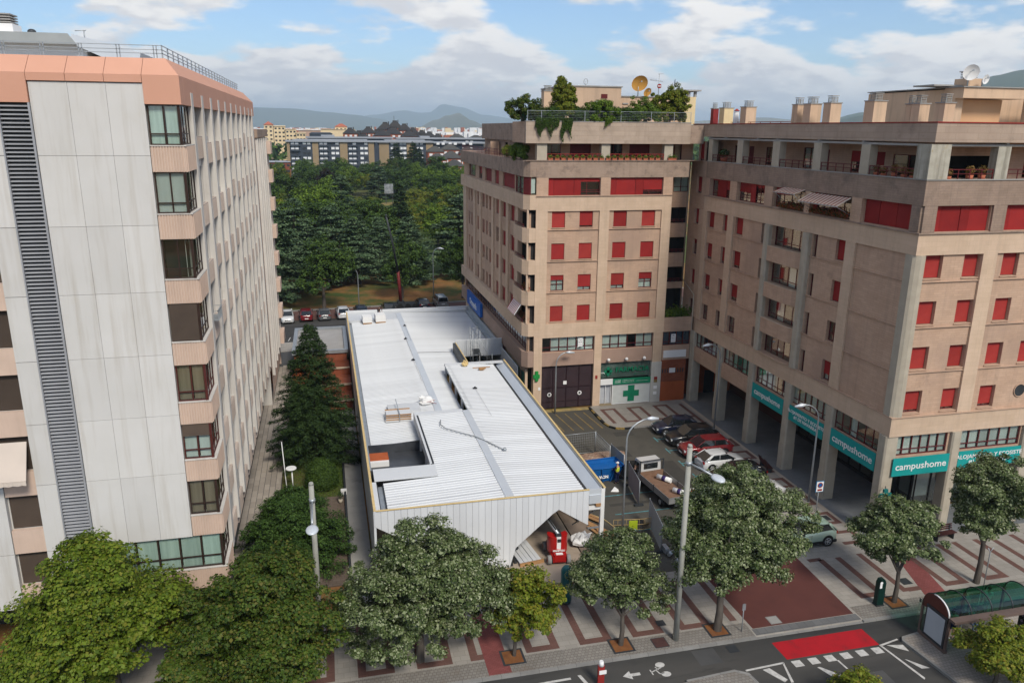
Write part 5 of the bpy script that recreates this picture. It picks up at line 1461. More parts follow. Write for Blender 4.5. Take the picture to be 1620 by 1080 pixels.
for (y0, y1, z0, z1, k) in CW:
    if y1-y0 < 0.7: window(Cl, C_, y0, y1, z0, z1, 1, REDF, 0.25, None, None, sill=False)
    else:
        full = (k == 3) or (k in (2, 1) and y0 > 60)
        sh = 0.97 if k == 3 else (0.85 if k == 2 else (0.78 if k == 1 else None))
        if y0 > 70: sh = 0.9 if k in (3, 4, 1) else 0.3
        if k == 0: sh = None if y0 > 60 else 0.75
        if y0 < 50: sh = (0.7, None, 0.97, 0.97)[k]
        window(Cl, C_, y0, y1, z0, z1, 2, REDF, 0.25, 0.4, CURTW if k == 0 and y0 < 50 else None, shut=sh, sm=RED)
for (x0, x1, z0, z1) in CFW:
    window(Cf, C_, x0, x1, z0, z1, 2, REDF, 0.28, 0.4, None, shut=0.88 if z0 < 10 else 0.975, sm=REDW)
b = MB(); b.tube([(45.62, 40.9, 10.08), (45.62, 40.96, 10.08)], 0.42, 24); b.build('round_window', METALD, C_)
b = MB(); b.tube([(45.62+0.45*math.cos(t*math.pi/12), 40.9, 10.08+0.45*math.sin(t*math.pi/12)) for t in range(25)], 0.03, 6); b.build('round_window_rim', STONE, C_)
segs = {0: [(0, 0.28, 'shutter', 0.1), (0.28, 0.72, 'panel', 1), (0.72, 1, 'shutter', 0.55)], 1: [(0, 0.42, 'shutter', 0.52), (0.42, 0.6, 'panel', 1), (0.6, 1.0, 'shutter', 0.1)],
        2: [(0, 0.45, 'shutter', 0.35)], 3: [(0, 0.1, 'panel', 1)], 4: [(0, 0.31, 'panel', 1), (0.31, 0.67, 'shutter', 1), (0.67, 1, 'shutter', 1)]}
for i, (y0, y1) in enumerate(CB):
    window(Cl, C_, y0, y1, 21.08, 22.66, 4, REDF, 0.22, 0.3, None, segs=segs[i])
for i, (x0, x1) in enumerate(CFB):
    window(Cf, C_, x0, x1, 21.05, 22.64, 4, REDF, 0.22, 0.3, None, segs=[(0, 0.12, 'panel', 1), (0.12, 0.48, 'shutter', 1), (0.48, 0.64, 'panel', 1), (0.64, 1, 'shutter', 1)], sm=RED)
for i, (y0, y1) in enumerate(CM):
    window(Cl, C_, y0, y1, 5.98, 7.42, 6, REDF, 0.1, 0.3, CURT if i < 2 else CURTW, single_panes=True, sill=False, curt_frac=0.6 if i < 4 else 0.15)
for i, (x0, x1) in enumerate(CFM):
    window(Cf, C_, x0, x1, 6.05, 7.5, 6, REDF, 0.06, 0.28, CURTW, single_panes=True, sill=False, curt_frac=1.0)
for (y0, y1) in ((64.4, 69.2), (58.65, 63.45), (70.0, 72.7)):
    cl(y0, y1, 4.57, 5.95, STONE, 'spandrel', 35.62)
for yc in (69.6, 63.9, 58.2, 52.5, 47.1, 41.3):
    b = MB(); w = 0.42
    b.prism([(35.5, yc-w+0.1), (35.6, yc-w), (36.4, yc-w), (36.4, yc+w), (35.6, yc+w), (35.5, yc+w-0.1)], 2.3, 7.49)
    b.prism([(35.47, yc-w+0.08), (35.58, yc-w-0.02), (36.42, yc-w-0.02), (36.42, yc+w+0.02), (35.58, yc+w+0.02), (35.47, yc+w-0.08)], 0.12, 2.296)
    b.build('arcade_column', CONC, C_)
for xc in (40.95, 46.9, 52.9):
    b = MB(); b.prism([(xc-0.38, 40.75), (xc-0.28, 40.65), (xc+0.28, 40.65), (xc+0.38, 40.75), (xc+0.38, 41.5), (xc-0.38, 41.5)], 0.12, 7.49); b.build('arcade_column', CONC, C_)
# shop fronts inside the arcade
Sl, Sf = Face('l', 41.2), Face('f', 44.2)
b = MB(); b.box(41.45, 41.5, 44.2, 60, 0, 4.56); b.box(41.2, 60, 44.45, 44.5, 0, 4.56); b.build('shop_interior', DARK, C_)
def shopfront(fc, a0, a1, n, lab):
    b = MB(); w = (a1-a0)/n
    for i in range(n+1): fc.box(b, a0+i*w-0.05, a0+i*w+0.05, 0.12, 4.5, 0.0, 0.1)
    fc.box(b, a0, a1, 0.12, 0.4, 0.003, 0.095); fc.box(b, a0, a1, 4.3, 4.5, 0.003, 0.095); fc.box(b, a0, a1, 3.3, 3.36, 0.01, 0.09)
    s = b.build('shopfront', BLK, C_)
    for i in range(n):
        q = MB(); fc.box(q, a0+i*w+0.05, a0+(i+1)*w-0.05, 0.4, 4.3, 0.04, 0.05); q.build('pane', GLASS, s)
        if i % 2 == 0:
            q = MB(); fc.box(q, a0+i*w+0.1, a0+(i+1)*w-0.1, 0.9, 3.25, 0.12, 0.13); q.build('blind', pm('shop_blind', (0.25, 0.27, 0.27), (0.2, 0.22, 0.22), 1, 0.8) if 'shop_blind' not in MATS else MATS['shop_blind'], s)
shopfront(Sl, 44.3, 60.0, 11, '')
shopfront(Sf, 41.2, 52.0, 7, '')
b = MB(); b.box(37.0, 41.4, 71.5, 71.6, 0, 4.5); b.build('arcade_back_wall', ORNG, C_)
b = MB(); b.box(38.2, 39.3, 71.42, 71.49, 0.12, 2.6); b.build('dark_door', METALD, C_)
b = MB(); b.box(41.3, 41.4, 60.0, 71.5, 0, 4.5); b.build('arcade_side_wall', pm('dark_arcade_wall', (0.12, 0.05, 0.035), (0.1, 0.045, 0.03), 0.6, 0.8), C_)
b = MB(); b.box(35.3, 37.0, 71.49, 71.6, 0, 4.5); b.build('arcade_back_wall', BRICK, C_)
# terrace level of the arcade block
PY = [69.3-0.9, 62.9, 57.2, 51.7, 46.3]
for i, (y0, y1) in enumerate(((68.45, 69.2), (62.9, 63.85), (57.15, 58.15), (51.65, 52.6), (46.3, 47.2))):
    b = MB(); b.box(35.6, 36.2, y0, y1, 24.275, 26.22); b.build('terrace_column', CONC, C_)
b = MB(); b.prism([(35.52, 40.72), (36.95, 40.72), (36.95, 41.2), (36.2, 41.2), (36.2, 41.9), (35.52, 41.9)], 24.275, 26.35); b.build('terrace_column', CONC_M, C_)
for x0 in (40.45, 46.3): 
    b = MB(); b.box(x0, x0+0.95, 40.8, 41.4, 24.275, 26.22); b.build('terrace_column', CONC_M, C_)
b = MB(); b.box(35.62, 36.1, 41.91, 69.3, 26.225, 26.36); b.box(36.96, 60, 40.82, 41.2, 26.225, 26.36); b.build('pergola_beam', CONC_G, C_)
for y in (69.0, 66, 60.5, 57.5, 52, 47.0): 
    b = MB(); b.box(35.5, 37.7, y-0.08, y+0.08, 26.365, 26.45); b.build('pergola_rafter', CONC_G, C_)
for x in (41.0, 44.6, 46.6):
    b = MB(); b.box(x-0.1, x+0.1, 40.7, 43, 26.365, 26.45); b.build('pergola_rafter', CONC_G, C_)
Ct, Ctf = Face('l', 37.7), Face('f', 43.0)
to = [(67.0, 68.0, 24.2, 25.7), (64.6, 65.4, 24.2, 25.7), (61.6, 62.6, 24.2, 25.7), (55.2, 57.0, 24.2, 25.8), (53.6, 54.5, 24.2, 25.7), (49.4, 51.0, 24.2, 25.7), (47.4, 48.6, 24.2, 25.7), (43.6, 46.6, 24.2, 25.6)]
b = MB(); Ct.wall(b, 43.0, 72.7, 24.15, 26.5, to, 0.1, 1.2); tfo = [(38.2, 42.6, 24.2, 25.6), (44.8, 46.6, 24.2, 25.7), (48, 50, 24.2, 25.7)]
Ctf.wall(b, 37.7, 60, 24.15, 26.5, tfo, 0.1, 2.5)
b.face([(35.8, 41.0, 26.5), (60, 41.0, 26.5), (60, 72.7, 26.5), (35.8, 72.7, 26.5)]); b.build('terrace_wall', [STONE, DARK], C_)
for i, (a, c, z0, z1) in enumerate(to):
    window(Ct, C_, a, c, z0, z1, 2, REDF, 0.05, None, CURTW if i == 3 else None, shut=(None, 0.97, None, None, 0.97, 0.5, 0.6, None)[i], sm=REDF if i < 5 else RED, sill=False)
for i, (a, c, z0, z1) in enumerate(tfo[1:]):
    window(Ctf, C_, a, c, z0, z1, 2, REDF, 0.05, None, None, shut=0.6, sm=RED, sill=False)
for i, (a, c) in enumerate(((63.9, 68.4), (58.2, 62.85), (52.65, 57.1), (47.25, 51.6), (41.95, 46.25))):
    railing('terrace_railing', Face('l', 35.68), C_, a, c, 24.275, 0.6, REDF, 0, 0.9)
for a, c in ((37.0, 40.4), (41.45, 46.25), (47.3, 52)):
    railing('terrace_railing', Face('f', 40.88), C_, a, c, 24.275, 0.6, REDF, 0, 0.8)
b = MB(); b.prism([(35.6, 40.6), (60, 40.6), (60, 41.0), (36.0, 41.0), (36.0, 72.7), (35.6, 72.7)], 26.46, 27.58)
b.build('roof_fascia', pm('roof_fascia_stone', (0.44, 0.34, 0.265), (0.37, 0.28, 0.22), 0.8, 0.9, 0.3, 25, brick=(1.6, 0.37, (0.75, 0.73, 0.7), 0.012, 0.1, 'wall'), stain=((0.17, 0.13, 0.105), 0.6, 0.5, 0.59), streak=((0.2, 0.155, 0.12), 0.35)), C_)
b = MB(); b.prism([(35.55, 40.55), (60, 40.55), (60, 41.05), (36.05, 41.05), (36.05, 72.7), (35.55, 72.7)], 27.585, 27.65); b.build('roof_coping', REDW, C_)
b = MB(); b.box(36.1, 60, 41.1, 72.7, 27.0, 27.3); b.build('roof', CONC_G, C_)
b = MB(); b.prism([(32.5, 70.3), (35.6, 70.3), (35.6, 76), (32.5, 76)], 25.8, 27.5); b.build('corner_fascia', STONE_D, B)
# awnings on the arcade block
def awning(y0, y1, zt, drop, out, lab):
    o = thing('striped_awning', lab, 'awning', (35.5, (y0+y1)/2, zt))
    b = MB(); n = int((y1-y0)/0.2)
    for i in range(n):
        ya, yb = y0+(y1-y0)*i/n, y0+(y1-y0)*(i+1)/n
        b.hexa([(35.5-out, ya, zt-drop), (35.5-out, yb, zt-drop), (35.5-out, yb, zt-drop-0.03), (35.5-out, ya, zt-drop-0.03), (35.6, ya, zt), (35.6, yb, zt), (35.6, yb, zt-0.03), (35.6, ya, zt-0.03)], i % 2)
    b.build('canopy', [pm('awning_cream', (0.62, 0.52, 0.42), (0.56, 0.46, 0.37), 2, 0.9) if 'awning_cream' not in MATS else MATS['awning_cream'], pm('awning_rust', (0.36, 0.15, 0.11), (0.31, 0.13, 0.1), 2, 0.9) if 'awning_rust' not in MATS else MATS['awning_rust']], o)
    b = MB(); b.box(35.5-out-0.03, 35.5-out+0.03, y0, y1, zt-drop-0.09, zt-drop-0.031); b.tube([(35.5-out, y0+0.15, zt-drop-0.05), (35.72, y0+0.15, zt-1.2)], 0.02, 6); b.tube([(35.5-out, y1-0.15, zt-drop-0.05), (35.72, y1-0.15, zt-1.2)], 0.02, 6)
    b.build('arms', METAL, o)
awning(47.6, 52.3, 22.6, 0.55, 0.95, 'larger striped awning open over a flower balcony high on the arcade block')
awning(53.1, 56.0, 22.75, 0.3, 0.8, 'smaller striped awning high on the arcade block')
for i, (y0, y1, z) in enumerate(((47.7, 52.2, 21.2), (53.2, 56.5, 21.2))):
    n = 1400
    P = np.stack([35.55+rng.normal(size=n)*0.1, rng.uniform(y0, y1, n), z+np.abs(rng.normal(size=n))*0.17], 1)
    o = put(quads(P, rng.normal(size=(n, 3)), 0.12, 0.7, LF['flower'], 'foliage'), 'balcony_flowers'); tag(o, ['red flowers along the balcony under the larger striped awning', 'flowers along the balcony under the smaller striped awning'][i], 'flowers')
def pot_plant(x, y, z, r, h, mat, lab, pot=TERRA, n=260):
    o = thing('pot_plant', lab, 'potted plant', (x, y, z))
    b = MB(); b.tube([(x, y, z), (x, y, z+h*0.35)], [r*0.55, r*0.7], 10); b.build('pot', pot, o)
    P = rng.normal(size=(n, 3)); P = P/np.linalg.norm(P, axis=1, keepdims=True)*rng.uniform(0.5, 1, (n, 1))
    Nn = P.copy()
    P = P*np.array([r, r, h*0.36])+np.array([x, y, z+h*0.68])
    put(quads(P, Nn+rng.normal(size=(n, 3))*0.5, r*0.3, 0.7, mat, 'foliage'), 'foliage', o)
    return o
YS = pm('leaf_autumn', (0, 0, 0), (0.7, 0.7, 0.7), 3, 0.6, island=[(0.1, 0.09, 0.02), (0.2, 0.12, 0.03), (0.28, 0.13, 0.04)])
for i, x in enumerate((37.3, 38.9, 39.8)): pot_plant(x, 41.1, 24.2, 0.33, 0.9 if i else 0.7, YS, ['low rusty bush in a pot left on the corner terrace behind the railing', 'round golden bush in a pot in the middle of the corner terrace', 'round golden bush in a pot at the right of the corner terrace'][i])
for i, y in enumerate((42.5, 43.3, 44.2, 45.2, 45.9)): pot_plant(36.0, y, 24.2, 0.3, 0.6+0.12*(i % 3), YS, 'rusty potted bush on the arcade block terrace, %s from the corner column' % ('first', 'second', 'third', 'fourth', 'fifth')[i])
pot_plant(36.2, 67.2, 24.27, 0.5, 1.1, LF['yew'], 'clipped green ball bush on the far end of the arcade block terrace')
# chimneys of the arcade block
RC = pm('red_chimney', (0.25, 0.03, 0.03), (0.2, 0.025, 0.025), 2, 0.6)
for (y, w, mt, lab) in ((71.6, 0.55, RC, 'dark red chimney, first of the roof row beside the pharmacy block'), (69.3, 0.95, CREAMY, 'yellow chimney with slatted cap next to the dark red one'), (65.3, 1.0, CREAM, 'cream chimney right of the small white roof figure'),
                        (57.5, 0.75, CREAM, 'slim cream chimney, left of the pair in the middle of the roof'), (55.7, 0.95, CREAM, 'taller cream chimney, right of the pair in the middle of the roof'), (53.2, 0.9, CREAM, 'single cream chimney right of the middle pair'),
                        (48.4, 1.0, CREAM, 'wide cream chimney in front of the big rooftop house, leftmost of its row'), (44.9, 0.5, CREAM, 'narrow cream chimney before the rooftop house'), (44.1, 0.75, CREAM, 'cream chimney beside the narrow one before the rooftop house'), (42.0, 0.75, CREAM, 'cream chimney nearest the roof corner')):
    chimney(37.2, y, 27.3, w, 1.75 if y > 46 else 1.45, mt, lab)
o = thing('roof_cowl', 'white tapered chimney pot with a red cap on the arcade block roof', 'chimney', (37.0, 67.0, 27.3))
b = MB(); b.tube([(37, 67, 27.3), (37, 67, 28.0), (37, 67, 28.7)], [0.35, 0.26, 0.2], 8); b.build('pot', WHITE, o)
b = MB(); b.tube([(37, 67, 28.75), (37, 67, 28.95)], [0.3, 0.05], 8); b.build('cap', REDW, o)
b = MB(); b.box(37.0, 37.04, 57.9, 68.0, 27.75, 27.8)
for y in np.arange(58, 68.1, 1.6): b.box(37.0, 37.04, y, y+0.05, 27.3, 27.75)
b.build('roof_railing', REDW, C_)
rh = thing('big_rooftop_house', 'large cream rooftop house with a deep overhanging flat roof and open porch', 'rooftop house', (43, 50, 27.3))
b = MB(); b.box(42.3, 43.0, 47.0, 56.0, 27.3, 29.9); b.box(43.0, 60, 48.6, 56.0, 27.3, 29.9)
b.build('walls', CREAM, rh)
b = MB(); b.box(43.002, 46.6, 47.4, 48.59, 27.3, 29.25) ; b.build('porch_wall', pm('orange_cream_render', (0.60, 0.36, 0.20), (0.56, 0.33, 0.185), 0.6, 0.85), rh)
b = MB(); b.box(42.28, 47.6, 46.3, 48.0, 29.3, 29.98); b.build('roof_overhang', CREAM, rh)
b = MB(); b.box(42.15, 47.7, 46.2, 56.0, 29.985, 30.05); b.build('roof_slab', CONC_G, rh)
b = MB(); b.box(40.9, 43.2, 47.5, 49.5, 30.1, 30.2); b.build('canopy_slab', CONC_G, rh)
b = MB(); b.box(43.3, 44.5, 47.2, 48.4, 30.05, 30.62); b.build('chimney_stack', CREAM, rh)
b = MB()
for i in range(4): b.box(43.55, 44.25, 47.4, 48.2, 30.68+i*0.11, 30.73+i*0.11)
b.box(43.7, 44.1, 47.5, 48.1, 30.62, 31.05); b.box(43.45, 44.35, 47.35, 48.25, 31.08, 31.13); b.build('chimney_cap', CONC_G, rh)
dish(43.1, 46.9, 30.05, 0.55, 'large white satellite dish on the big rooftop house', WHITE, -0.3, -15, 0.95)
dish(44.15, 46.7, 30.05, 0.33, 'small white satellite dish in front of the rooftop chimney', WHITE, 0.2, -10, 0.5)
o = thing('rooftop_wall', 'cream wall end at the right edge of the roof', 'wall', (48.6, 46, 27.3))
b = MB(); b.box(48.0, 52, 46.0, 47, 27.3, 29.6); b.build('wall', CREAM, o)
# banners
def banner(fc, a0, a1, z0, z1, txt, sz, lab, lines=1):
    p = fc.pt((a0+a1)/2, (z0+z1)/2, 0)
    o = thing('teal_banner', lab, 'banner', p)
    b = MB(); fc.box(b, a0, a1, z0, z1, 0.0, 0.06); b.build('panel', TEAL, o)
    rot = FR if fc.k == 'f' else (math.pi/2, 0, -math.pi/2)
    off = (0, -0.015, 0) if fc.k == 'f' else (-0.015, 0, 0)
    text(txt, sz, WHITE, o, off, rot, bold=0.006 if lines == 1 else 0.004, sx=1.12)
bl, bf = Face('l', 35.55), Face('f', 40.72)
cam_t = 'campushome'
slo = 'EL ALOJAMIENTO Y ECOSISTEMA\n#1 DE NAVARRA'
banner(bl, 52.95, 57.75, 4.6, 5.9, cam_t, 0.68, 'teal banner with white one-word lettering on the arcade side, farthest from the street corner')
banner(bl, 47.55, 52.05, 4.6, 5.85, slo, 0.36, 'teal banner with two lines of small capitals in the middle of the arcade side', 2)
banner(bl, 41.75, 46.65, 4.65, 5.95, cam_t, 0.74, 'teal banner with white one-word lettering on the arcade side, nearest the street corner')
banner(bf, 36.15, 40.6, 4.65, 5.95, cam_t, 0.68, 'teal banner with white one-word lettering on the street front beside the corner column')
banner(bf, 41.33, 46.5, 4.75, 6.0, slo, 0.40, 'bright teal banner with two lines of small capitals on the street front', 2)
o = thing('led_cross', 'teal pharmacy cross sign projecting from the corner column of the arcade', 'sign', (35.3, 40.2, 4.0))
b = MB(); b.box(34.85, 35.75, 40.0, 40.15, 3.55, 3.85); b.box(35.15, 35.45, 40.0, 40.15, 3.25, 4.15); b.box(34.85, 35.1, 39.95, 40.0, 3.6, 3.8); b.build('cross', pm('cross_teal', (0.01, 0.16, 0.15), (0.01, 0.12, 0.12), 1, 0.4), o)
b = MB(); b.tube([(35.3, 40.1, 4.0), (35.8, 40.7, 4.0)], 0.03, 6); b.box(35.35, 35.7, 39.9, 40.1, 2.5, 3.2); b.build('bracket', METALD, o)
# ================================================================ the metal hall under construction
H = thing('metal_hall', 'long low metal hall under construction with a white ribbed roof and grey cladding', 'hall', (9, 60, 0.05))
def sheet_mesh(x0, x1, za, zb, n=3, pitch=0.333):
    """roof sheet: ribs run along x; za at x0, zb at x1; local y from 0 to n*pitch"""
    m = MB()
    prof = [(0.0, 0.0), (0.15, 0.0), (0.19, 0.04), (0.29, 0.04), (0.333, 0.0)]
    for i in range(n):
        for (a, h0), (b_, h1) in zip(prof[:-1], prof[1:]):
            ya, yb = i*pitch+a, i*pitch+b_
            m.face([(x0, ya, za+h0), (x1, ya, zb+h0), (x1, yb, zb+h1), (x0, yb, za+h1)])
    return m.mesh('roof_sheet', ROOFW)
def roof_run(x0, x1, za, zb, y0, y1):
    me = cached(('rs', x0, x1, za, zb), lambda: sheet_mesh(x0, x1, za, zb))
    n = int(round((y1-y0)/1.0))
    for i in range(n):
        put(me, 'roof_sheet', H, loc=Vector((0, y0+i*(y1-y0)/n, random.uniform(-0.004, 0.004)))-H.location)
roof_run(6.35, 10.0, 4.84, 5.0, 46.9, 58.2)
roof_run(2.75, 10.0, 4.70, 5.0, 42.7, 46.9)
roof_run(10.45, 15.2, 5.0, 4.80, 42.7, 71.0)
roof_run(2.45, 8.2, 3.70, 4.0, 55.6, 58.5)
roof_run(2.45, 8.2, 3.70, 4.0, 58.5, 95.0)
roof_run(8.7, 12.75, 4.0, 3.86, 71.6, 79.2)
roof_run(8.7, 17.3, 4.0, 3.66, 79.5, 98.3)
roof_run(8.7, 10.45, 4.0, 3.94, 58.6, 71.6)
b = MB()
b.hexa([(9.95, 42.7, 5.0), (10.5, 42.7, 5.0), (10.5, 58.3, 5.0), (9.95, 58.3, 5.0), (9.95, 42.7, 5.07), (10.5, 42.7, 5.07), (10.5, 58.3, 5.07), (9.95, 58.3, 5.07)])
b.build('ridge_flashing', ROOFF, H)
b = MB(); b.box(8.15, 8.75, 58.5, 98.0, 4.0, 4.07); b.build('ridge_flashing', ROOFF, H)
for q in ((2.2, 6.35, 46.9, 48.7, 4.86, 4.93), (6.1, 10.0, 58.2, 58.75, 4.9, 5.02), (10.5, 16.2, 71.0, 71.6, 4.9, 5.0), (2.0, 17.4, 98.41, 99.2, 3.7, 4.05), (2.0, 8.2, 95.0, 98.4, 3.72, 4.0)):
    MB().box(*q).build('flashing', ROOFW, H)
# far parapet
b = MB(); b.hexa([(1.9, 95.6, 3.2), (17.9, 100.6, 3.2), (17.9, 100.9, 3.2), (1.9, 95.9, 3.2), (1.9, 95.6, 4.95), (17.9, 100.6, 4.95), (17.9, 100.9, 4.95), (1.9, 95.9, 4.95)]) if False else None
b = MB(); b.box(1.9, 17.9, 99.2, 99.4, 0, 4.3); b.build('rear_wall', CLAD, H)
# inner gutters
b = MB(); b.box(2.02, 2.44, 55.6, 98.3, 3.55, 3.62); b.box(2.02, 2.2, 48.0, 95, 3.56, 4.0); b.build('gutter', METAL, H)
b = MB(); b.box(2.3, 2.36, 42.9, 46.8, 4.55, 4.72); b.box(2.68, 2.74, 42.9, 46.8, 4.55, 4.72); b.box(2.36, 2.68, 42.9, 46.8, 4.5, 4.55); b.build('gutter', METALD, H)
b = MB(); b.box(2.36, 2.68, 42.95, 46.7, 4.552, 4.56); b.build('gutter_lining', METAL, H)
b = MB(); b.box(1.98, 2.29, 42.7, 46.85, 4.78, 4.86); b.build('flashing', ROOFW, H)
b = MB(); b.box(15.22, 15.30, 43.4, 71.0, 4.5, 4.82); b.box(15.3, 15.62, 42.75, 71.3, 4.45, 4.5); b.build('gutter', METALD, H)
b = MB(); b.hexa([(15.62, 42.7, 4.45), (16.25, 42.7, 4.6), (16.25, 71.6, 4.6), (15.62, 71.6, 4.45), (15.62, 42.7, 4.5), (16.25, 42.7, 4.92), (16.25, 71.6, 4.92), (15.62, 71.6, 4.5)]); b.box(15.3, 16.3, 42.62, 42.72, 4.5, 4.95)
b.build('gutter_wall', ROOFF, H)
b = MB(); b.box(16.25, 16.4, 42.6, 71.7, 4.2, 4.99); b.build('steel_edge_beam', METAL, H)
b = MB(); b.box(6.12, 6.34, 48.75, 58.2, 4.4, 4.95); b.box(6.3, 6.35, 48.8, 58.0, 4.955, 4.99); b.build('gutter', METALD, H)
b = MB(); b.box(6.05, 6.11, 48.75, 58.75, 4.3, 5.03); b.box(6.11, 6.2, 48.75, 58.7, 4.96, 5.03); b.build('edge_flashing', CLAD, H)
# foam edges
b = MB(); b.box(1.86, 2.01, 42.62, 95.5, 4.96, 5.03); b.build('foam_edge', YELL, H)
b = MB(); b.box(2.01, 15.4, 42.55, 42.66, 4.965, 5.02); b.build('foam_edge', YELL, H)
b = MB(); b.box(16.36, 16.5, 42.6, 71.7, 4.995, 5.05); b.box(12.8, 12.9, 71.7, 79.2, 4.85, 4.93); b.build('foam_edge', YELL, H)
# left wall panels
y = 42.62
i = 0
while y < 95:
    b = MB(); b.box(1.86, 2.0, y+0.01, y+5.3-0.01, 0.1 if y > 44 else 0.1, 4.955); b.build('side_cladding_panel', ROOFF if False else CLAD, H); y += 5.3; i += 1
# slot between low and high roof, with posts
b = MB()
for y in (58.9, 62.0, 65.2, 68.4, 71.2): b.box(10.5, 10.68, y, y+0.18, 3.3, 4.75)
b.build('steel_post', WHITE, H)
b = MB(); b.box(10.48, 10.9, 58.7, 71.6, 4.76, 4.99); b.build('eave_beam', METAL, H)
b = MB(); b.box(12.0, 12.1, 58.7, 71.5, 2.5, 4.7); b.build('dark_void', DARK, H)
b = MB()
for y in (49.0, 52.0, 55.3, 58.0): b.box(6.13, 6.3, y, y+0.16, 2.0, 4.38)
b.build('steel_post', CLAD, H)
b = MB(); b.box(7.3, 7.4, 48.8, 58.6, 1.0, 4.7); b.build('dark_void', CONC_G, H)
# sunken dark court
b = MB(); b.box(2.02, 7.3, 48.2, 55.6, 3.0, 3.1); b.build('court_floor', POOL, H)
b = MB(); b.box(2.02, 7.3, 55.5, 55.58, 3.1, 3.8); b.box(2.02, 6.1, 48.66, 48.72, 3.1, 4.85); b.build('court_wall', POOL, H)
b = MB(); b.box(2.2, 3.6, 53.0, 54.5, 3.12, 3.5); o = b.build('insulation_stack', WHITE); tag(o, 'white block with an orange red top lying in the dark roof court', 'insulation block')
b = MB(); b.box(2.2, 3.6, 53.3, 54.5, 3.502, 3.6); b.build('orange_board', ORNG, o)
# scaffold court at the right
b = MB(); b.box(12.8, 18.0, 79.2, 79.4, 3.3, 5.15)
n = 22
for i in range(n):
    x = 12.85+i*5.1/n; b.box(x, x+0.09, 79.13, 79.2, 3.3, 5.13)
b.build('court_cladding', CLAD, H)
b = MB(); b.box(12.55, 12.8, 71.6, 79.2, 3.7, 4.9); b.build('gutter', METALD, H)
b = MB(); b.box(12.8, 18.2, 71.7, 79.1, 1.9, 2.0); b.build('court_floor', METALD, H)
b = MB()
for x in (13.0, 15.4, 17.9): b.box(x, x+0.1, 79.0, 79.1, 2.0, 3.5)
b.build('steel_post', WHITE, H)
b = MB(); b.box(17.35, 17.7, 79.4, 98.4, 3.5, 3.95); b.box(17.7, 17.86, 79.2, 98.4, 3.6, 4.6); b.build('gutter_wall', METAL, H)
b = MB(); b.box(16.42, 16.5, 43, 71.5, 0, 0.05); b.box(17.8, 17.9, 71.7, 99, 0, 4.2); b.build('side_wall', CLAD, H)
# front cladding: vertical boards cut by the angular bottom edge
def zbot(x):
    P = [(1.9, 3.95), (3.1, 3.2), (7.2, 0.12), (10.5, 0.12), (10.501, 1.35), (13.35, 3.85), (15.4, 2.5)]
    for (xa, za), (xb, zb) in zip(P[:-1], P[1:]):
        if xa <= x <= xb: return za+(zb-za)*(x-xa)/(xb-xa)
    return 2.5
x = 1.9
while x < 15.38:
    x1 = min(x+0.397, 15.4)
    za, zb = zbot(x+0.001), zbot(x1-0.001)
    b = MB()
    b.hexa([(x+0.007, 42.6, za), (x1-0.007, 42.6, zb), (x1-0.007, 42.66, zb), (x+0.007, 42.66, za), (x+0.007, 42.6, 4.96), (x1-0.007, 42.6, 4.96), (x1-0.007, 42.66, 4.96), (x+0.007, 42.66, 4.96)])
    b.build('cladding_board', CLAD, H)
    x = x1
bk = MB()
pts = [(1.92, 3.97), (3.1, 3.22), (7.2, 0.14), (10.48, 0.14), (10.48, 1.37), (13.35, 3.87), (15.38, 2.52), (15.38, 4.95), (1.92, 4.95)]
bk.extr(pts, 42.67, 42.75); bk.build('cladding_backing', METALD, H)
# right front bay: column, beams
b = MB(); b.box(16.2, 16.45, 42.58, 42.8, 0.15, 4.99); b.build('steel_column', WHITE, H)
b = MB(); b.box(15.4, 16.19, 42.6, 42.78, 3.55, 3.78); b.build('steel_beam', WHITE, H)
b = MB(); b.box(15.4, 16.19, 42.62, 42.74, 2.2, 2.28); b.tube([(15.5, 42.9, 3.5), (16.2, 45.5, 1.6)], 0.05, 6); b.tube([(16.2, 42.9, 3.5), (15.3, 45.5, 1.0)], 0.05, 6); b.build('brace', METAL, H)
b = MB(); b.box(15.4, 16.19, 42.55, 42.75, 4.0, 4.6); b.build('gutter_end', ROOFF, H)
b = MB(); b.box(15.85, 16.18, 42.5, 42.8, 3.79, 4.0); b.build('timber_block', WOOD, H)
b = MB()
for y in np.arange(48.5, 71, 5.7): b.box(16.1, 16.35, y, y+0.22, 0.15, 4.2)
b.build('steel_column', WHITE, H)
b = MB(); b.box(2.0, 16.3, 60, 60.2, 0.1, 3.5); b.box(16.28, 16.3, 47, 71, 0.1, 4.1); b.build('inner_wall', CONC_G, H)
b = MB(); b.box(2.02, 16.2, 42.8, 71.4, 4.1, 4.2) if False else None
b = MB(); b.box(1.9, 15.2, 40.25, 60.0, 0.0, 0.14)
b.build('floor_slab', pm('beige_concrete_floor', (0.42, 0.35, 0.275), (0.36, 0.295, 0.23), 0.5, 0.9, 0.15, stain=((0.26, 0.21, 0.165), 0.5, 0.5, 0.56)), H)
b = MB(); b.box(15.26, 16.9, 41.0, 60.0, 0.0, 0.20); b.build('floor_slab', pm('brown_concrete_strip', (0.26, 0.205, 0.16), (0.21, 0.165, 0.13), 0.7, 0.9, 0.2, stain=((0.15, 0.115, 0.09), 0.6, 0.6, 0.54)), H)
b = MB(); b.box(15.2, 15.26, 40.25, 60, 0.02, 0.10); b.build('floor_joint', BLK, H)
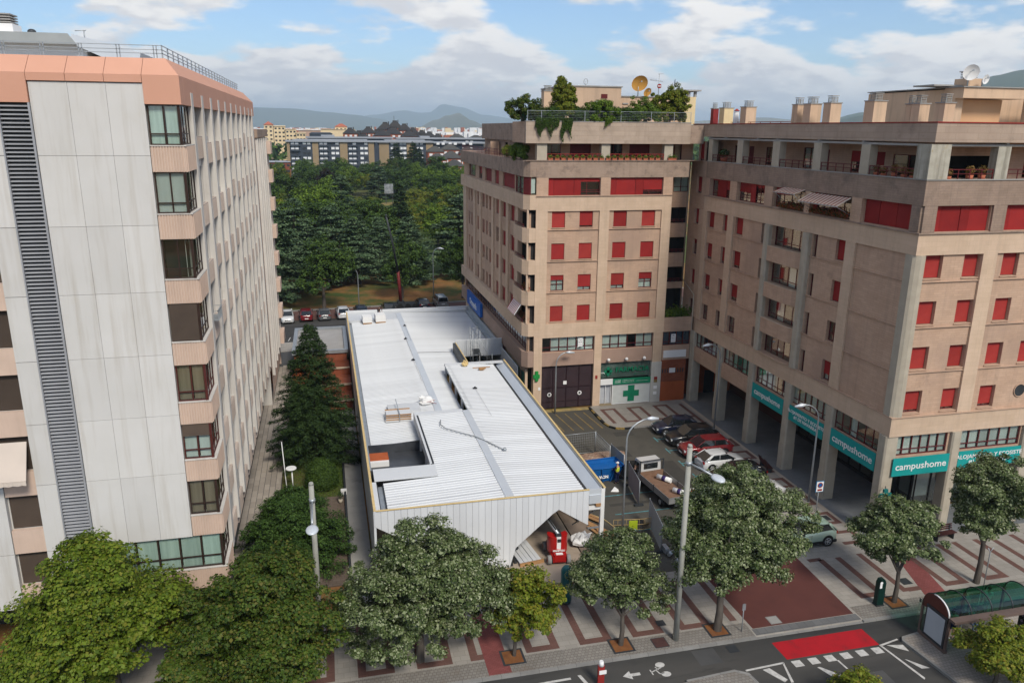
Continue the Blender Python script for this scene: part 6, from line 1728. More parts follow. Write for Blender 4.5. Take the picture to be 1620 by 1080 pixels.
# things on and around the hall
def pallet(x, y, z, w, d, h, lab, rz=0.05):
    o = thing('wrapped_pallet', lab, 'pallet', (x, y, z), rz)
    b = MB(); b.box(-w/2, w/2, -d/2, d/2, 0.14, h); b.box(-w/2-0.02, w/2+0.02, -d/2-0.02, d/2+0.02, h*0.55, h*0.6); put(b.mesh('wrap', WHITE), 'wrap', o, loc=(0, 0, 0))
    b = MB()
    for i in range(3): b.box(-w/2, w/2, -d/2+i*d*0.45, -d/2+i*d*0.45+0.1, 0, 0.13)
    put(b.mesh('pallet_base', WOOD), 'pallet_base', o, loc=(0, 0, 0))
pallet(4.3, 94.3, 3.88, 1.1, 1.5, 0.85, 'left one of two white wrapped pallets at the far end of the white roof')
pallet(5.9, 94.3, 3.95, 1.2, 1.6, 0.95, 'right one of two white wrapped pallets, beside the man on the roof')
o = thing('panel_stack', 'stack of white roof panels on battens lying by the dark court', 'panel stack', (5.0, 61, 3.9))
for i in range(3):
    b = MB(); b.box(3.9+0.04*i, 6.0, 59.9+0.03*i, 61.3, 3.9+i*0.2, 4.03+i*0.2); b.build('panel', WHITE if i < 2 else ROOFW, o)
b = MB()
for i in range(3):
    b.box(3.95, 6.0, 59.85, 59.95, 4.032+i*0.2, 4.095+i*0.2)
    b.box(3.95, 6.0, 61.2, 61.3, 4.032+i*0.2, 4.095+i*0.2)
b.build('batten', WOOD, o)
b = MB(); b.box(4.3, 7.0, 61.5, 63.4, 3.93, 4.16); b.build('panel', ROOFW, o)
b = MB(); b.box(5.0, 5.06, 59.8, 63.5, 4.55, 4.58); b.box(5.0, 5.06, 59.8, 59.83, 3.9, 4.58); b.build('strap', METAL, o)
def crumple(name, x, y, z, r, mat, lab, cat, sc=(1, 1, 0.6), seed=1):
    rr = np.random.default_rng(seed)
    m = MB(); m.ball((0, 0, 0), r, 12, 8, sc=sc)
    vv = []
    for i, v in enumerate(m.v):
        k = 1+0.28*math.sin(v[0]*9/r+seed)*math.cos(v[1]*7/r)+0.12*math.sin(v[2]*15/r)
        vv.append((x+v[0]*k, y+v[1]*k, z+max(-0.0, r*sc[2]*0.8+v[2])*k))
    m.v = vv; m.sm = [False]*len(m.sm)
    return tag(m.build(name, mat), lab, cat)
crumple('plastic_wrap', 7.6, 63.3, 3.95, 0.55, WHITE, 'crumpled white plastic bag lying on the low roof', 'plastic bag', (1.2, 0.8, 0.7), 3)
b = MB()
for i in range(7): b.tube([(7.3+0.1*i, 62.9+0.1*(i % 3), 4.3), (7.6+0.15*i, 63.2-0.12*(i % 4), 4.1+0.3*(i % 2))], 0.02, 5)
tag(b.build('red_straps', REDW), 'tangle of thin red straps on the crumpled white bag', 'straps')
pts = [(7.9, 56.4), (7.75, 55.4), (8.04, 54.6), (8.9, 53.6), (9.9, 52.5), (10.6, 51.4), (11.3, 50.0), (11.5, 49.7)]
b = MB(); b.tube([(x, y, 5.1+0.02*math.sin(i*2)) for i, (x, y) in enumerate(pts)], 0.035, 6); b.ball((11.5, 49.7, 5.12), 0.14, 8, 6)
tag(b.build('roof_cable', METAL), 'grey cable lying in a curve across the upper white roof', 'cable')
for i, (x, y, z) in enumerate(((12.0, 63.6, 5.0), (8.6, 91.0, 4.05), (8.1, 85.0, 4.05), (8.0, 76.5, 4.05))):
    b = MB(); b.box(x-0.18, x+0.18, y-0.1, y+0.1, z, z+0.08); b.ball((x, y, z+0.12), 0.09, 8, 5)
    b.tube([(x, y, z+0.05), (x+0.02, y-7, z+0.06)], 0.008, 4)
    tag(b.build('safety_anchor', METALD), ['safety line anchor on the upper roof near the far court', 'farthest safety anchor on the low roof', 'second farthest safety anchor on the low roof', 'nearest safety anchor on the low roof'][i], 'roof anchor')
crumple('foam_block', 12.3, 70.4, 4.98, 0.28, YELL, 'small yellow heap at the back corner of the upper roof', 'foam pile', (1, 0.8, 1), 5)
o = thing('timber_offcuts', 'pale timber offcuts and a rod on the back edge of the upper roof', 'timber', (13.6, 69.3, 5.0))
b = MB(); b.box(12.9, 14.6, 69.5, 69.58, 5.0, 5.06); b.box(13.4, 13.9, 68.8, 69.1, 5.0, 5.2); b.box(13.5, 14.1, 69.1, 69.35, 5.0, 5.1); b.build('offcuts', WOOD, o)
sc_ = thing('scaffold_tower', 'narrow aluminium scaffold tower standing in the small roof court', 'scaffold', (15.5, 77, 2.0))
b = MB()
for (x, y) in ((14.25, 76.6), (15.0, 76.6), (14.25, 78.2), (15.0, 78.2)): b.tube([(x, y, 2.0), (x, y, 6.85)], 0.035, 6)
for z in (3.3, 4.2, 5.1, 6.0, 6.7):
    for y in (76.6, 78.2): b.tube([(14.25, y, z), (15.0, y, z)], 0.02, 5)
    for x in (14.25, 15.0): b.tube([(x, 76.6, z), (x, 78.2, z)], 0.02, 5)
b.build('frame', METAL, sc_)
b = MB(); b.tube([(15.0, 76.6, 5.9), (16.3, 76.6, 3.2)], 0.025, 5); b.tube([(15.0, 78.2, 4.2), (16.3, 78.2, 3.2)], 0.025, 5); b.tube([(15.75, 76.6, 5.8), (15.75, 76.6, 2.2)], 0.03, 5); b.tube([(16.3, 76.6, 4.3), (16.3, 76.6, 2.2)], 0.03, 5); b.build('brace', METAL, sc_)
b = MB(); b.hexa([(14.4, 76.8, 4.0), (15.2, 76.8, 4.0), (15.2, 78.1, 4.4), (14.4, 78.1, 4.4), (14.4, 76.8, 4.05), (15.2, 76.8, 4.05), (15.2, 78.1, 4.45), (14.4, 78.1, 4.45)]); b.build('deck', METALD, sc_)
b = MB(); b.box(14.6, 15.6, 76.4, 76.5, 2.7, 3.5); b.box(16.1, 16.4, 76.4, 76.5, 2.9, 3.4); b.build('bucket_rack', LINEW, sc_)
# floor items in the opening
o = thing('sheet_pile', 'pile of long light grey metal sheets on the hall floor', 'metal sheets', (11.4, 44.5, 0.15), R(8))
for i in range(5):
    b = MB(); b.box(-0.75+i*0.3, -0.48+i*0.3, -1.9, 2.4, 0.1, 0.2+0.02*(i % 2)); put(b.mesh('sheet', CLAD), 'sheet', o, loc=(0, 0, 0))
b = MB(); b.box(-0.8, 0.85, -2.0, -1.88, 0.0, 0.22); b.box(-0.8, 0.85, 1.0, 1.12, 0, 0.1); put(b.mesh('bearer', WOOD), 'bearer', o, loc=(0, 0, 0))
b = MB(); b.box(10.62, 10.78, 42.9, 46, 0.15, 0.35); b.ball((10.9, 44.3, 0.42), 0.22, 8, 6, sc=(1.6, 1, .8)); tag(b.build('black_beam', METALD), 'black beam with a black bag lying left of the metal sheets', 'beam')
crumple('white_sack', 15.6, 44.2, 0.2, 0.62, WHITE, 'tied white sack on the edge of the hall floor by the corner column', 'sack', (1.15, 0.9, 0.65), 7)
o = thing('timber_pile', 'scattered brown planks lying beside the hall corner column', 'timber', (17.4, 46, 0.1))
for i, (x0, y0, x1, y1, w) in enumerate(((16.9, 48.4, 17.9, 46.9, 0.3), (17.1, 48.6, 18.1, 47.0, 0.22), (16.8, 47.2, 18.4, 44.4, 0.25), (16.9, 46.6, 18.3, 43.8, 0.3), (16.7, 46.2, 17.7, 43.0, 0.22), (16.9, 44.6, 18.6, 44.0, 0.2), (17.1, 45.4, 18.5, 43.2, 0.2))):
    l = math.hypot(x1-x0, y1-y0); nx, ny = -(y1-y0)/l*w/2, (x1-x0)/l*w/2
    z = 0.14+0.045*i; b = MB()
    b.hexa([(x0-nx, y0-ny, z), (x1-nx, y1-ny, z), (x1+nx, y1+ny, z), (x0+nx, y0+ny, z), (x0-nx, y0-ny, z+0.04), (x1-nx, y1-ny, z+0.04), (x1+nx, y1+ny, z+0.04), (x0+nx, y0+ny, z+0.04)])
    b.build('plank', WOOD, o)
# red mast lift
RL = pm('lift_red', (0.42, 0.012, 0.010), (0.36, 0.01, 0.01), 2, 0.35, coat=0.3)
WG = pm('grey_tyre', (0.30, 0.30, 0.29), (0.24, 0.24, 0.23), 3, 0.8)
lf = thing('red_mast_lift', 'small red mast lift with grey wheels parked in the hall opening', 'boom lift', (13.5, 43.1, 0.14), R(-6))
def lp(m, name, mat):
    return put(m.mesh(name, mat), name, lf, loc=(0, 0, 0))
b = MB(); b.prism([(-0.42, -1.0), (0.42, -1.0), (0.5, -0.7), (0.5, 1.2), (-0.5, 1.2), (-0.5, -0.7)], 0.22, 0.62); b.prism([(-0.32, -1.05), (0.32, -1.05), (0.4, -0.6), (-0.4, -0.6)], 0.3, 0.75); lp(b, 'chassis', RL)
for (x, y) in ((-0.62, -0.75), (0.62, -0.75), (-0.62, 1.0), (0.62, 1.0)):
    b = MB(); b.tube([(x-0.12, y, 0.3), (x+0.12, y, 0.3)], 0.3, 16); w_ = lp(b, 'wheel', WG)
    b = MB(); b.tube([(x-0.125, y, 0.3), (x+0.125, y, 0.3)], 0.13, 10); put(b.mesh('hub', RL), 'hub', w_, loc=(0, 0, 0))
def arcbox(m, a0, a1, r0, r1, z0, z1, c=(0, 0), n=8):
    P = [(c[0]+r1*math.cos(R(a0+(a1-a0)*i/n)), c[1]+r1*math.sin(R(a0+(a1-a0)*i/n))) for i in range(n+1)] + [(c[0]+r0*math.cos(R(a1-(a1-a0)*i/n)), c[1]+r0*math.sin(R(a1-(a1-a0)*i/n))) for i in range(n+1)]
    m.prism(P, z0, z1)
b = MB(); arcbox(b, 150, 258, 0.2, 0.66, 0.66, 1.72, n=9); arcbox(b, 282, 390, 0.2, 0.66, 0.66, 1.72, n=9); lp(b, 'turret_shell', RL)
b = MB(); b.tube([(0, 0, 0.62), (0, 0, 0.95)], 0.66, 18); lp(b, 'turret_base', RL)
b = MB(); b.box(-0.14, 0.14, -0.62, -0.5, 0.95, 1.75); lp(b, 'mast_face', WHITE)
b = MB(); b.box(-0.1, 0.12, -0.66, -0.6, 1.45, 1.66); b.box(-0.18, 0.18, -0.5, 0.3, 0.9, 1.9); lp(b, 'mast', METALD)
b = MB(); b.tube([(0.0, -0.35, 1.85), (-0.6, 1.4, 2.35), (-1.1, 2.7, 2.5)], [0.12, 0.11, 0.1], 8); lp(b, 'boom', METAL)
b = MB(); b.tube([(-0.1, -0.1, 2.02), (-0.65, 1.5, 2.5)], 0.05, 6); b.tube([(0.08, -0.2, 1.95), (-0.5, 1.5, 2.3)], 0.04, 6); lp(b, 'hydraulic_hose', BLK)
b = MB()
for (x, y) in ((-1.7, 2.4), (-0.6, 2.4), (-1.7, 3.2), (-0.6, 3.2)): b.box(x-0.03, x+0.03, y-0.03, y+0.03, 1.7, 2.7)
for z in (1.7, 2.2, 2.66):
    b.box(-1.7, -0.6, 2.38, 2.42, z, z+0.04); b.box(-1.7, -0.6, 3.18, 3.22, z, z+0.04); b.box(-1.72, -1.68, 2.4, 3.2, z, z+0.04); b.box(-0.62, -0.58, 2.4, 3.2, z, z+0.04)
b.box(-1.7, -0.6, 2.4, 3.2, 1.65, 1.69); lp(b, 'basket', METALD)
text('MANITOU', 0.17, WHITE, lf, (0, -0.672, 0.86), FR, bold=0.006)
b = MB(); b.box(-0.22, 0.22, -1.0, -0.75, 0.755, 0.775); lp(b, 'cover_label', WHITE)
# flat roofed brick annex and garden wall
ax = thing('flat_roofed_annex', 'low brick annex with a flat grey roof behind the dark spruce', 'annex', (-1.3, 88, 0))
b = MB(); b.box(-4.1, 1.5, 83.9, 94.4, 0, 3.2); b.build('walls', BRICK, ax)
b = MB(); b.box(-4.0, 1.4, 84.0, 94.3, 3.2, 3.26); b.build('flat_roof', pm('felt_roof', (0.36, 0.35, 0.34), (0.29, 0.285, 0.28), 0.6, 0.9, stain=((0.42, 0.37, 0.30), 0.5, 0.6, 0.55)), ax)
b = MB(); b.box(-4.3, 1.7, 83.7, 84.1, 3.2, 3.55); b.box(-4.3, -3.9, 84.1, 94.5, 3.2, 3.55); b.box(1.3, 1.7, 84.1, 94.5, 3.2, 3.55); b.box(-3.9, 1.3, 94.1, 94.5, 3.2, 3.55); b.build('parapet', METAL, ax)
sh = thing('brick_steps_building', 'stepped red brick outbuilding between spruce and hall', 'outbuilding', (0.8, 78, 0))
b = MB(); b.box(-1.2, 1.7, 80.5, 83.6, 0, 2.4); b.box(-1.2, 1.7, 77, 80.5, 0, 1.7); b.box(-0.6, 1.7, 73.8, 77, 0, 1.1); b.build('walls', BRICK, sh)
for i, (y, z) in enumerate(((80.4, 2.4), (76.9, 1.7), (73.7, 1.1))):
    b = MB(); b.box(-1.3 if i < 2 else -0.7, 1.75, y-0.05, y+0.3, z, z+0.12); b.build('coping', pm('beige_coping', (0.42, 0.33, 0.24), (0.36, 0.28, 0.2), 1, 0.8) if 'beige_coping' not in MATS else MATS['beige_coping'], sh)
b = MB(); b.box(-4.35, -1.25, 83.2, 83.6, 0, 1.2); b.build('garden_wall', ORNG, sh)

# ================================================================ vehicles
TYRE, RIM = BLK, pm('alloy_rim', (0.45, 0.46, 0.47), (0.36, 0.37, 0.38), 3, 0.35, metal=0.7)
CGL = pm('car_glass', (0.012, 0.015, 0.017), (0.02, 0.024, 0.026), 0.8, 0.05, spec=0.7)
LAMP = pm('lamp_clear', (0.55, 0.58, 0.60), (0.45, 0.48, 0.5), 6, 0.15)
TAIL = pm('tail_lamp_red', (0.30, 0.01, 0.01), (0.22, 0.008, 0.008), 5, 0.2)
def paint(nm, c):
    return pm(nm, c, tuple(v*0.93 for v in c), 0.6, 0.28, coat=0.8, spec=0.5)
def car(name, label, x, y, rz, mat, L_=4.3, W_=1.8, H_=1.46, kind='hatch', z=0.012, group=None, roof=None):
    o = thing(name, label, 'car', (x, y, z), rz, group)
    key = (L_, W_, H_, kind)
    hw = W_/2
    suv = kind == 'suv'
    zb = 0.24 if suv else 0.18
    hood = H_*0.62
    belt = H_*0.655
    f, r_ = L_/2, -L_/2
    # stations: x, bottom, shoulder height, half width
    st = [(f, zb+0.14, hood*0.62, hw*0.70), (f-0.10, zb, hood*0.80, hw*0.88), (f-0.45, zb, hood*0.93, hw*0.97), (f-L_*0.24, zb, hood, hw), (f-L_*0.40, zb, belt, hw), (0.0, zb, belt*1.0, hw),
          (r_+L_*0.20, zb, belt*1.04, hw), (r_+0.35, zb, belt*1.05, hw*0.97), (r_+0.10, zb+0.02, belt*0.98, hw*0.90), (r_, zb+0.12, belt*0.80, hw*0.80)]
    if kind == 'van':
        st = [(f, zb+0.14, 0.75, hw*0.8), (f-0.1, zb, 0.95, hw*0.92), (f-0.6, zb, 1.08, hw), (f-1.1, zb, 1.15, hw), (0, zb, 1.15, hw), (r_+0.2, zb, 1.15, hw), (r_, zb+0.05, 1.1, hw*0.96)]
        belt = 1.15
    def body():
        m = MB()
        rings = []
        for (sx, b0, zt, w) in st:
            rings.append([(sx, -w*0.90, b0), (sx, -w*0.985, b0+0.12), (sx, -w, b0+(zt-b0)*0.5), (sx, -w*0.985, zt-0.07), (sx, -w*0.93, zt-0.01), (sx, -w*0.5, zt+0.03), (sx, 0, zt+0.04),
                          (sx, w*0.5, zt+0.03), (sx, w*0.93, zt-0.01), (sx, w*0.985, zt-0.07), (sx, w, b0+(zt-b0)*0.5), (sx, w*0.985, b0+0.12), (sx, w*0.90, b0)])
        k = len(rings[0]); base = 0
        for rg in rings: m.v.extend(rg)
        for i in range(len(rings)-1):
            for j in range(k):
                jj = (j+1) % k
                m.f.append((i*k+j, i*k+jj, (i+1)*k+jj, (i+1)*k+j)); m.m.append(0); m.sm.append(True)
        m.f.append(tuple(range(k-1, -1, -1))); m.f.append(tuple((len(rings)-1)*k+j for j in range(k))); m.m += [0, 0]; m.sm += [False, False]
        return m
    me = cached(('carbody',)+key+(mat.name,), lambda: body().mesh('body', mat))
    put(me, 'body', o, loc=(0, 0, 0))
    # cabin
    if kind == 'van':
        xs = (f-0.55, f-1.25, r_+0.10, r_+0.03)
    elif suv:
        xs = (f-L_*0.245, f-L_*0.42, r_+L_*0.14, r_+0.06)
    else:
        xs = (f-L_*0.25, f-L_*0.44, r_+L_*0.20, r_+0.08)
    wb, wr = hw*0.93, hw*0.74
    def cab(inset, zt0, zt1, wtop):
        m = MB()
        a, b_, c, d = xs
        P = [(a, -wb*0.95, belt-0.02), (a, wb*0.95, belt-0.02), (d, wb*0.95, belt), (d, -wb*0.95, belt), (b_, -wtop, zt1), (b_, wtop, zt1), (c, wtop, zt1-0.02), (c, -wtop, zt1-0.02)]
        for q in ((0, 1, 5, 4), (1, 2, 6, 5), (2, 3, 7, 6), (3, 0, 4, 7), (4, 5, 6, 7)):
            m.face([P[i] for i in q])
        return m, P
    m, P = cab(0, belt, H_-0.04, wr)
    g_ = put(cached(('cab',)+key, lambda: m.mesh('windows', CGL)), 'windows', o, loc=(0, 0, 0))
    def roofm():
        q = MB()
        a, b_, c, d = xs
        z1 = H_-0.05
        pr = [(b_+0.04, z1-0.015), (b_-0.25, H_-0.01), (0.5*(b_+c), H_+0.005), (c+0.2, H_-0.015), (c-0.04, z1-0.03)]
        rows = []
        for (px, pz) in pr:
            rows.append([(px, -wr-0.03, z1-0.03 if px not in (b_+0.04, c-0.04) else pz-0.02), (px, -wr*0.85, pz), (px, 0, pz+0.02), (px, wr*0.85, pz), (px, wr+0.03, z1-0.03 if px not in (b_+0.04, c-0.04) else pz-0.02)])
        for i in range(len(rows)-1):
            for j in range(4):
                q.face([rows[i][j], rows[i][j+1], rows[i+1][j+1], rows[i+1][j]], 0, True)
        # pillars
        def pil(p0, p1, w=0.05):
            q.tube([p0, p1], w*0.62, 5)
        for s in (-1, 1):
            pil((a, s*wb*0.95, belt), (b_, s*wr, z1), 0.045)
            pil((d, s*wb*0.95, belt), (c, s*wr, z1), 0.06)
            pil((d+0.22, s*(wb*0.955), belt), (c+0.12, s*(wr+0.015), z1), 0.12)
            mx = (a+d)/2-0.05
            pil((mx, s*(wb*0.955), belt), (mx+0.05, s*(wr+0.015), z1), 0.03)
        return q.mesh('roof', roof or mat)
    put(cached(('roof',)+key+((roof or mat).name,), roofm), 'roof', o, loc=(0, 0, 0))
    wr_ = 0.37 if suv or kind == 'van' else 0.33
    wx = (f-L_*0.19, r_+L_*0.19)
    for sx in wx:
        for s in (-1, 1):
            def wm():
                q = MB(); q.tube([(0, -0.11, 0), (0, 0.11, 0)], wr_, 20); return q.mesh('tyre', TYRE)
            def am():
                q = MB(); q.tube([(0, -0.02, 0), (0, 0.02, 0)], wr_+0.06, 20); return q.mesh('wheel_arch', BLK)
            def rm():
                q = MB(); q.tube([(0, -0.115, 0), (0, 0.115, 0)], wr_*0.3, 10)
                for i in range(5):
                    a = 2*math.pi*i/5
                    q.tube([(0, s*0.113, 0), (wr_*0.62*math.cos(a), s*0.113, wr_*0.62*math.sin(a))], 0.03, 5)
                q.tube([(wr_*0.62*math.cos(2*math.pi*t/16), s*0.11, wr_*0.62*math.sin(2*math.pi*t/16)) for t in range(17)], 0.022, 5)
                return q.mesh('rim', RIM)
            w_ = put(cached(('wheel', wr_), wm), 'wheel', o, loc=(sx, s*(hw-0.10), wr_))
            put(cached(('rim', wr_, s), rm), 'rim', w_, loc=(0, 0, 0))
            put(cached(('arch', wr_), am), 'wheel_arch', o, loc=(sx, s*(hw-0.012), wr_+0.02))
    if suv:
        put(cached(('clad',)+key, lambda: MB().box(r_+0.1, f-0.1, -hw-0.012, hw+0.012, zb+0.02, zb+0.2).mesh('lower_cladding', BLK)), 'lower_cladding', o, loc=(0, 0, 0))
    hl = cached(('hl',)+key, lambda: MB().box(-0.10, 0.06, -0.2, 0.2, -0.07, 0.07).mesh('headlight', LAMP))
    tl = cached(('tl',)+key, lambda: MB().box(-0.05, 0.07, -0.15, 0.15, -0.09, 0.09).mesh('tail_light', TAIL))
    zz = st[1][2]
    for s in (-1, 1):
        put(hl, 'headlight', o, loc=(f-0.10, s*hw*0.64, zz-0.10), rot=(0, 0, -s*0.28))
        put(tl, 'tail_light', o, loc=(r_+0.06, s*hw*0.70, belt*0.86), rot=(0, 0, s*0.22))
        put(cached('mir', lambda: MB().ball((0, 0, 0), 0.11, 8, 6, sc=(0.6, 1.1, 0.75)).mesh('mirror', BLK)), 'mirror', o, loc=(xs[0]-0.35, s*(hw+0.06), belt+0.05))
    gr = cached(('gr',)+key, lambda: MB().box(-0.02, 0.03, -hw*0.42, hw*0.42, 0, 0.16).box(-0.02, 0.03, -hw*0.6, hw*0.6, -0.28, -0.14).mesh('grille', BLK))
    put(gr, 'grille', o, loc=(f-0.02, 0, zz-0.30))
    pl = cached('plate', lambda: MB().box(-0.015, 0.015, -0.26, 0.26, -0.055, 0.055).mesh('number_plate', WHITE))
    put(pl, 'number_plate', o, loc=(f+0.025, 0, 0.42)); put(pl, 'number_plate', o, loc=(r_-0.012, 0, 0.55 if kind != 'van' else 0.8))
    sh_ = cached(('seam',)+key, lambda: MB().box(-0.006, 0.006, -hw-0.004, -hw+0.05, 0.3, belt-0.1).box(-0.006, 0.006, hw-0.05, hw+0.004, 0.3, belt-0.1).mesh('door_gap', BLK))
    put(sh_, 'door_gap', o, loc=(0.02, 0, 0)); put(sh_, 'door_gap', o, loc=(xs[0]-0.42, 0, 0))
    hd = cached(('hnd',)+key, lambda: MB().box(-0.09, 0.09, -hw-0.02, -hw+0.01, 0, 0.035).box(-0.09, 0.09, hw-0.01, hw+0.02, 0, 0.035).mesh('door_handle', RIM))
    put(hd, 'door_handle', o, loc=(0.15, 0, belt-0.16))
    return o
PI = math.pi
G = 'cars parked in the yard bays'
car('parked_car', 'dark blue hatchback, farthest car of the yard row by the pharmacy', 30.6, 62.0, PI-0.04, paint('paint_navy', (0.008, 0.012, 0.035)), 4.2, 1.8, 1.45, 'hatch', group=G)
car('parked_car', 'black sport utility car between the dark blue and the dark red cars', 30.9, 59.3, PI+0.0, paint('paint_black', (0.006, 0.006, 0.007)), 4.65, 1.87, 1.62, 'suv', group=G)
car('parked_car', 'dark red sport utility car between the black and the white cars', 30.9, 56.7, PI-0.02, paint('paint_dark_red', (0.20, 0.010, 0.014)), 4.5, 1.84, 1.58, 'suv', group=G)
car('parked_car', 'small white hatchback facing the arcade, its rear towards the truck', 30.9, 54.0, 0.06, paint('paint_white', (0.62, 0.63, 0.63)), 3.95, 1.72, 1.45, 'hatch', group=G)
car('parked_car', 'black car mostly hidden behind the big street tree', 31.0, 51.3, PI, paint('paint_black2', (0.008, 0.008, 0.01)), 4.4, 1.8, 1.5, 'hatch', group=G)
car('parked_car', 'white car mostly hidden behind the big street tree', 31.0, 48.6, 0.03, paint('paint_white2', (0.6, 0.6, 0.6)), 4.3, 1.8, 1.5, 'hatch', group=G)
car('parked_car', 'pale green sport utility car standing on the pavement corner behind the big street tree', 30.4, 41.35, PI+0.03, paint('paint_sage', (0.30, 0.40, 0.32)), 4.1, 1.82, 1.62, 'suv', z=0.14)
G2 = 'cars parked along the park edge'
tilt = R(3.8)
for (x, y, rz, c, nm, kd, lab) in ((-8.7, 113.2, -PI/2, (0.32, 0.33, 0.34), 'paint_silver', 'hatch', 'silver car half hidden by the white tower, first of the park row'),
        (-6.1, 113.3, -PI/2, (0.62, 0.63, 0.63), 'paint_white3', 'hatch', 'white hatchback facing the camera at the park edge'),
        (-3.5, 113.9, PI/2, (0.15, 0.008, 0.012), 'paint_red2', 'suv', 'dark red car seen from behind in the park row'),
        (-0.95, 114.0, PI/2, (0.10, 0.105, 0.11), 'paint_grey', 'hatch', 'dark grey car between the red and the white sport utility cars in the park row'),
        (1.75, 114.3, PI/2, (0.55, 0.56, 0.57), 'paint_pearl', 'suv', 'white sport utility car seen from behind in the park row'),
        (4.4, 114.6, PI/2, (0.010, 0.014, 0.03), 'paint_blue2', 'suv', 'dark blue sport utility car at the corner of the white hall roof'),
        (8.6, 116.2, PI/2, (0.008, 0.009, 0.01), 'paint_black3', 'hatch', 'black car whose roof just shows over the far edge of the white roof'),
        (14.0, 118.3, PI/2, (0.015, 0.02, 0.035), 'paint_blue3', 'hatch', 'dark blue car beyond the ridge end of the white roof'),
        (16.9, 118.6, PI/2, (0.22, 0.22, 0.21), 'paint_champagne', 'van', 'silver van at the park edge beyond the white roof')):
    car('parked_car', lab, x, y, rz+tilt, paint(nm, c), 4.3, 1.8, 1.5 if kd == 'hatch' else (1.62 if kd == 'suv' else 1.85), kd, group=G2)

# flatbed truck
tk = thing('flatbed_truck', 'white cab flatbed truck with open dropside bed carrying two wrapped rolls', 'truck', (23.9, 50.3, 0.012), R(96))
def tp(m, name, mat, par=None): return put(m.mesh(name, mat), name, par or tk, loc=(0, 0, 0))
b = MB(); b.hexa([(1.55, -0.95, 0.55), (3.1, -0.95, 0.5), (3.1, 0.95, 0.5), (1.55, 0.95, 0.55), (1.6, -0.86, 2.15), (2.45, -0.86, 2.15), (2.45, 0.86, 2.15), (1.6, 0.86, 2.15)])
b.hexa([(2.45, -0.95, 0.5), (3.2, -0.93, 0.5), (3.2, 0.93, 0.5), (2.45, 0.95, 0.5), (2.45, -0.93, 1.25), (3.15, -0.9, 1.1), (3.15, 0.9, 1.1), (2.45, 0.93, 1.25)])
tp(b, 'cab', paint('truck_white', (0.55, 0.55, 0.54)))
b = MB(); b.hexa([(2.62, -0.82, 1.3), (3.0, -0.8, 1.15), (3.0, 0.8, 1.15), (2.62, 0.82, 1.3), (2.42, -0.78, 2.0), (2.5, -0.78, 2.02), (2.5, 0.78, 2.02), (2.42, 0.78, 2.0)]); b.box(1.54, 1.6, -0.6, 0.6, 1.5, 1.95); tp(b, 'cab_window', CGL)
b = MB(); b.box(1.8, 2.4, -0.94, -0.90, 1.25, 1.95); b.box(1.8, 2.4, 0.90, 0.94, 1.25, 1.95); tp(b, 'side_window', CGL)
b = MB(); b.hexa([(2.5, 0.95, 0.55), (2.75, 1.75, 0.55), (2.70, 1.78, 0.55), (2.44, 0.99, 0.55), (2.45, 0.9, 1.95), (2.68, 1.7, 1.95), (2.63, 1.73, 1.95), (2.4, 0.93, 1.95)]); tp(b, 'open_door', paint('truck_door_dark', (0.03, 0.03, 0.03)))
b = MB()
for s in (-1, 1): b.box(1.36, 1.44, s*1.0-0.04, s*1.0+0.04, 0.7, 2.3)
b.box(1.37, 1.43, -1.0, 1.0, 2.2, 2.27); tp(b, 'headboard_frame', METALD)
b = MB(); b.box(-3.0, 1.4, -1.03, 1.03, 0.78, 0.88); b.box(1.32, 1.37, -1.0, 1.0, 0.88, 1.4); tp(b, 'bed', pm('worn_plywood', (0.22, 0.13, 0.085), (0.15, 0.09, 0.06), 2, 0.9, c3=(0.3, 0.21, 0.14)))
DS = pm('dropside_aluminium', (0.30, 0.30, 0.295), (0.24, 0.24, 0.235), 2, 0.45, metal=0.4)
for s in (-1, 1):
    for (xa, xb) in ((-3.0, -0.85), (-0.78, 1.36)):
        b = MB(); b.box(xa, xb, s*1.045-0.02, s*1.045+0.02, 0.80, 1.28); b.box(xa, xb, s*1.055-0.02, s*1.055+0.02, 1.0, 1.04); tp(b, 'dropside', DS)
    b = MB(); b.box(-0.84, -0.79, s*1.045-0.03, s*1.045+0.03, 0.7, 1.36); tp(b, 'stake', METALD)
b = MB(); b.box(-3.06, -3.02, -1.04, 1.04, 0.80, 1.28); tp(b, 'tailgate', DS)
b = MB(); b.box(-2.9, 3.0, -0.45, 0.45, 0.45, 0.7); tp(b, 'chassis', METALD)
for (x, y) in ((2.2, -0.85), (2.2, 0.85), (-1.7, -0.85), (-1.7, 0.85)):
    b = MB(); b.tube([(x, y-0.14, 0.36), (x, y+0.14, 0.36)], 0.36, 18); w_ = tp(b, 'wheel', TYRE)
    b = MB(); b.tube([(x, y-0.145, 0.36), (x, y+0.145, 0.36)], 0.19, 12); tp(b, 'rim', METAL, w_)
PUR = pm('violet_band', (0.04, 0.025, 0.12), (0.035, 0.02, 0.1), 3, 0.6)
for i, (x0, y0, x1, y1) in enumerate(((0.9, -0.25, -0.15, -0.85), (-1.55, -0.2, -2.4, -0.75))):
    c0, s0 = math.cos(R(96)), math.sin(R(96))
    o = thing('wrapped_roll', ['long white roll with violet band lying in the truck bed behind the cab', 'short white roll with violet band at the tail of the truck bed'][i], 'roll', (23.9, 50.3, 0.9), R(96))
    b = MB(); b.tube([(x0, y0, 0.2), (x1, y1, 0.2)], 0.2, 14); put(b.mesh('roll', WHITE), 'roll', o, loc=(0, 0, 0))
    xm, ym, dx, dy = (x0+x1)/2, (y0+y1)/2, (x1-x0)*0.13, (y1-y0)*0.13
    b = MB(); b.tube([(xm-dx, ym-dy, 0.2), (xm+dx, ym+dy, 0.2)], 0.206, 14); put(b.mesh('band', PUR), 'band', o, loc=(0, 0, 0))
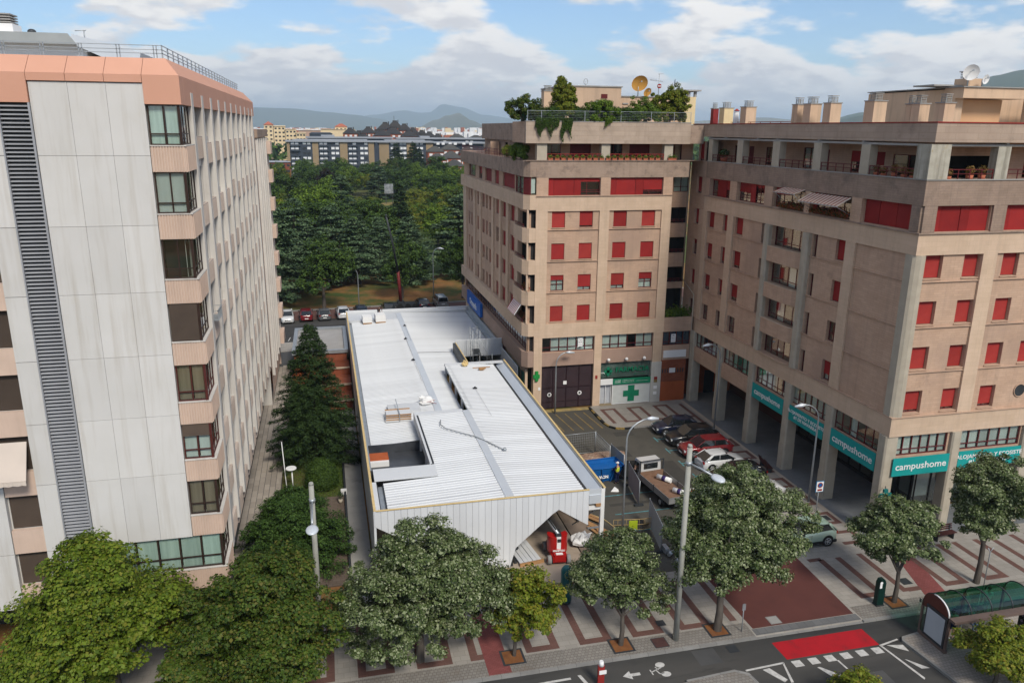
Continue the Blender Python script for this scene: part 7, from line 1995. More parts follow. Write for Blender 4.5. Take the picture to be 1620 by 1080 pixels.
ws = thing('warning_sign', 'red and white striped warning board on a post beside the truck', 'sign', (25.15, 47.6, 0))
b = MB(); b.tube([(25.15, 47.6, 0.01), (25.15, 47.6, 1.7)], 0.03, 6); b.box(24.9, 25.4, 47.4, 47.8, 0.012, 0.08); b.build('post', METALD, ws)
b = MB()
for i in range(6): b.hexa([(24.85+i*0.1, 47.55, 1.45), (24.95+i*0.1, 47.55, 1.45), (24.95+i*0.1, 47.58, 1.45), (24.85+i*0.1, 47.58, 1.45), (24.9+i*0.1, 47.55, 1.7), (25.0+i*0.1, 47.55, 1.7), (25.0+i*0.1, 47.58, 1.7), (24.9+i*0.1, 47.58, 1.7)], i % 2)
b.build('striped_board', [REDW, WHITE], ws)
# skip, rubble, site fences
SKB = pm('skip_blue', (0.008, 0.11, 0.36), (0.007, 0.09, 0.30), 1, 0.5, stain=((0.10, 0.07, 0.05), 0.4, 2, 0.62))
sk = thing('blue_skip', 'bright blue rubble skip with white lettering beside the hall', 'skip', (20.7, 53.9, 0.02))
b = MB()
T = [(19.3, 52.95), (22.1, 53.15), (22.0, 54.95), (19.2, 54.75)]; Bq = [(19.9, 53.3), (21.4, 53.4), (21.35, 54.6), (19.85, 54.5)]
for i in range(4):
    j = (i+1) % 4
    b.face([(*Bq[i], 0.05), (*Bq[j], 0.05), (*T[j], 1.3), (*T[i], 1.3)])
    b.tube([(*T[i], 1.3), (*T[j], 1.3)], 0.05, 6)
b.face([(*p, 0.05) for p in Bq]); b.face([((T[i][0]*0.7+Bq[i][0]*0.3), (T[i][1]*0.7+Bq[i][1]*0.3), 1.0) for i in range(4)])
for q in (0.3, 0.7):
    xb, xt = 19.9+1.5*q, 19.3+2.8*q
    b.hexa([(xb-0.05, 53.2, 0.05), (xb+0.05, 53.2, 0.05), (xb+0.05, 53.3, 0.05), (xb-0.05, 53.3, 0.05), (xt-0.05, 52.9, 1.28), (xt+0.05, 52.9, 1.28), (xt+0.05, 53.0, 1.28), (xt-0.05, 53.0, 1.28)])
b.build('hopper', SKB, sk)
text('VION', 0.32, WHITE, sk, (-0.35, -0.80, 0.5), (math.pi/2-0.25, 0, 0.06), bold=0.012)
rb = thing('rubble_heap', 'low heap of brown earth and rubble behind the blue skip', 'rubble heap', (21.5, 57, 0.02)); rb['kind'] = 'stuff'; del rb['category']
m = MB(); nx_, ny_ = 26, 16
for i in range(nx_+1):
    for j in range(ny_+1):
        u, v = i/nx_*2-1, j/ny_*2-1
        h = max(0, (1-u*u)*(1-v*v))**0.7*0.55+random.uniform(0, 0.09)*(1 if max(abs(u), abs(v)) < 0.95 else 0)
        m.v.append((21.6+u*2.3+v*0.4, 57.1+v*1.6, 0.01+h))
for i in range(nx_):
    for j in range(ny_):
        a = i*(ny_+1)+j; m.f.append((a, a+ny_+1, a+ny_+2, a+1)); m.m.append(0); m.sm.append(False)
tag(m.build('earth', pm('rubble', (0.22, 0.12, 0.08), (0.36, 0.27, 0.20), 2.5, 0.95, 0.3), rb), kind='stuff')
def fence_panel(x0, y0, x1, y1, h, mat, lab, solid=True):
    l = math.hypot(x1-x0, y1-y0); nx, ny = -(y1-y0)/l*0.02, (x1-x0)/l*0.02
    o = thing('site_fence', lab, 'fence', ((x0+x1)/2, (y0+y1)/2, 0.02))
    b = MB()
    if solid:
        b.hexa([(x0-nx, y0-ny, 0.15), (x1-nx, y1-ny, 0.15), (x1+nx, y1+ny, 0.15), (x0+nx, y0+ny, 0.15), (x0-nx, y0-ny, h), (x1-nx, y1-ny, h), (x1+nx, y1+ny, h), (x0+nx, y0+ny, h)])
        b.build('panel', mat, o)
    b = MB()
    b.tube([(x0, y0, 0.05), (x0, y0, h+0.05)], 0.03, 6); b.tube([(x1, y1, 0.05), (x1, y1, h+0.05)], 0.03, 6); b.tube([(x0, y0, h), (x1, y1, h)], 0.025, 6); b.tube([(x0, y0, 0.18), (x1, y1, 0.18)], 0.025, 6)
    if not solid:
        n = int(l/0.16)
        for i in range(n): q = i/n; b.tube([(x0+(x1-x0)*q, y0+(y1-y0)*q, 0.18), (x0+(x1-x0)*q, y0+(y1-y0)*q, h)], 0.007, 3)
        for i in range(1, 8): b.tube([(x0, y0, 0.18+i*(h-0.18)/8), (x1, y1, 0.18+i*(h-0.18)/8)], 0.007, 3)
    b.build('frame', METAL, o)
    for (x, y) in ((x0, y0), (x1, y1)):
        b = MB(); b.box(x-0.35, x+0.35, y-0.12, y+0.12, 0.0, 0.15); b.build('foot', METALD, o)
fence_panel(18.6, 58.6, 21.6, 58.8, 2.0, METAL, 'wire mesh fence panel behind the rubble heap', False)
fence_panel(21.65, 58.8, 21.75, 55.6, 2.0, METAL, 'wire mesh fence panel at the right of the rubble heap', False)
fence_panel(22.0, 56.0, 22.2, 53.6, 2.0, pm('blue_grey_sheet', (0.28, 0.32, 0.35), (0.24, 0.28, 0.31), 1, 0.6), 'blue grey sheeted fence panel above the skip')
fence_panel(22.1, 52.3, 21.6, 48.9, 2.0, pm('pink_grey_sheet', (0.30, 0.25, 0.26), (0.26, 0.215, 0.225), 1, 0.7), 'pinkish grey sheeted fence panel between worker and truck')
fence_panel(21.2, 46.1, 20.5, 42.4, 2.0, pm('pale_grey_sheet', (0.40, 0.41, 0.42), (0.35, 0.36, 0.37), 1, 0.7), 'pale grey sheeted fence panel next to the yellow barrier')
br = thing('yellow_barrier', 'low yellow barrier with a bright yellow notice across the site entrance', 'barrier', (19.6, 45.3, 0.02))
b = MB()
for (x0, y0, x1, y1) in ((18.3, 45.5, 20.4, 45.2), (20.4, 45.2, 21.0, 45.3)):
    for z in (0.2, 0.6, 1.0): b.tube([(x0, y0, z), (x1, y1, z)], 0.025, 6)
    n = 7
    for i in range(n+1): b.tube([(x0+(x1-x0)*i/n, y0+(y1-y0)*i/n, 0.2 if i % n else 0.02), (x0+(x1-x0)*i/n, y0+(y1-y0)*i/n, 1.0)], 0.015, 5)
b.build('frame', pm('barrier_yellow', (0.50, 0.36, 0.16), (0.42, 0.30, 0.14), 3, 0.6), br)
b = MB(); b.hexa([(19.35, 45.25, 0.25), (19.95, 45.17, 0.25), (19.95, 45.19, 0.25), (19.35, 45.27, 0.25), (19.35, 45.25, 0.95), (19.95, 45.17, 0.95), (19.95, 45.19, 0.95), (19.35, 45.27, 0.95)]); b.build('notice', pm('neon_yellow', (0.50, 0.62, 0.03), (0.45, 0.56, 0.03), 3, 0.6), br)
b = MB(); b.tube([(16.9, 49.0, 0.05), (17.6, 48.4, 0.05), (18.3, 47.5, 0.05), (18.5, 46.8, 0.05), (18.7, 46.0, 0.05)], 0.03, 6); tag(b.build('yellow_hose', YELL), 'thin pale hose lying on the asphalt beside the hall corner', 'hose')
b = MB(); b.hexa([(20.35, 51.5, 0.03), (20.9, 51.9, 0.03), (21.0, 51.4, 0.03), (20.9, 51.35, 0.03), (20.38, 51.5, 0.06), (20.8, 51.85, 0.25), (20.95, 51.45, 0.2), (20.9, 51.38, 0.06)]); tag(b.build('paper_scrap', WHITE), 'white scrap of sheet lying on the asphalt by the worker', 'scrap')
b = MB(); b.tube([(20.7, 41.6, 0.25), (21.5, 42.3, 0.25)], 0.13, 10); b.tube([(20.9, 40.9, 0.2), (21.9, 41.3, 0.2)], 0.13, 10); b.box(20.6, 20.9, 41.9, 42.6, 0.14, 0.5); tag(b.build('site_pipes', METAL), 'grey pipes lying at the foot of the pale grey fence panel', 'pipes')
# crane in the park road
cr_ = thing('mobile_crane', 'mobile crane with a raised dark telescopic boom and red base beyond the hall', 'crane', (10.9, 117.5, 0.02))
b = MB(); b.box(8.9, 12.9, 116.4, 118.8, 0.5, 0.95); b.box(10.1, 11.1, 116.9, 118.3, 0.95, 1.4); b.build('carrier', METALD, cr_)
for x in (9.2, 10.4, 11.6, 12.7):
    b = MB(); b.tube([(x, 116.3, 0.55), (x, 116.7, 0.55)], 0.52, 14); b.build('wheel', TYRE, cr_)
b = MB(); b.tube([(10.6, 117.3, 1.0), (10.25, 116.6, 6.2)], [0.27, 0.24], 6); b.build('boom_base', pm('crane_red', (0.16, 0.02, 0.02), (0.12, 0.018, 0.018), 2, 0.5), cr_)
b = MB(); b.tube([(10.25, 116.6, 6.0), (9.5, 115.3, 10.4), (8.6, 114.0, 14.6)], [0.21, 0.17, 0.11], 6); b.ball((8.55, 113.9, 14.8), 0.16, 8, 6); b.build('boom', METALD, cr_)
b = MB()
for i in range(12): q = i/12; b.tube([(10.25-1.65*q, 116.6-2.6*q, 6.3+8.3*q+0.3), (10.1-1.65*q, 116.4-2.6*q, 6.8+8.3*q)], 0.06, 4)
b.tube([(8.5, 113.9, 14.6), (10.2, 116.2, 6.6)], 0.05, 4); b.build('hoist_line', METALD, cr_)

# ================================================================ street furniture
def pole_lamp(name, lab, x, y, h, rx, ry, head_drop=0.25, mat=None, r=0.07, hs=0.5):
    o = thing(name, lab, 'street lamp', (x, y, 0.02))
    b = MB()
    pts = [(x, y, 0.02), (x, y, h*0.55), (x, y, h-1.3)]
    for i in range(1, 7):
        t = i/6*math.pi/2
        pts.append((x+rx*(1-math.cos(t))*0.9, y+ry*(1-math.cos(t))*0.9, h-1.3+1.2*math.sin(t)))
    b.tube(pts, [r*1.2, r]+[r*0.75]*(len(pts)-2), 8)
    b.build('pole', mat or METAL, o)
    b = MB(); l = math.hypot(rx, ry); ux, uy = rx/l, ry/l
    b.tube([(x+rx*0.85, y+ry*0.85, h-0.1), (x+rx*0.9+ux*hs*0.5, y+ry*0.9+uy*hs*0.5, h-0.12), (x+rx*0.9+ux*hs*1.6, y+ry*0.9+uy*hs*1.6, h-0.2)], [0.07, 0.15, 0.07], 10)
    b.build('lamp_head', ROOFF, o)
pole_lamp('street_lamp', 'tall curved street lamp standing before the hall corner, head over the yard', 18.35, 44.0, 8.9, 1.7, 0.3)
pole_lamp('street_lamp', 'curved street lamp in front of the maroon garage gate', 21.0, 68.9, 6.3, 1.2, 0.1)
pole_lamp('street_lamp', 'curved street lamp before the arcade column behind the black car', 34.3, 61.5, 8.5, -1.1, 0.0)
pole_lamp('street_lamp', 'curved street lamp in front of the arcade banner with small capitals', 34.35, 46.6, 8.0, -1.3, 0.1)
pole_lamp('street_lamp', 'street lamp at the park edge above the dark blue sport utility car', 4.3, 117.8, 6.6, -0.7, -0.3)
pole_lamp('street_lamp', 'street lamp in the park lawn beyond the silver van', 16.5, 123.5, 8.6, 1.0, -0.4)
pole_lamp('street_lamp', 'distant lamp post standing among the park trees', -9.0, 215, 12, 0.6, 0)
def tall_pole(x, y, h, ax_, ay, az, lab):
    o = thing('lamp_mast', lab, 'lamp mast', (x, y, 0.14))
    b = MB(); b.tube([(x, y, 0.14), (x, y, h)], [0.165, 0.13], 12); b.tube([(x, y, h), (x, y, h+0.12)], [0.145, 0.10], 12); b.build('mast', pm('mast_concrete', (0.36, 0.36, 0.32), (0.30, 0.30, 0.27), 1.5, 0.8, streak=((0.2, 0.2, 0.17), 0.4)) if 'mast_concrete' not in MATS else MATS['mast_concrete'], o)
    b = MB(); b.tube([(x, y, h-0.9), (x+ax_*0.6, y+ay*0.6, h-0.9+az*0.5), (x+ax_, y+ay, h-0.9+az)], 0.06, 8); b.tube([(x, y, h-1.0), (x, y, h-0.8)], 0.165, 12); b.build('arm', METAL, o)
    b = MB(); b.ball((x+ax_*1.25, y+ay*1.25, h-0.93+az*1.15), 0.42, 14, 8, sc=(0.75 if abs(ay) > abs(ax_) else 1.3, 1.2 if abs(ay) > abs(ax_) else 0.75, 0.28)); b.build('lamp_head', ROOFF, o)
tall_pole(17.45, 33.55, 11.5, 0.75, -1.1, -0.25, 'tall grey lamp mast between the two street trees by the hall entrance')
tall_pole(-1.45, 38.2, 9.15, 0.0, -1.9, -0.35, 'tall grey lamp mast rising behind the left street trees')
gl = thing('garden_lamp', 'white disc topped garden lamp beside the round bush', 'garden lamp', (-3.5, 56.8, 0.06))
b = MB(); b.tube([(-3.5, 56.8, 0.06), (-3.5, 56.8, 1.85)], 0.05, 8); b.build('post', WHITE, gl)
b = MB(); b.tube([(-3.55, 56.8, 1.85), (-3.55, 56.8, 1.93), (-3.55, 56.8, 2.0)], [0.2, 0.42, 0.38], 16); b.build('disc', WHITE, gl)
b = MB(); b.tube([(-3.95, 56.8, 0.06), (-4.2, 58.2, 3.6)], 0.035, 6); tag(b.build('thin_post', WHITE), 'thin white leaning post beside the garden lamp', 'post')
sp_ = thing('parking_sign', 'blue framed parking sign with a red ring on a post before the arcade', 'sign', (33.3, 44.2, 0.14))
b = MB(); b.tube([(33.3, 44.2, 0.13), (33.3, 44.2, 3.0)], 0.035, 8); b.build('post', METAL, sp_)
b = MB(); b.box(32.98, 33.62, 44.12, 44.16, 2.2, 3.05); b.build('plate', pm('sign_blue2', (0.04, 0.16, 0.30), (0.04, 0.14, 0.27), 3, 0.5), sp_)
b = MB(); b.box(33.03, 33.57, 44.10, 44.12, 2.25, 3.0); b.build('face', WHITE, sp_)
b = MB(); b.tube([(33.3+0.17*math.cos(t*0.4363), 44.09, 2.75+0.17*math.sin(t*0.4363)) for t in range(16)], 0.035, 6); b.box(33.12, 33.48, 44.08, 44.1, 2.32, 2.45); b.build('ring', REDW, sp_)
b = MB(); b.tube([(33.3, 44.10, 2.75), (33.3, 44.085, 2.75)], 0.13, 12); b.build('blue_disc', SKB, sp_)
pmt = thing('parking_meter', 'dark green parking ticket machine standing on the pavement', 'parking meter', (30.55, 33.95, 0.14))
DG = pm('dark_green_metal', (0.006, 0.028, 0.022), (0.005, 0.022, 0.018), 2, 0.4)
b = MB(); b.extr([(-0.22, 0), (0.22, 0), (0.22, 1.5), (0.12, 1.72), (-0.12, 1.72), (-0.22, 1.5)], -0.17, 0.17); put(b.mesh('case', DG), 'case', pmt, loc=(0, 0, 0))
b = MB(); b.box(-0.2, -0.05, -0.19, -0.171, 1.2, 1.5); b.tube([(-0.12, -0.18, 1.55), (-0.12, -0.2, 1.55)], 0.09, 12); put(b.mesh('display', WHITE), 'display', pmt, loc=(0, 0, 0))
b = MB(); b.box(-0.26, 0.26, -0.2, 0.2, 0, 0.08); put(b.mesh('base', METALD), 'base', pmt, loc=(0, 0, 0))
tb = thing('teal_bin', 'teal street bin half hidden behind the silvery street tree', 'bin', (12.6, 38.2, 0.14))
b = MB(); b.tube([(12.6, 38.2, 0.14), (12.6, 38.2, 0.3)], 0.3, 12); b.build('base', METALD, tb)
b = MB(); b.tube([(12.6, 38.2, 0.3), (12.6, 38.2, 2.3), (12.6, 38.2, 2.5)], [0.33, 0.33, 0.2], 14); b.build('body', pm('teal_metal', (0.015, 0.10, 0.11), (0.012, 0.085, 0.095), 1, 0.4), tb)
rp = thing('red_post', 'red and white bollard post at the lower frame edge by the cycle marking', 'sign post', (12.25, 31.2, 0.01))
b = MB(); b.box(12.08, 12.42, 31.1, 31.22, 0, 1.2); b.build('post', REDW, rp)
b = MB(); b.tube([(12.25, 31.16, 1.2), (12.25, 31.16, 1.45)], [0.15, 0.1], 10); b.box(12.12, 12.5, 31.04, 31.09, 0.75, 0.95); b.build('white_cap', WHITE, rp)
b = MB(); b.tube([(21.35, 33.4, 0.14), (21.35, 33.4, 1.9)], 0.03, 6); b.box(21.25, 21.45, 33.37, 33.39, 1.5, 1.9); tag(b.build('thin_post', METAL), 'thin grey post at the kerb corner of the red brown drive', 'post')
for i, (x, y, rz) in enumerate(((34.3, 52.5, R(80)), (40.1, 39.6, R(5)))):
    o = thing('bench', ['dark wooden bench beside an arcade column', 'dark bench on the pavement behind the small street tree'][i], 'bench', (x, y, 0.13), rz)
    BR = MATS.get('bench_wood') or pm('bench_wood', (0.06, 0.022, 0.02), (0.045, 0.017, 0.016), 3, 0.7)
    for j in range(4):
        b = MB(); b.box(-0.95, 0.95, -0.22+j*0.12, -0.12+j*0.12, 0.43, 0.47); put(b.mesh('slat', BR), 'slat', o, loc=(0, 0, 0))
    for j in range(3):
        b = MB(); b.box(-0.95, 0.95, 0.26+j*0.03, 0.29+j*0.03, 0.55+j*0.13, 0.65+j*0.13); put(b.mesh('slat', BR), 'slat', o, loc=(0, 0, 0))
    for sx in (-0.7, 0.7):
        b = MB(); b.box(sx-0.03, sx+0.03, -0.2, 0.25, 0, 0.42); b.box(sx-0.03, sx+0.03, 0.2, 0.26, 0.3, 0.9); put(b.mesh('leg', METALD), 'leg', o, loc=(0, 0, 0))
for i, (x, y) in enumerate(((0.0, 54.0), (0.05, 50.6))):
    pot_plant(x, y, 0.06, 0.24, 0.95, LF['spruce'], ['small potted box plant by the lawn edge', 'small potted box plant nearer the street, by the hall wall'][i], pot=CONC)
b = MB(); b.box(0.05, 0.5, 55.3, 55.7, 0.06, 0.4); tag(b.build('white_box', WHITE), 'small white box at the lawn corner beside the hall', 'box')

# bus shelter
bs_ = thing('bus_shelter', 'bus shelter with a barrel vaulted green glass roof and a blank poster case', 'bus shelter', (33.8, 30.3, 0.14))
SB = pm('shelter_brown', (0.14, 0.10, 0.085), (0.11, 0.08, 0.07), 2, 0.5)
SBR = pm('shelter_red_brown', (0.11, 0.035, 0.025), (0.09, 0.03, 0.022), 2, 0.4)
X0, X1, Y0, Y1, ZE, RR = 31.05, 36.4, 29.35, 31.2, 2.25, 0.95
arc = [(Y0+(Y1-Y0)*(1-math.cos(math.pi*i/12))/2, ZE+0.72*math.sin(math.pi*i/12)) for i in range(13)]
for k in range(4):
    xa, xb = X0+(X1-X0)*k/4+0.03, X0+(X1-X0)*(k+1)/4-0.03
    b = MB()
    for (ya, za), (yb, zb) in zip(arc[:-1], arc[1:]): b.face([(xa, ya, za), (xb, ya, za), (xb, yb, zb), (xa, yb, zb)], 0, True)
    b.build('roof_pane', GREENG, bs_)
for k in range(5):
    x = X0+(X1-X0)*k/4
    b = MB(); b.tube([(x, y, z) for y, z in arc], 0.035, 6); b.build('roof_hoop', METALD, bs_)
b = MB(); b.prism([(0, 0)]*0 or [(X0-0.06, Y0), (X0-0.02, Y0), (X0-0.02, Y1), (X0-0.06, Y1)], ZE-0.35, ZE)
for (ya, za), (yb, zb) in zip(arc[:-1], arc[1:]): b.hexa([(X0-0.06, ya, ZE), (X0-0.02, ya, ZE), (X0-0.02, yb, ZE), (X0-0.06, yb, ZE), (X0-0.06, ya, za), (X0-0.02, ya, za), (X0-0.02, yb, zb), (X0-0.06, yb, zb)])
b.build('end_fascia', SBR, bs_)
b = MB(); b.tube([(X0-0.05, y, z+0.02) for y, z in arc[:8]], 0.04, 6); b.build('white_edge', WHITE, bs_)
b = MB(); b.box(X0-0.05, X1+0.6, Y0-0.42, Y0+0.02, ZE-0.14, ZE+0.02); b.build('front_eave', SB, bs_)
for (x, y) in ((X0, Y0), (X0, Y1), (X1, Y1), (X1, Y0), ((X0+X1)/2, Y1)):
    b = MB(); b.box(x-0.06, x+0.06, y-0.06, y+0.06, 0.14, ZE-0.001); b.build('post', SB, bs_)
b = MB(); b.box(X0-0.12, X0+0.1, Y0+0.05, Y1-0.35, 0.35, 2.2); b.build('poster_case', METALD, bs_)
b = MB(); b.box(X0-0.135, X0-0.121, Y0+0.15, Y1-0.45, 0.5, 2.05); b.build('poster', pm('blank_poster', (0.42, 0.46, 0.49), (0.38, 0.42, 0.45), 1, 0.3), bs_)
b = MB(); b.box(X0-0.1, X0+0.1, Y0-0.1, Y1, 0.14, 0.34); b.build('plinth', SB, bs_)
b = MB(); b.box(X0-0.02, X0+0.0, Y1-0.33, Y1+0.3, 0.3, 2.1); b.build('end_glass', CLEARG, bs_)
for k in range(3):
    b = MB(); b.box(X0+0.3+k*1.75, X0+1.95+k*1.75, Y1-0.01, Y1+0.01, 0.35, 2.1); b.build('rear_glass', CLEARG, bs_)
b = MB(); b.box(X0+0.9, X1-1.4, Y1-0.5, Y1-0.15, 0.58, 0.63)
for x in (X0+1.0, X0+2.2, X0+3.6): b.box(x, x+0.06, Y1-0.5, Y1-0.15, 0.14, 0.58); b.box(x, x+0.06, Y1-0.55, Y1-0.5, 0.14, 0.95)
b.box(X0+0.9, X1-1.4, Y1-0.55, Y1-0.5, 0.9, 0.95); b.build('seat', METAL, bs_)
b = MB(); b.box(X1-0.15, X1+0.05, Y0-0.15, Y0+0.55, 0.3, 2.05); b.build('information_panel', BLK, bs_)
b = MB(); b.box(X1-0.18, X1-0.151, Y0-0.1, Y0+0.5, 1.75, 1.98); b.build('route_strip', ORNG, bs_)
for i in range(2):
    for j in range(3):
        b = MB(); b.tube([(X1-0.152, Y0+0.05+i*0.28, 1.45-j*0.35), (X1-0.165, Y0+0.05+i*0.28, 1.45-j*0.35)], 0.08, 8); b.build('route_mark', pm('violet_grey', (0.2, 0.16, 0.24), (0.17, 0.14, 0.2), 3, 0.6) if 'violet_grey' not in MATS else MATS['violet_grey'], bs_)
text('8', 0.3, METALD, bs_, (X0-0.14-33.8, 1.0, 1.95), (math.pi/2, 0, -math.pi/2), bold=0.01)
b = MB(); b.tube([(37.6, 33.6, 0.14), (37.6, 33.6, 2.9), (37.4, 33.6, 3.2)], 0.03, 6); b.tube([(37.6, 33.6, 2.9), (37.8, 33.6, 3.2)], 0.025, 6); tag(b.build('forked_post', METAL), 'thin forked metal post behind the bus shelter', 'post')

# ================================================================ people
def skin_obj(name, edges, mat, parent, root=0):
    """edges: list of chains of (point, radius); chains that share a point join"""
    vs, es, idx = [], [], {}
    for ch in edges:
        prev = None
        for (p, r) in ch:
            k = tuple(round(q, 3) for q in p)
            if k not in idx:
                idx[k] = len(vs); vs.append((p, r))
            i = idx[k]
            if prev is not None and prev != i: es.append((prev, i))
            prev = i
    me = bpy.data.meshes.new(name)
    me.from_pydata([p for p, r in vs], es, [])
    me.update()
    o = bpy.data.objects.new(name, me); COL.objects.link(o)
    md = o.modifiers.new('skin', 'SKIN')
    if not me.skin_vertices: 
        bpy.context.view_layer.objects.active = o
        o.modifiers.remove(md)
        bpy.ops.object.modifier_add(type='SKIN')
        md = o.modifiers[-1]
    for i, (p, r) in enumerate(vs):
        sv = me.skin_vertices[0].data[i]
        rr = r if isinstance(r, tuple) else (r, r)
        sv.radius = rr
        sv.use_root = (i == root)
    md.use_smooth_shade = True
    sd = o.modifiers.new('sub', 'SUBSURF'); sd.levels = 1; sd.render_levels = 1
    dg = bpy.context.evaluated_depsgraph_get()
    ev = o.evaluated_get(dg)
    nm = bpy.data.meshes.new_from_object(ev)
    nm.name = name
    nm.materials.clear(); nm.materials.append(mat)
    bpy.data.objects.remove(o)
    return put(nm, name, parent, loc=(0, 0, 0))
def person(lab, x, y, z, rz, top, bottom, hair, pose='stand', helmet=None, vest=None, shorts=False, s=1.0, group=None):
    o = thing('person', lab, 'person', (x, y, z), rz, group)
    o.scale = (s, s, s)
    hip, ch, nk = (0, 0, 0.95), (0, 0.0, 1.32), (0, 0.0, 1.50)
    hd = (0, -0.02, 1.66)
    kn = [(-0.10, -0.02, 0.50), (0.10, -0.02, 0.50)]; an = [(-0.11, 0.02, 0.09), (0.11, 0.02, 0.09)]
    el = [(-0.26, 0.02, 1.14), (0.26, 0.02, 1.14)]; wr = [(-0.26, -0.10, 0.90), (0.26, -0.10, 0.90)]
    shd = [(-0.19, 0, 1.42), (0.19, 0, 1.42)]; hj = [(-0.09, 0, 0.92), (0.09, 0, 0.92)]
    if pose == 'sit':
        hip, ch, nk, hd = (0, 0.10, 0.55), (0, 0.06, 0.92), (0, 0.04, 1.10), (0, 0.0, 1.26)
        hj = [(-0.09, 0.08, 0.53), (0.09, 0.08, 0.53)]; kn = [(-0.11, -0.34, 0.50), (0.11, -0.34, 0.50)]; an = [(-0.11, -0.36, 0.09), (0.11, -0.36, 0.09)]
        shd = [(-0.19, 0.05, 1.02), (0.19, 0.05, 1.02)]; el = [(-0.24, -0.02, 0.76), (0.24, -0.02, 0.76)]; wr = [(-0.14, -0.24, 0.64), (0.14, -0.24, 0.64)]
    if pose == 'bend':
        hip, ch, nk, hd = (0, 0.10, 0.88), (0, -0.18, 1.16), (0, -0.32, 1.24), (0, -0.44, 1.28)
        hj = [(-0.09, 0.10, 0.86), (0.09, 0.10, 0.86)]; kn = [(-0.12, -0.02, 0.48), (0.12, -0.02, 0.48)]
        shd = [(-0.19, -0.27, 1.20), (0.19, -0.27, 1.20)]; el = [(-0.22, -0.40, 0.95), (0.22, -0.40, 0.95)]; wr = [(-0.16, -0.55, 0.78), (0.16, -0.55, 0.78)]
    if pose == 'work':
        el = [(-0.28, -0.08, 1.16), (0.28, -0.08, 1.16)]; wr = [(-0.20, -0.33, 1.08), (0.20, -0.33, 1.08)]
    toe = [(a[0], a[1]-0.17, 0.035) for a in an]
    V = lambda a, b, t: tuple(a[i]+(b[i]-a[i])*t for i in range(3))
    chains = [[(hip, (0.15, 0.11)), (V(hip, ch, 0.5), (0.13, 0.10)), (ch, (0.17, 0.11)), (nk, 0.055), (hd, (0.075, 0.09)), ((hd[0], hd[1], hd[2]+0.10), (0.07, 0.08))]]
    for i in (0, 1):
        chains.append([(hip, (0.15, 0.11)), (hj[i], 0.095), (V(hj[i], kn[i], 0.5), 0.08), (kn[i], 0.057), (V(kn[i], an[i], 0.4), 0.055), (an[i], 0.038), (toe[i], 0.035)])
        hand = V(wr[i], (wr[i][0], wr[i][1]-0.02, wr[i][2]-0.10), 1.0) if pose != 'work' else (wr[i][0]*0.9, wr[i][1]-0.09, wr[i][2])
        chains.append([(ch, (0.17, 0.11)), (shd[i], 0.062), (V(shd[i], el[i], 0.5), 0.047), (el[i], 0.040), (wr[i], 0.027), (hand, 0.030)])
        d = tuple(hand[k]-wr[i][k] for k in range(3)); ln = math.sqrt(sum(q*q for q in d)) or 1
        d = tuple(q/ln for q in d)
        sgn = -1 if i == 0 else 1
        for f_, L0 in enumerate((0.065, 0.08, 0.075, 0.06)):
            off = (-0.018+0.012*f_)
            p0 = (hand[0], hand[1]+off, hand[2]+0.0)
            p1 = (p0[0]+d[0]*L0*0.55, p0[1]+d[1]*L0*0.55, p0[2]+d[2]*L0*0.55)
            p2 = (p1[0]+d[0]*L0*0.4-sgn*0.012, p1[1]+d[1]*L0*0.4, p1[2]+d[2]*L0*0.4)
            chains.append([(hand, 0.030), (p1, 0.009), (p2, 0.008)])
        chains.append([(hand, 0.030), ((hand[0]-sgn*0.035, hand[1]-0.03, hand[2]), 0.010)])
    skin_obj('body', chains, SKIN, o)
    # face
    b = MB(); fy = hd[1]-0.095
    b.hexa([(-0.012, fy, hd[2]+0.0), (0.012, fy, hd[2]+0.0), (0.012, fy+0.02, hd[2]), (-0.012, fy+0.02, hd[2]), (-0.006, fy+0.0, hd[2]+0.05), (0.006, fy, hd[2]+0.05), (0.006, fy+0.02, hd[2]+0.05), (-0.006, fy+0.02, hd[2]+0.05)])
    b.ball((-0.078, hd[1], hd[2]+0.03), 0.02, 6, 5, sc=(0.5, 1, 1.5)); b.ball((0.078, hd[1], hd[2]+0.03), 0.02, 6, 5, sc=(0.5, 1, 1.5))
    put(b.mesh('nose_and_ears', SKIN), 'nose_and_ears', o, loc=(0, 0, 0))
    b = MB(); b.ball((-0.03, fy+0.005, hd[2]+0.055), 0.009, 6, 5); b.ball((0.03, fy+0.005, hd[2]+0.055), 0.009, 6, 5); put(b.mesh('eyes', BLK), 'eyes', o, loc=(0, 0, 0))
    b = MB(); b.box(-0.025, 0.025, fy-0.001, fy+0.01, hd[2]-0.03, hd[2]-0.022); put(b.mesh('mouth', REDF), 'mouth', o, loc=(0, 0, 0))
    b = MB(); b.ball((hd[0], hd[1]+0.02, hd[2]+0.075), 0.10, 12, 8, sc=(0.95, 1.08, 0.95)); put(b.mesh('helmet' if helmet else 'hair', helmet or hair), 'helmet' if helmet else 'hair', o, loc=(0, 0, 0))
    if helmet:
        b = MB(); b.tube([(hd[0], hd[1]-0.01, hd[2]+0.06), (hd[0], hd[1]-0.01, hd[2]+0.075)], 0.13, 14); put(b.mesh('brim', helmet), 'brim', o, loc=(0, 0, 0))
    g_ = 1.16
    tc_ = [[(V(hip, ch, 0.05), (0.155*g_, 0.115*g_)), (V(hip, ch, 0.5), (0.14*g_, 0.11*g_)), (ch, (0.175*g_, 0.12*g_)), (V(ch, nk, 0.75), 0.075)]]
    for i in (0, 1):
        tc_.append([(ch, (0.175*g_, 0.12*g_)), (shd[i], 0.078), (V(shd[i], el[i], 0.5), 0.062)] + ([] if vest is None and shorts else [(el[i], 0.054), (V(el[i], wr[i], 0.85), 0.04)]))
    skin_obj('shirt', tc_, top, o)
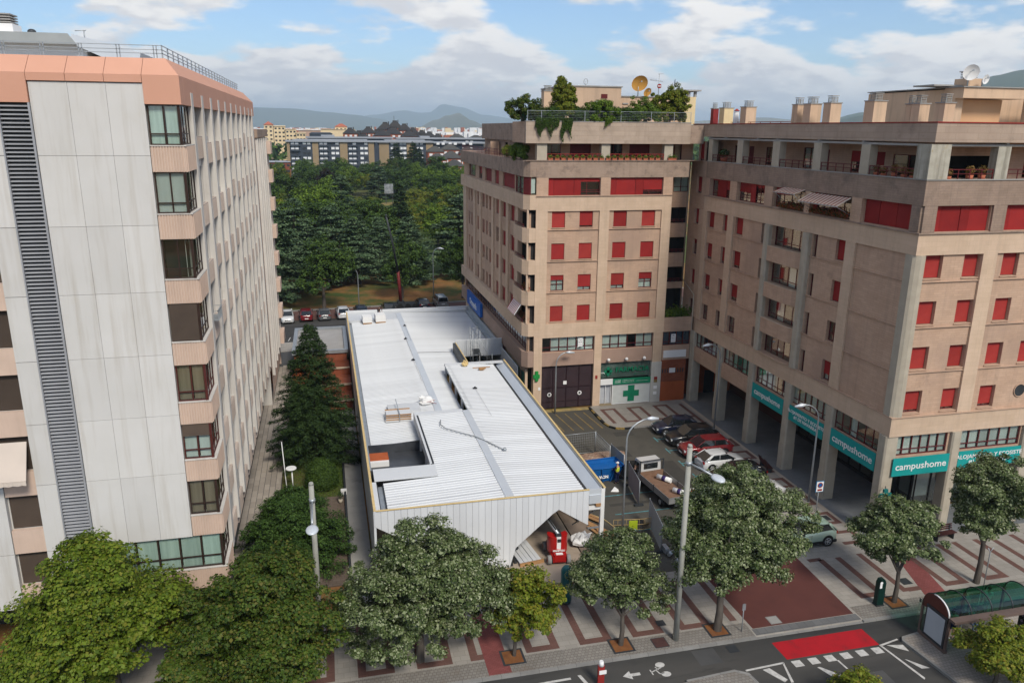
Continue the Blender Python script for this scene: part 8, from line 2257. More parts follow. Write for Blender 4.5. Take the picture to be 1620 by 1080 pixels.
    if vest:
        skin_obj('vest', [[(V(hip, ch, 0.0), (0.155*1.28, 0.115*1.3)), (V(hip, ch, 0.5), (0.14*1.3, 0.11*1.32)), (ch, (0.175*1.25, 0.12*1.3)), (V(ch, nk, 0.5), 0.11)]], vest, o)
    lc = []
    for i in (0, 1):
        c_ = [(V(hip, ch, 0.02), (0.155*1.08, 0.12)), (hj[i], 0.115), (V(hj[i], kn[i], 0.5), 0.10)]
        if shorts: c_.append((V(hj[i], kn[i], 0.85), 0.09))
        else: c_ += [(kn[i], 0.078), (V(kn[i], an[i], 0.5), 0.07), (V(kn[i], an[i], 0.92), 0.062)]
        lc.append(c_)
    skin_obj('trousers' if not shorts else 'shorts', lc, bottom, o)
    for i in (0, 1):
        b = MB(); b.ball((an[i][0], an[i][1]-0.07, 0.045), 0.075, 8, 6, sc=(0.65, 1.7, 0.62)); put(b.mesh('shoe', BLK if not shorts else WHITE), 'shoe', o, loc=(0, 0, 0))
    return o
def cloth(n, c): return pm(n, c, tuple(v*0.8 for v in c), 8, 0.9)
NAVY, HIVIS = cloth('navy_cloth', (0.012, 0.018, 0.06)), cloth('hi_vis_yellow', (0.55, 0.62, 0.05))
person('worker in yellow vest and white helmet standing between the blue skip and the fence', 21.35, 52.8, 0.012, R(200), NAVY, NAVY, BLK, 'work', helmet=WHITE, vest=HIVIS, s=1.03)
person('man in dark clothes at the open door of the flatbed truck', 22.65, 52.3, 0.012, R(-60), cloth('black_shirt', (0.02, 0.02, 0.022)), cloth('grey_cloth', (0.06, 0.065, 0.08)), BLK, 'work')
person('person in a brown top bending on the far part of the white roof', 5.95, 96.6, 4.02, R(20), cloth('brown_cloth', (0.10, 0.055, 0.04)), cloth('dark_cloth', (0.03, 0.03, 0.03)), BLK, 'bend')
person('person in a lilac shirt and dark shorts standing beside the poster case', 32.35, 30.35, 0.14, R(-20), cloth('lilac', (0.36, 0.30, 0.46)), NAVY, BLK, 'stand', shorts=True)
person('person in a blue patterned top sitting on the shelter seat', 34.0, 30.78, 0.14, R(0), cloth('blue_print', (0.15, 0.2, 0.3)), cloth('denim', (0.12, 0.16, 0.25)), cloth('light_hair', (0.3, 0.2, 0.1)), 'sit')
person('person in pale jeans standing under the right half of the bus shelter', 36.0, 31.75, 0.14, R(160), WHITE, cloth('pale_jeans', (0.30, 0.36, 0.42)), BLK, 'stand')
# ================================================================ trees
def crown_points(rx, ry, rz, K, n, lobes=5, seed=0, flat=0.35, cr=0.55, bottom=-0.75, jitter=0.12):
    rg = np.random.default_rng(seed)
    d = rg.normal(size=(K*2, 3)); d /= np.linalg.norm(d, axis=1, keepdims=True)
    d = d[d[:, 2] > bottom][:K]
    K = len(d)
    ph = rg.uniform(0, 6.28, (lobes, 3)); fr_ = rg.uniform(1.5, 4.0, (lobes, 3))
    lob = np.zeros(K)
    for i in range(lobes):
        lob += np.sin(d[:, 0]*fr_[i, 0]+ph[i, 0])*np.sin(d[:, 1]*fr_[i, 1]+ph[i, 1])*np.cos(d[:, 2]*fr_[i, 2]+ph[i, 2])
    rad = 1+jitter*lob+rg.normal(size=K)*0.05
    sh = np.where(rg.uniform(size=K) < 0.72, rg.uniform(0.82, 1.0, K), rg.uniform(0.35, 0.8, K))
    if lobes >= 5:
        nl = 9
        lc = rg.normal(size=(nl, 3)); lc /= np.linalg.norm(lc, axis=1, keepdims=True)
        lc[:, 2] = np.clip(lc[:, 2], bottom, 1.0); lc *= rg.uniform(0.38, 0.60, (nl, 1)); lc[0] = (0, 0, 0.5); lc[1] = (0, 0, 0)
        lr = rg.uniform(0.36, 0.52, nl); lr[1] = 0.55
        li = rg.choice(nl, K, p=lr**2/np.sum(lr**2))
        Cc = (lc[li]+d*(lr[li]*(rad*0.25+0.75)*sh)[:, None])*np.array([rx, ry, rz])*1.2
    else:
        Cc = d*(rad*sh)[:, None]*np.array([rx, ry, rz])
    ci = rg.integers(0, K, n)
    q = rg.normal(size=(n, 3)); q /= np.linalg.norm(q, axis=1, keepdims=True)
    q *= rg.uniform(0.45, 1.0, (n, 1))
    csz = cr*rg.uniform(0.6, 1.35, K)[ci][:, None]
    P = Cc[ci]+q*csz*np.array([1, 1, flat*1.6])
    up = np.array([0, 0, 1.0])
    Nn = q*0.7+up*0.75+d[ci]*0.35+rg.normal(size=(n, 3))*0.45
    return P, Nn, Cc
def limbs(m, base, cz, Cc, r0, n=9, seed=0, fork=0.45):
    rg = random.Random(seed)
    hb = base[2]
    top = cz
    fz = hb+(top-hb)*fork+0.2
    m.tube([(base[0], base[1], hb), (base[0]+0.05, base[1], hb+(fz-hb)*0.5), (base[0]+0.02, base[1]+0.03, fz)], [r0*1.25, r0, r0*0.85], 10, cap=False)
    idx = rg.sample(range(len(Cc)), min(n, len(Cc)))
    for i in idx:
        t = Cc[i]
        e = (t[0]*0.85, t[1]*0.85, cz+t[2]*0.8)
        s_ = (base[0]+0.02, base[1]+0.03, fz-0.1)
        mid = ((s_[0]+e[0])/2*0.9+s_[0]*0.05, (s_[1]+e[1])/2*0.9, (s_[2]+e[2])/2+0.2)
        m.tube([s_, mid, e], [r0*0.5, r0*0.3, r0*0.1], 6, cap=False)
def broad_tree(name, lab, x, y, cxy, cz, rx, ry, rz, kind, n, leaf, K, seed, r0=0.16, cr=0.55, bottom=-0.75, group=None, z=0.14, jitter=0.12, flat=0.35):
    o = thing(name, lab, 'tree', (x, y, z), 0, group)
    n, leaf = int(n*1.6), leaf*0.8
    P, Nn, Cc = crown_points(rx, ry, rz, K, n, 5, seed, flat, cr, bottom, jitter)
    off = np.array([cxy[0]-x, cxy[1]-y, cz-z])
    rg = np.random.default_rng(seed+5)
    me = quads(P+off, Nn, leaf*np.clip(rg.lognormal(-0.05, 0.35, n), 0.4, 1.9), 0.75, LF[kind], 'crown')
    put(me, 'crown', o, loc=(0, 0, 0))
    m = MB(); limbs(m, (0, 0, 0), cz-z, Cc+np.array([off[0], off[1], 0]), r0, 12, seed)
    put(m.mesh('trunk', BARK), 'trunk', o, loc=(0, 0, 0))
    return o
SG = 'street trees along the kerb'
broad_tree('street_tree', 'large bright green street tree at the lower left in front of the white tower', -10.8, 34.6, (-11.6, 34.2), 4.7, 3.7, 3.6, 3.9, 'green', 68000, 0.18, 560, 1, 0.2, 0.6, group=SG, jitter=0.2)
broad_tree('street_tree', 'dark green and rusty street tree at the foot of the white tower corner', -3.6, 34.6, (-3.75, 34.2), 3.4, 3.85, 3.6, 3.3, 'olive', 66000, 0.17, 560, 2, 0.2, 0.55, group=SG, jitter=0.13)
broad_tree('street_tree', 'largest silvery street tree covering the left part of the hall front', 3.6, 34.9, (3.7, 34.6), 3.6, 4.1, 3.9, 4.5, 'silver', 80000, 0.15, 640, 3, 0.2, 0.5, group=SG, jitter=0.13)
broad_tree('street_tree', 'small yellow green street tree below the hall opening', 8.5, 34.2, (9.45, 34.5), 2.85, 1.9, 1.85, 1.85, 'lime', 17000, 0.16, 150, 4, 0.09, 0.42, group=SG, jitter=0.18)
broad_tree('street_tree', 'round silvery street tree between the small yellow one and the tall grey mast', 14.35, 33.8, (14.85, 34.6), 3.75, 2.85, 2.6, 2.4, 'silver', 42000, 0.14, 320, 5, 0.12, 0.45, group=SG)
broad_tree('street_tree', 'big silvery green street tree just right of the tall grey mast', 20.1, 33.85, (21.5, 34.9), 4.95, 3.85, 3.5, 3.6, 'silver', 80000, 0.15, 620, 6, 0.2, 0.55, group=SG, jitter=0.2)
broad_tree('street_tree', 'slim silvery street tree beside the parking meter', 31.65, 33.95, (32.0, 34.7), 4.15, 2.75, 2.4, 1.65, 'silver', 32000, 0.155, 240, 7, 0.13, 0.45, group=SG, jitter=0.2)
broad_tree('street_tree', 'silvery street tree behind the bus shelter at the right frame edge', 38.1, 34.6, (39.1, 35.3), 5.6, 2.9, 2.8, 2.55, 'silver', 42000, 0.155, 340, 8, 0.16, 0.5, group=SG, jitter=0.2)
broad_tree('street_tree', 'yellow green tree in front of the bus shelter at the lower right corner', 31.6, 26.6, (31.9, 27.0), 1.75, 2.1, 1.8, 1.5, 'lime', 20000, 0.15, 160, 9, 0.1, 0.42, group=SG, jitter=0.2)
broad_tree('street_tree', 'top of a small yellow green tree peeping over the lower frame edge', 23.6, 25.9, (23.7, 26.2), 1.15, 1.75, 1.5, 1.25, 'lime', 9000, 0.15, 90, 10, 0.08, 0.4, group=SG, jitter=0.3)
broad_tree('street_tree', 'low rusty green tree between the two left street trees at the lower frame edge', -7.6, 33.6, (-7.4, 33.4), 1.8, 1.9, 1.5, 1.3, 'olive', 12000, 0.17, 100, 13, 0.09, 0.42, group=SG, jitter=0.2)

def conifer_mesh(h, r, n, seed, leaf=0.14, droop=0.25, tiers=26, per=12, power=0.8, z0=0.4, mat=None, aspect=0.35, wid=0.28, bulge=0.0):
    rg = np.random.default_rng(seed)
    Ps, Ns, Ds = [], [], []
    tot = tiers*per
    for t in range(tiers):
        q = t/tiers
        zt0 = z0+(h-z0)*(q**0.92)
        R_ = r*((1-q)**power)*(1+bulge*math.sin(math.pi*min(1, q*1.5)))
        for b_ in range(per):
            a = rg.uniform(0, 2*math.pi)
            zt = zt0+rg.uniform(-0.5, 0.5)*(h-z0)/tiers*1.3
            L_ = R_*rg.uniform(0.72, 1.10)+0.08
            k = max(8, int(n/tot*(L_/r)*1.9))
            s = np.sqrt(rg.uniform(0, 1, k))
            w = rg.normal(size=k)*wid*(0.35+0.75*(1-s))*min(1.0, L_)
            zz = zt - droop*L_*s**1.6 + 0.1*L_*np.maximum(0, s-0.75) + rg.normal(size=k)*0.07
            ca, sa = math.cos(a), math.sin(a)
            Ps.append(np.stack([ca*s*L_-sa*w, sa*s*L_+ca*w, zz], 1))
            Ns.append(np.stack([rg.normal(size=k)*0.4+0.2*ca, rg.normal(size=k)*0.4+0.2*sa, np.ones(k)], 1))
            Ds.append(np.stack([ca-sa*np.sign(w)*0.7, sa+ca*np.sign(w)*0.7, rg.normal(size=k)*0.3-0.15], 1))
    P, Nn, D = np.concatenate(Ps), np.concatenate(Ns), np.concatenate(Ds)
    return quads(P, Nn, leaf*rg.uniform(0.7, 1.3, len(P)), aspect, mat, 'crown', direc=D)
def trunk_mesh(h, r, mat=None):
    m = MB(); m.tube([(0, 0, 0), (0, 0, h*0.5), (0.02, 0, h*0.93)], [r, r*0.6, 0.02], 8); return m.mesh('trunk', mat or BARK)
o = thing('spruce', 'tall dark spruce in the garden between the white tower and the hall', 'tree', (-1.75, 62.0, 0.06))
put(conifer_mesh(11.9, 3.7, 64000, 21, 0.17, 0.20, 34, 18, 0.66, 0.9, LF['spruce'], 0.4, 0.32, 0.12), 'crown', o, loc=(0, 0, 0)); put(trunk_mesh(11.7, 0.2), 'trunk', o, loc=(0, 0, 0))
o = thing('spreading_conifer', 'broad low dark green conifer behind the left lamp mast', 'tree', (-3.0, 46.8, 0.05))
put(conifer_mesh(4.8, 3.75, 46000, 22, 0.16, 0.10, 22, 20, 0.42, 0.5, LF['yew'], 0.42, 0.36, 0.05), 'crown', o, loc=(0, 0, 0)); put(trunk_mesh(4.4, 0.16), 'trunk', o, loc=(0, 0, 0))
rg = np.random.default_rng(30)
d = rg.normal(size=(15000, 3)); d /= np.linalg.norm(d, axis=1, keepdims=True); d[:, 2] = np.abs(d[:, 2])*1.0-0.18*(rg.uniform(size=15000) < 0.4)
lump = 1+0.03*np.sin(d[:, 0]*9)*np.sin(d[:, 1]*8)+0.02*np.sin(d[:, 2]*17+d[:, 0]*5)
P = d*lump[:, None]*rg.uniform(0.86, 1.0, (15000, 1))*np.array([1.28, 1.28, 1.9])+np.array([0, 0, 0.55])
o = thing('round_bush', 'clipped round green bush on the garden lawn', 'bush', (-1.3, 57.0, 0.06))
put(quads(P, d+rg.normal(size=(15000, 3))*0.5, 0.10, 0.7, LF['dark'], 'foliage'), 'foliage', o, loc=(0, 0, 0))
b = MB(); b.tube([(0, 0, 0), (0, 0, 1.4)], 0.12, 8); put(b.mesh('stem', BARK), 'stem', o, loc=(0, 0, 0))
# lawn grass tufts near the bush
n = 26000
P = np.stack([rg.uniform(-4.3, 0.25, n), rg.uniform(55.3, 83.5, n), np.full(n, 0.085)], 1)
o = put(quads(P, np.stack([rg.normal(size=n), rg.normal(size=n), np.full(n, 0.35)], 1), 0.09, 0.35, LF['mid'], 'lawn_grass'), 'lawn_grass'); tag(o, 'short grass of the garden lawn', kind='stuff')

# plants on the pharmacy block roof terrace
def bushy(name, lab, x, y, z, rx, ry, rz, kind, n, leaf, seed, K=40, cr=0.3, cat='shrub', bottom=-0.7):
    n, K = int(n*1.9), int(K*1.8)
    o = thing(name, lab, cat, (x, y, z))
    P, Nn, Cc = crown_points(rx, ry, rz, K, n, 4, seed, 0.5, cr, bottom, 0.25)
    put(quads(P+np.array([0, 0, rz*0.8]), Nn, leaf, 0.7, LF[kind], 'foliage'), 'foliage', o, loc=(0, 0, 0))
    m = MB()
    for i in range(5): m.tube([(0.05*i-0.1, 0, 0), (Cc[i][0]*0.5, Cc[i][1]*0.5, rz*0.8+Cc[i][2]*0.4)], [0.05, 0.02], 5)
    put(m.mesh('stem', BARK), 'stem', o, loc=(0, 0, 0))
    return o
bushy('terrace_shrub', 'spreading olive green shrub at the left end of the roof terrace', 18.1, 71.6, 27.7, 1.65, 1.1, 1.2, 'olive', 6500, 0.15, 41, 60)
bushy('terrace_tree', 'tall cone shaped yellow green shrub, highest of the roof terrace plants', 21.9, 71.4, 27.9, 1.1, 0.95, 2.05, 'lime', 13000, 0.14, 42, 90, 0.28)
bushy('terrace_shrub', 'dense low grey green shrub under the tall cone shaped one', 20.6, 70.8, 27.6, 1.5, 0.6, 0.75, 'dark', 5000, 0.12, 43, 60)
bushy('terrace_shrub', 'dark low shrub right of the tall cone shaped one', 23.3, 70.9, 27.6, 0.8, 0.6, 0.75, 'dark', 3500, 0.12, 44, 40)
bushy('terrace_shrub', 'fresh green arching shrub spilling over the middle of the parapet', 25.3, 70.7, 27.6, 1.6, 0.9, 1.15, 'mid', 7500, 0.13, 45, 60)
bushy('terrace_shrub', 'low grey green shrub between the arching shrub and the right hand bushes', 28.2, 70.9, 27.6, 1.1, 0.6, 0.7, 'dark', 4500, 0.12, 46, 50)
bushy('terrace_shrub', 'rounded shrub with spiky top left of the right hand tree', 30.0, 71.2, 27.7, 1.6, 0.9, 1.2, 'mid', 5500, 0.13, 47, 60)
bushy('terrace_tree', 'large rounded yellow green tree at the right end of the roof terrace', 32.4, 71.3, 27.7, 1.6, 1.1, 1.8, 'lime', 14000, 0.14, 48, 90, 0.3)
bushy('terrace_shrub', 'low clipped hedge filling the middle of the roof terrace behind the arching shrub', 26.8, 71.8, 27.7, 3.2, 0.6, 0.75, 'dark', 9000, 0.13, 52, 150)
bushy('terrace_shrub', 'dense green bush on the lower side terrace beside the railing', 18.5, 73.6, 24.3, 0.9, 1.8, 0.75, 'mid', 6500, 0.14, 49, 60)
bushy('terrace_shrub', 'spiky plant on the lower side terrace near the steps', 18.3, 79.0, 24.3, 0.45, 0.6, 0.6, 'lime', 1200, 0.12, 50, 14)
for i, (x0, x1, zb, n) in enumerate(((18.7, 20.9, 26.2, 3600), (21.2, 22.2, 25.75, 2600), (25.3, 25.9, 27.2, 700))):
    u = rg.uniform(0, 1, n); x = rg.uniform(x0, x1, n); zl = zb+(27.9-zb)*(np.abs(np.sin(x*3.1))*0.6)
    z = 28.0-(28.0-zl)*u
    P = np.stack([x+0.1*np.sin(z*3), 69.8-0.12*u+rg.normal(size=n)*0.06, z], 1)
    o = put(quads(P, rg.normal(size=(n, 3))+np.array([0, -1, 0]), 0.13, 0.3, LF['dark'] if i < 2 else LF['mid'], 'hanging_plant', direc=np.stack([rg.normal(size=n)*0.3, np.zeros(n), -np.ones(n)], 1)), 'hanging_plant')
    tag(o, ['wide curtain of trailing plants hanging over the parapet left', 'narrow trailing plant hanging lowest over the parapet', 'short trailing tip of the arching shrub over the parapet'][i], 'hanging plant')

# ================================================================ park trees
def variant(kind, seed):
    def mk():
        if kind == 'cedar':
            h, r = 15.0, 6.2
            return (conifer_mesh(h, r, 15000, seed, 0.48, 0.10, 15, 9, 0.68, 1.6, LF['cedar'], 0.55, 0.85, 0.05), trunk_mesh(h, 0.45))
        if kind == 'fir':
            return (conifer_mesh(15, 4.2, 11000, seed, 0.48, 0.16, 22, 9, 0.8, 1.5, LF['spruce'], 0.5, 0.6), trunk_mesh(15, 0.4))
        rgk = np.random.default_rng(seed)
        P, Nn, Cc = crown_points(5.0, 5.0, 4.6, 120, 8500, 5, seed, 0.4, 1.0, -0.6, 0.16)
        me = quads(P+np.array([0, 0, 6.2]), Nn, 0.40*rgk.uniform(0.6, 1.3, 8500), 0.75, LF[kind], 'crown')
        m = MB(); limbs(m, (0, 0, 0), 6.2, Cc, 0.3, 5, seed)
        return (me, m.mesh('trunk', BARK))
    return cached(('var', kind, seed), mk)
LABK = {'cedar': 'blue green cedar with layered boughs', 'fir': 'dark pointed conifer', 'dark': 'dark green leafy tree', 'mid': 'mid green leafy tree', 'lime': 'yellow green leafy tree', 'purple': 'dark purple leaved tree', 'olive': 'olive brown leafy tree'}
usedlab = {}
def park_tree(x, y, s, kind, seed, sz=None, lab=None):
    r = x/y
    col = ('hard by the white tower' if r < -0.045 else 'right of the white tower' if r < -0.01 else 'left of the park lamp' if r < 0.02 else 'behind the hall ridge' if r < 0.06 else 'in line with the crane boom' if r < 0.09 else
           'right of the crane boom' if r < 0.12 else 'near the pharmacy block' if r < 0.15 else 'hard by the pharmacy block')
    dep = ('in the front row of the park' if y < 133 else 'in the second row of the park' if y < 150 else 'in the third row of the park' if y < 180 else 'in the near middle of the park' if y < 225 else 'before the park clearing' if y < 283 else
           'level with the park clearing' if y < 330 else 'in the far half of the park' if y < 385 else 'close to the slab block')
    l = lab or f'{LABK[kind]} {dep}, {col}'
    if len(l.split()) > 16: l = l.replace('with layered boughs ', '').replace(' of the park', '')
    g_ = None
    usedlab.setdefault(l, []).append(1)
    me, tm_ = variant(kind, seed)
    o = thing('cedar_tree' if kind == 'cedar' else 'fir_tree' if kind == 'fir' else 'park_tree', l, 'tree', (x, y, 0.02), random.uniform(0, 6.28), 'park trees')
    sz = sz or s
    o.scale = (s, s, sz)
    put(me, 'crown', o, loc=(0, 0, 0)); put(tm_, 'trunk', o, loc=(0, 0, 0))
    return o
front = [(-0.9, 118.6, 0.88, 'dark', 61, 1.0), (11.6, 125.5, 0.72, 'dark', 62, 0.92), (21.4, 124.0, 0.66, 'dark', 63, 0.92), (-7.8, 126.0, 0.98, 'cedar', 64, 1.03), (-3.0, 133.5, 0.85, 'cedar', 65, 0.78), (5.2, 139.0, 0.95, 'cedar', 66, 0.83),
         (14.2, 138.0, 0.88, 'cedar', 64, 0.82), (24.5, 145.0, 1.3, 'cedar', 65, 1.03), (9.8, 152, 0.8, 'cedar', 66, 0.7), (1.0, 153, 1.05, 'cedar', 65, 0.88), (-10.5, 143, 1.05, 'cedar', 66, 1.05), (-6.0, 156, 1.0, 'cedar', 64, 0.95),
         (31.5, 165, 0.9, 'mid', 71, 0.9), (15.5, 168, 0.7, 'mid', 72, 0.6), (6.5, 172, 0.7, 'olive', 74, 0.7),
         (15.0, 250, 0.6, 'lime', 76, 0.55), (10.5, 256, 0.5, 'lime', 77, 0.5), (29.0, 256, 0.85, 'lime', 76, 0.72), (33.5, 264, 0.8, 'lime', 77, 0.7), (24.5, 222, 0.6, 'mid', 71, 0.45), (20.5, 214, 0.62, 'dark', 61, 0.72), (13.0, 226, 0.55, 'mid', 73, 0.45), (18.5, 240, 0.5, 'lime', 76, 0.3), (25.0, 243, 0.6, 'lime', 77, 0.35), (10.0, 240, 0.6, 'mid', 71, 0.5), (27.5, 232, 0.75, 'mid', 73, 0.5), (28.5, 212, 0.9, 'dark', 62, 0.85), (16.0, 208, 0.7, 'mid', 72, 0.6), (10.0, 210, 0.7, 'olive', 75, 0.65)]
for i, (x, y, s, k, sd, sz) in enumerate(front): park_tree(x, y, s, k, sd, sz)
tr = random.Random(99)
yy = 174.0
while yy < 432:
    xx = -0.085*yy
    while xx < 0.205*yy:
        x, y = xx+tr.uniform(-2.5, 2.5), yy+tr.uniform(-4, 4)
        r = x/y
        skip = (0.035 < r < 0.125 and 204 < y < 304) or (-0.075 < r < -0.04 and 188 < y < 238)
        if not skip and tr.random() < 0.9:
            q = tr.random()
            kind = 'dark' if q < 0.40 else 'mid' if q < 0.66 else 'olive' if q < 0.74 else 'lime' if q < 0.84 else 'purple' if q < 0.88 else 'fir' if q < 0.93 else 'cedar'
            if y > 395: kind = 'dark' if q < 0.5 else 'mid'
            s = tr.uniform(0.85, 1.3)*(0.75 if (0.02 < r < 0.13 and 235 < y < 276) else 1.0)
            if kind in ('fir', 'cedar'): s *= 0.8
            if y > 375: s *= 0.8
            if kind == 'lime': s *= 0.85
            park_tree(x, y, s, kind, {'dark': (61, 62, 63), 'mid': (71, 72, 73), 'olive': (74, 75), 'lime': (76, 77), 'purple': (78,), 'fir': (79, 80), 'cedar': (64, 65, 66)}[kind][tr.randrange({'dark': 3, 'mid': 3, 'olive': 2, 'lime': 2, 'purple': 1, 'fir': 2, 'cedar': 3}[kind])], s*tr.uniform(0.85, 1.1))
        xx += tr.uniform(10, 14)
    yy += 11.5
for (x, y, s, l) in ((35.6, 395, 1.12, 'tall dark conifer in front of the slab block corner, left of the pair'), (43.0, 385, 1.15, 'tall dark conifer in front of the slab block, right of the pair'), (50.0, 420, 0.95, 'smaller dark conifer standing behind the tall pair')):
    park_tree(x, y, s*1.6, 'fir', 79, s*1.2, l)
bb = thing('park_billboard', 'grey square board standing in the park clearing', 'billboard', (23.5, 292, 0.03))
b = MB(); b.box(21.6, 24.8, 291.9, 292.1, 3.7, 7.2); b.build('board', pm('grey_board', (0.30, 0.32, 0.33), (0.14, 0.15, 0.16), 0.9, 0.6), bb)
b = MB(); b.box(22.0, 22.2, 292, 292.1, 0, 3.7); b.box(24.3, 24.5, 292, 292.1, 0, 3.7); b.build('post', METALD, bb)

# ================================================================ far buildings
TAN = pm('far_tan_brick', (0.30, 0.22, 0.13), (0.27, 0.20, 0.12), 0.3, 0.9)
SLATE = pm('far_dark_panel', (0.05, 0.06, 0.08), (0.04, 0.05, 0.065), 0.3, 0.8)
GREYR = pm('far_grey_roof', (0.30, 0.32, 0.35), (0.26, 0.28, 0.31), 0.1, 0.7)
CRB = pm('far_cream', (0.72, 0.58, 0.36), (0.66, 0.52, 0.32), 0.2, 0.9)
TILE = pm('far_red_tile', (0.40, 0.13, 0.08), (0.34, 0.11, 0.07), 0.3, 0.9)
BRK = pm('far_orange_brick', (0.36, 0.12, 0.065), (0.30, 0.10, 0.055), 0.2, 0.9)
BLR = pm('far_black_slate', (0.028, 0.028, 0.032), (0.045, 0.04, 0.035), 0.12, 0.8)
WWIN = pm('far_white_shutter', (0.74, 0.75, 0.75), (0.6, 0.61, 0.62), 0.4, 0.8)
DWIN = pm('far_dark_window', (0.04, 0.045, 0.05), (0.03, 0.033, 0.037), 0.4, 0.3)
sb = thing('slab_block', 'long slab block with tan piers, dark bays and white shuttered windows beyond the park', 'apartment building', (10, 456, 0))
b = MB(); b.box(-18.3, 28.4, 450, 462, 0, 19.2); b.box(30.5, 62, 455, 468, 0, 19.0); b.box(62, 92, 458, 470, 0, 18.6); b.box(28.4, 30.5, 452, 462, 0, 19.2); b.build('wall', SLATE, sb)
for (x0, x1) in ((-18.3, -16.8), (-4.9, -1.7), (9.8, 13.9), (25.3, 28.4)):
    b = MB(); b.box(x0, x1, 449.8, 449.99, 0, 19.2); b.build('pier', TAN, sb)
b = MB(); b.box(31.5, 37, 454.8, 454.99, 0, 19.0); b.box(47, 51, 454.8, 454.99, 0, 19); b.box(58, 62, 454.8, 454.99, 0, 19); b.build('pier', TAN, sb)
b = MB(); b.box(-19, 29.5, 448.8, 463, 19.2, 20.0); b.box(29.6, 62.5, 453.6, 469, 19.0, 19.9); b.box(62.6, 93, 456, 471, 18.6, 19.5); b.box(-15, 25, 453, 460, 20.01, 20.6); b.box(35, 58, 459, 466, 19.91, 20.5); b.build('roof', GREYR, sb)
wsh = MB().box(0, 1.75, -0.12, 0, 0, 1.3).mesh('window', WWIN)
wd = MB().box(0, 1.55, -0.12, 0, 0, 1.15).mesh('window', DWIN)
bal = MB().box(0, 5.2, -1.0, -0.15, 0, 0.9).mesh('balcony', SLATE)
def far_windows(par, xs, y, z0, n, dz, me=None):
    for k in range(n):
        for x in xs:
            put(me or (wsh if random.random() < 0.84 else wd), 'window', par, loc=Vector((x, y, z0+k*dz))-par.location)
for (x0, xb) in ((-16.8, 0), (-1.7, 0), (13.9, 0)):
    xs = [x0+0.7, x0+2.9, x0+6.9, x0+9.2]
    far_windows(sb, xs, 449.99, 2.0, 7, 2.65)
    for k in range(7):
        put(bal, 'balcony', sb, loc=Vector((x0+0.3, 449.99, 1.0+2.65*k))-sb.location)
far_windows(sb, [38, 40.2, 43, 45, 52, 54.5, 64, 67, 71, 74, 79, 83], 454.99, 2.0, 7, 2.65)
sb2 = thing('second_slab_block', 'second slab block whose grey roof shows just above the first one', 'apartment building', (40, 500, 0))
b = MB(); b.box(-8, 42, 495, 507, 0, 20.6); b.box(46, 105, 498, 510, 0, 20.4); b.build('wall', SLATE, sb2)
b = MB(); b.box(-9, 43, 493.8, 508, 20.6, 21.5); b.box(45, 106, 496.8, 511, 20.4, 21.3); b.box(0, 8, 498, 504, 21.5, 22.6); b.box(60, 66, 499, 505, 21.3, 22.3); b.build('roof', GREYR, sb2)
far_windows(sb2, [-5, -2.5, 0, 8, 11, 18, 21, 29, 32, 38, 50, 53, 62, 65, 74, 77, 88, 91], 494.99, 18.2, 1, 1)
def far_house(lab, x, y, w, d, h, rh, wm, rm, name='far_house', cat='building', win=None, hip=0.25, tower=None):
    o = thing(name, lab, cat, (x, y, 0))
    b = MB(); b.box(-w/2, w/2, -d/2, d/2, 0, h); put(b.mesh('wall', wm), 'wall', o, loc=(0, 0, 0))
    b = MB(); e = 0.6
    b.hexa([(-w/2-e, -d/2-e, h+0.02), (w/2+e, -d/2-e, h+0.02), (w/2+e, d/2+e, h+0.02), (-w/2-e, d/2+e, h+0.02), (-w*hip, -d*hip, h+rh), (w*hip, -d*hip, h+rh), (w*hip, d*hip, h+rh), (-w*hip, d*hip, h+rh)])
    put(b.mesh('roof', rm), 'roof', o, loc=(0, 0, 0))
    if win:
        nx_, nz_, me = win
        for i in range(nx_):
            for k in range(nz_):
                put(me, 'window', o, loc=(-w/2+w*(i+0.5)/nx_-0.7, -d/2-0.01, h-2.2-k*3))
    return o
far_house('cream tower with a small red pyramid roof, left of the cream blocks', -39, 650, 6.5, 8, 28.4, 2.6, CRB, TILE, win=(2, 5, wd), hip=0.02)
far_house('cream block right of the red roofed tower, highest of its flat roofs', -31.0, 652, 8.5, 10, 27.4, 0.5, CRB, CRB, win=(3, 5, wd), hip=0.45)
far_house('lower cream block with rows of dark windows', -22.5, 650, 8, 10, 25.0, 0.4, CRB, CRB, win=(3, 4, wd), hip=0.45)
far_house('lowest cream block stepping down behind the trees', -15.0, 648, 7, 10, 22.6, 0.4, CRB, CRB, win=(3, 3, wd), hip=0.45)
far_house('second cream building with a small red roof near the black roofed houses', 15.5, 640, 9, 9, 27.4, 2.4, CRB, TILE, win=(3, 1, wd), hip=0.12)
far_house('low cream wing of the second red roofed building', 13.0, 636, 26, 8, 25.4, 0.3, CRB, CRB, hip=0.45)
far_house('long pinkish hall roof behind the slab block', -1, 700, 34, 20, 24.2, 0.6, pm('far_pink', (0.45, 0.30, 0.22), (0.4, 0.27, 0.2), 0.2, 0.9), pm('far_pinkroof', (0.42, 0.33, 0.27), (0.38, 0.3, 0.25), 0.1, 0.9), hip=0.4)
far_house('dark flat hall in front of the long pinkish roof', 0, 600, 16, 12, 22.4, 1.0, SLATE, SLATE, hip=0.42)
far_house('low red brick school building between the tower and the slab block', -27.5, 455, 21, 14, 8.5, 0.4, BRICK, GREYR, name='brick_building', win=(9, 2, wd), hip=0.48)
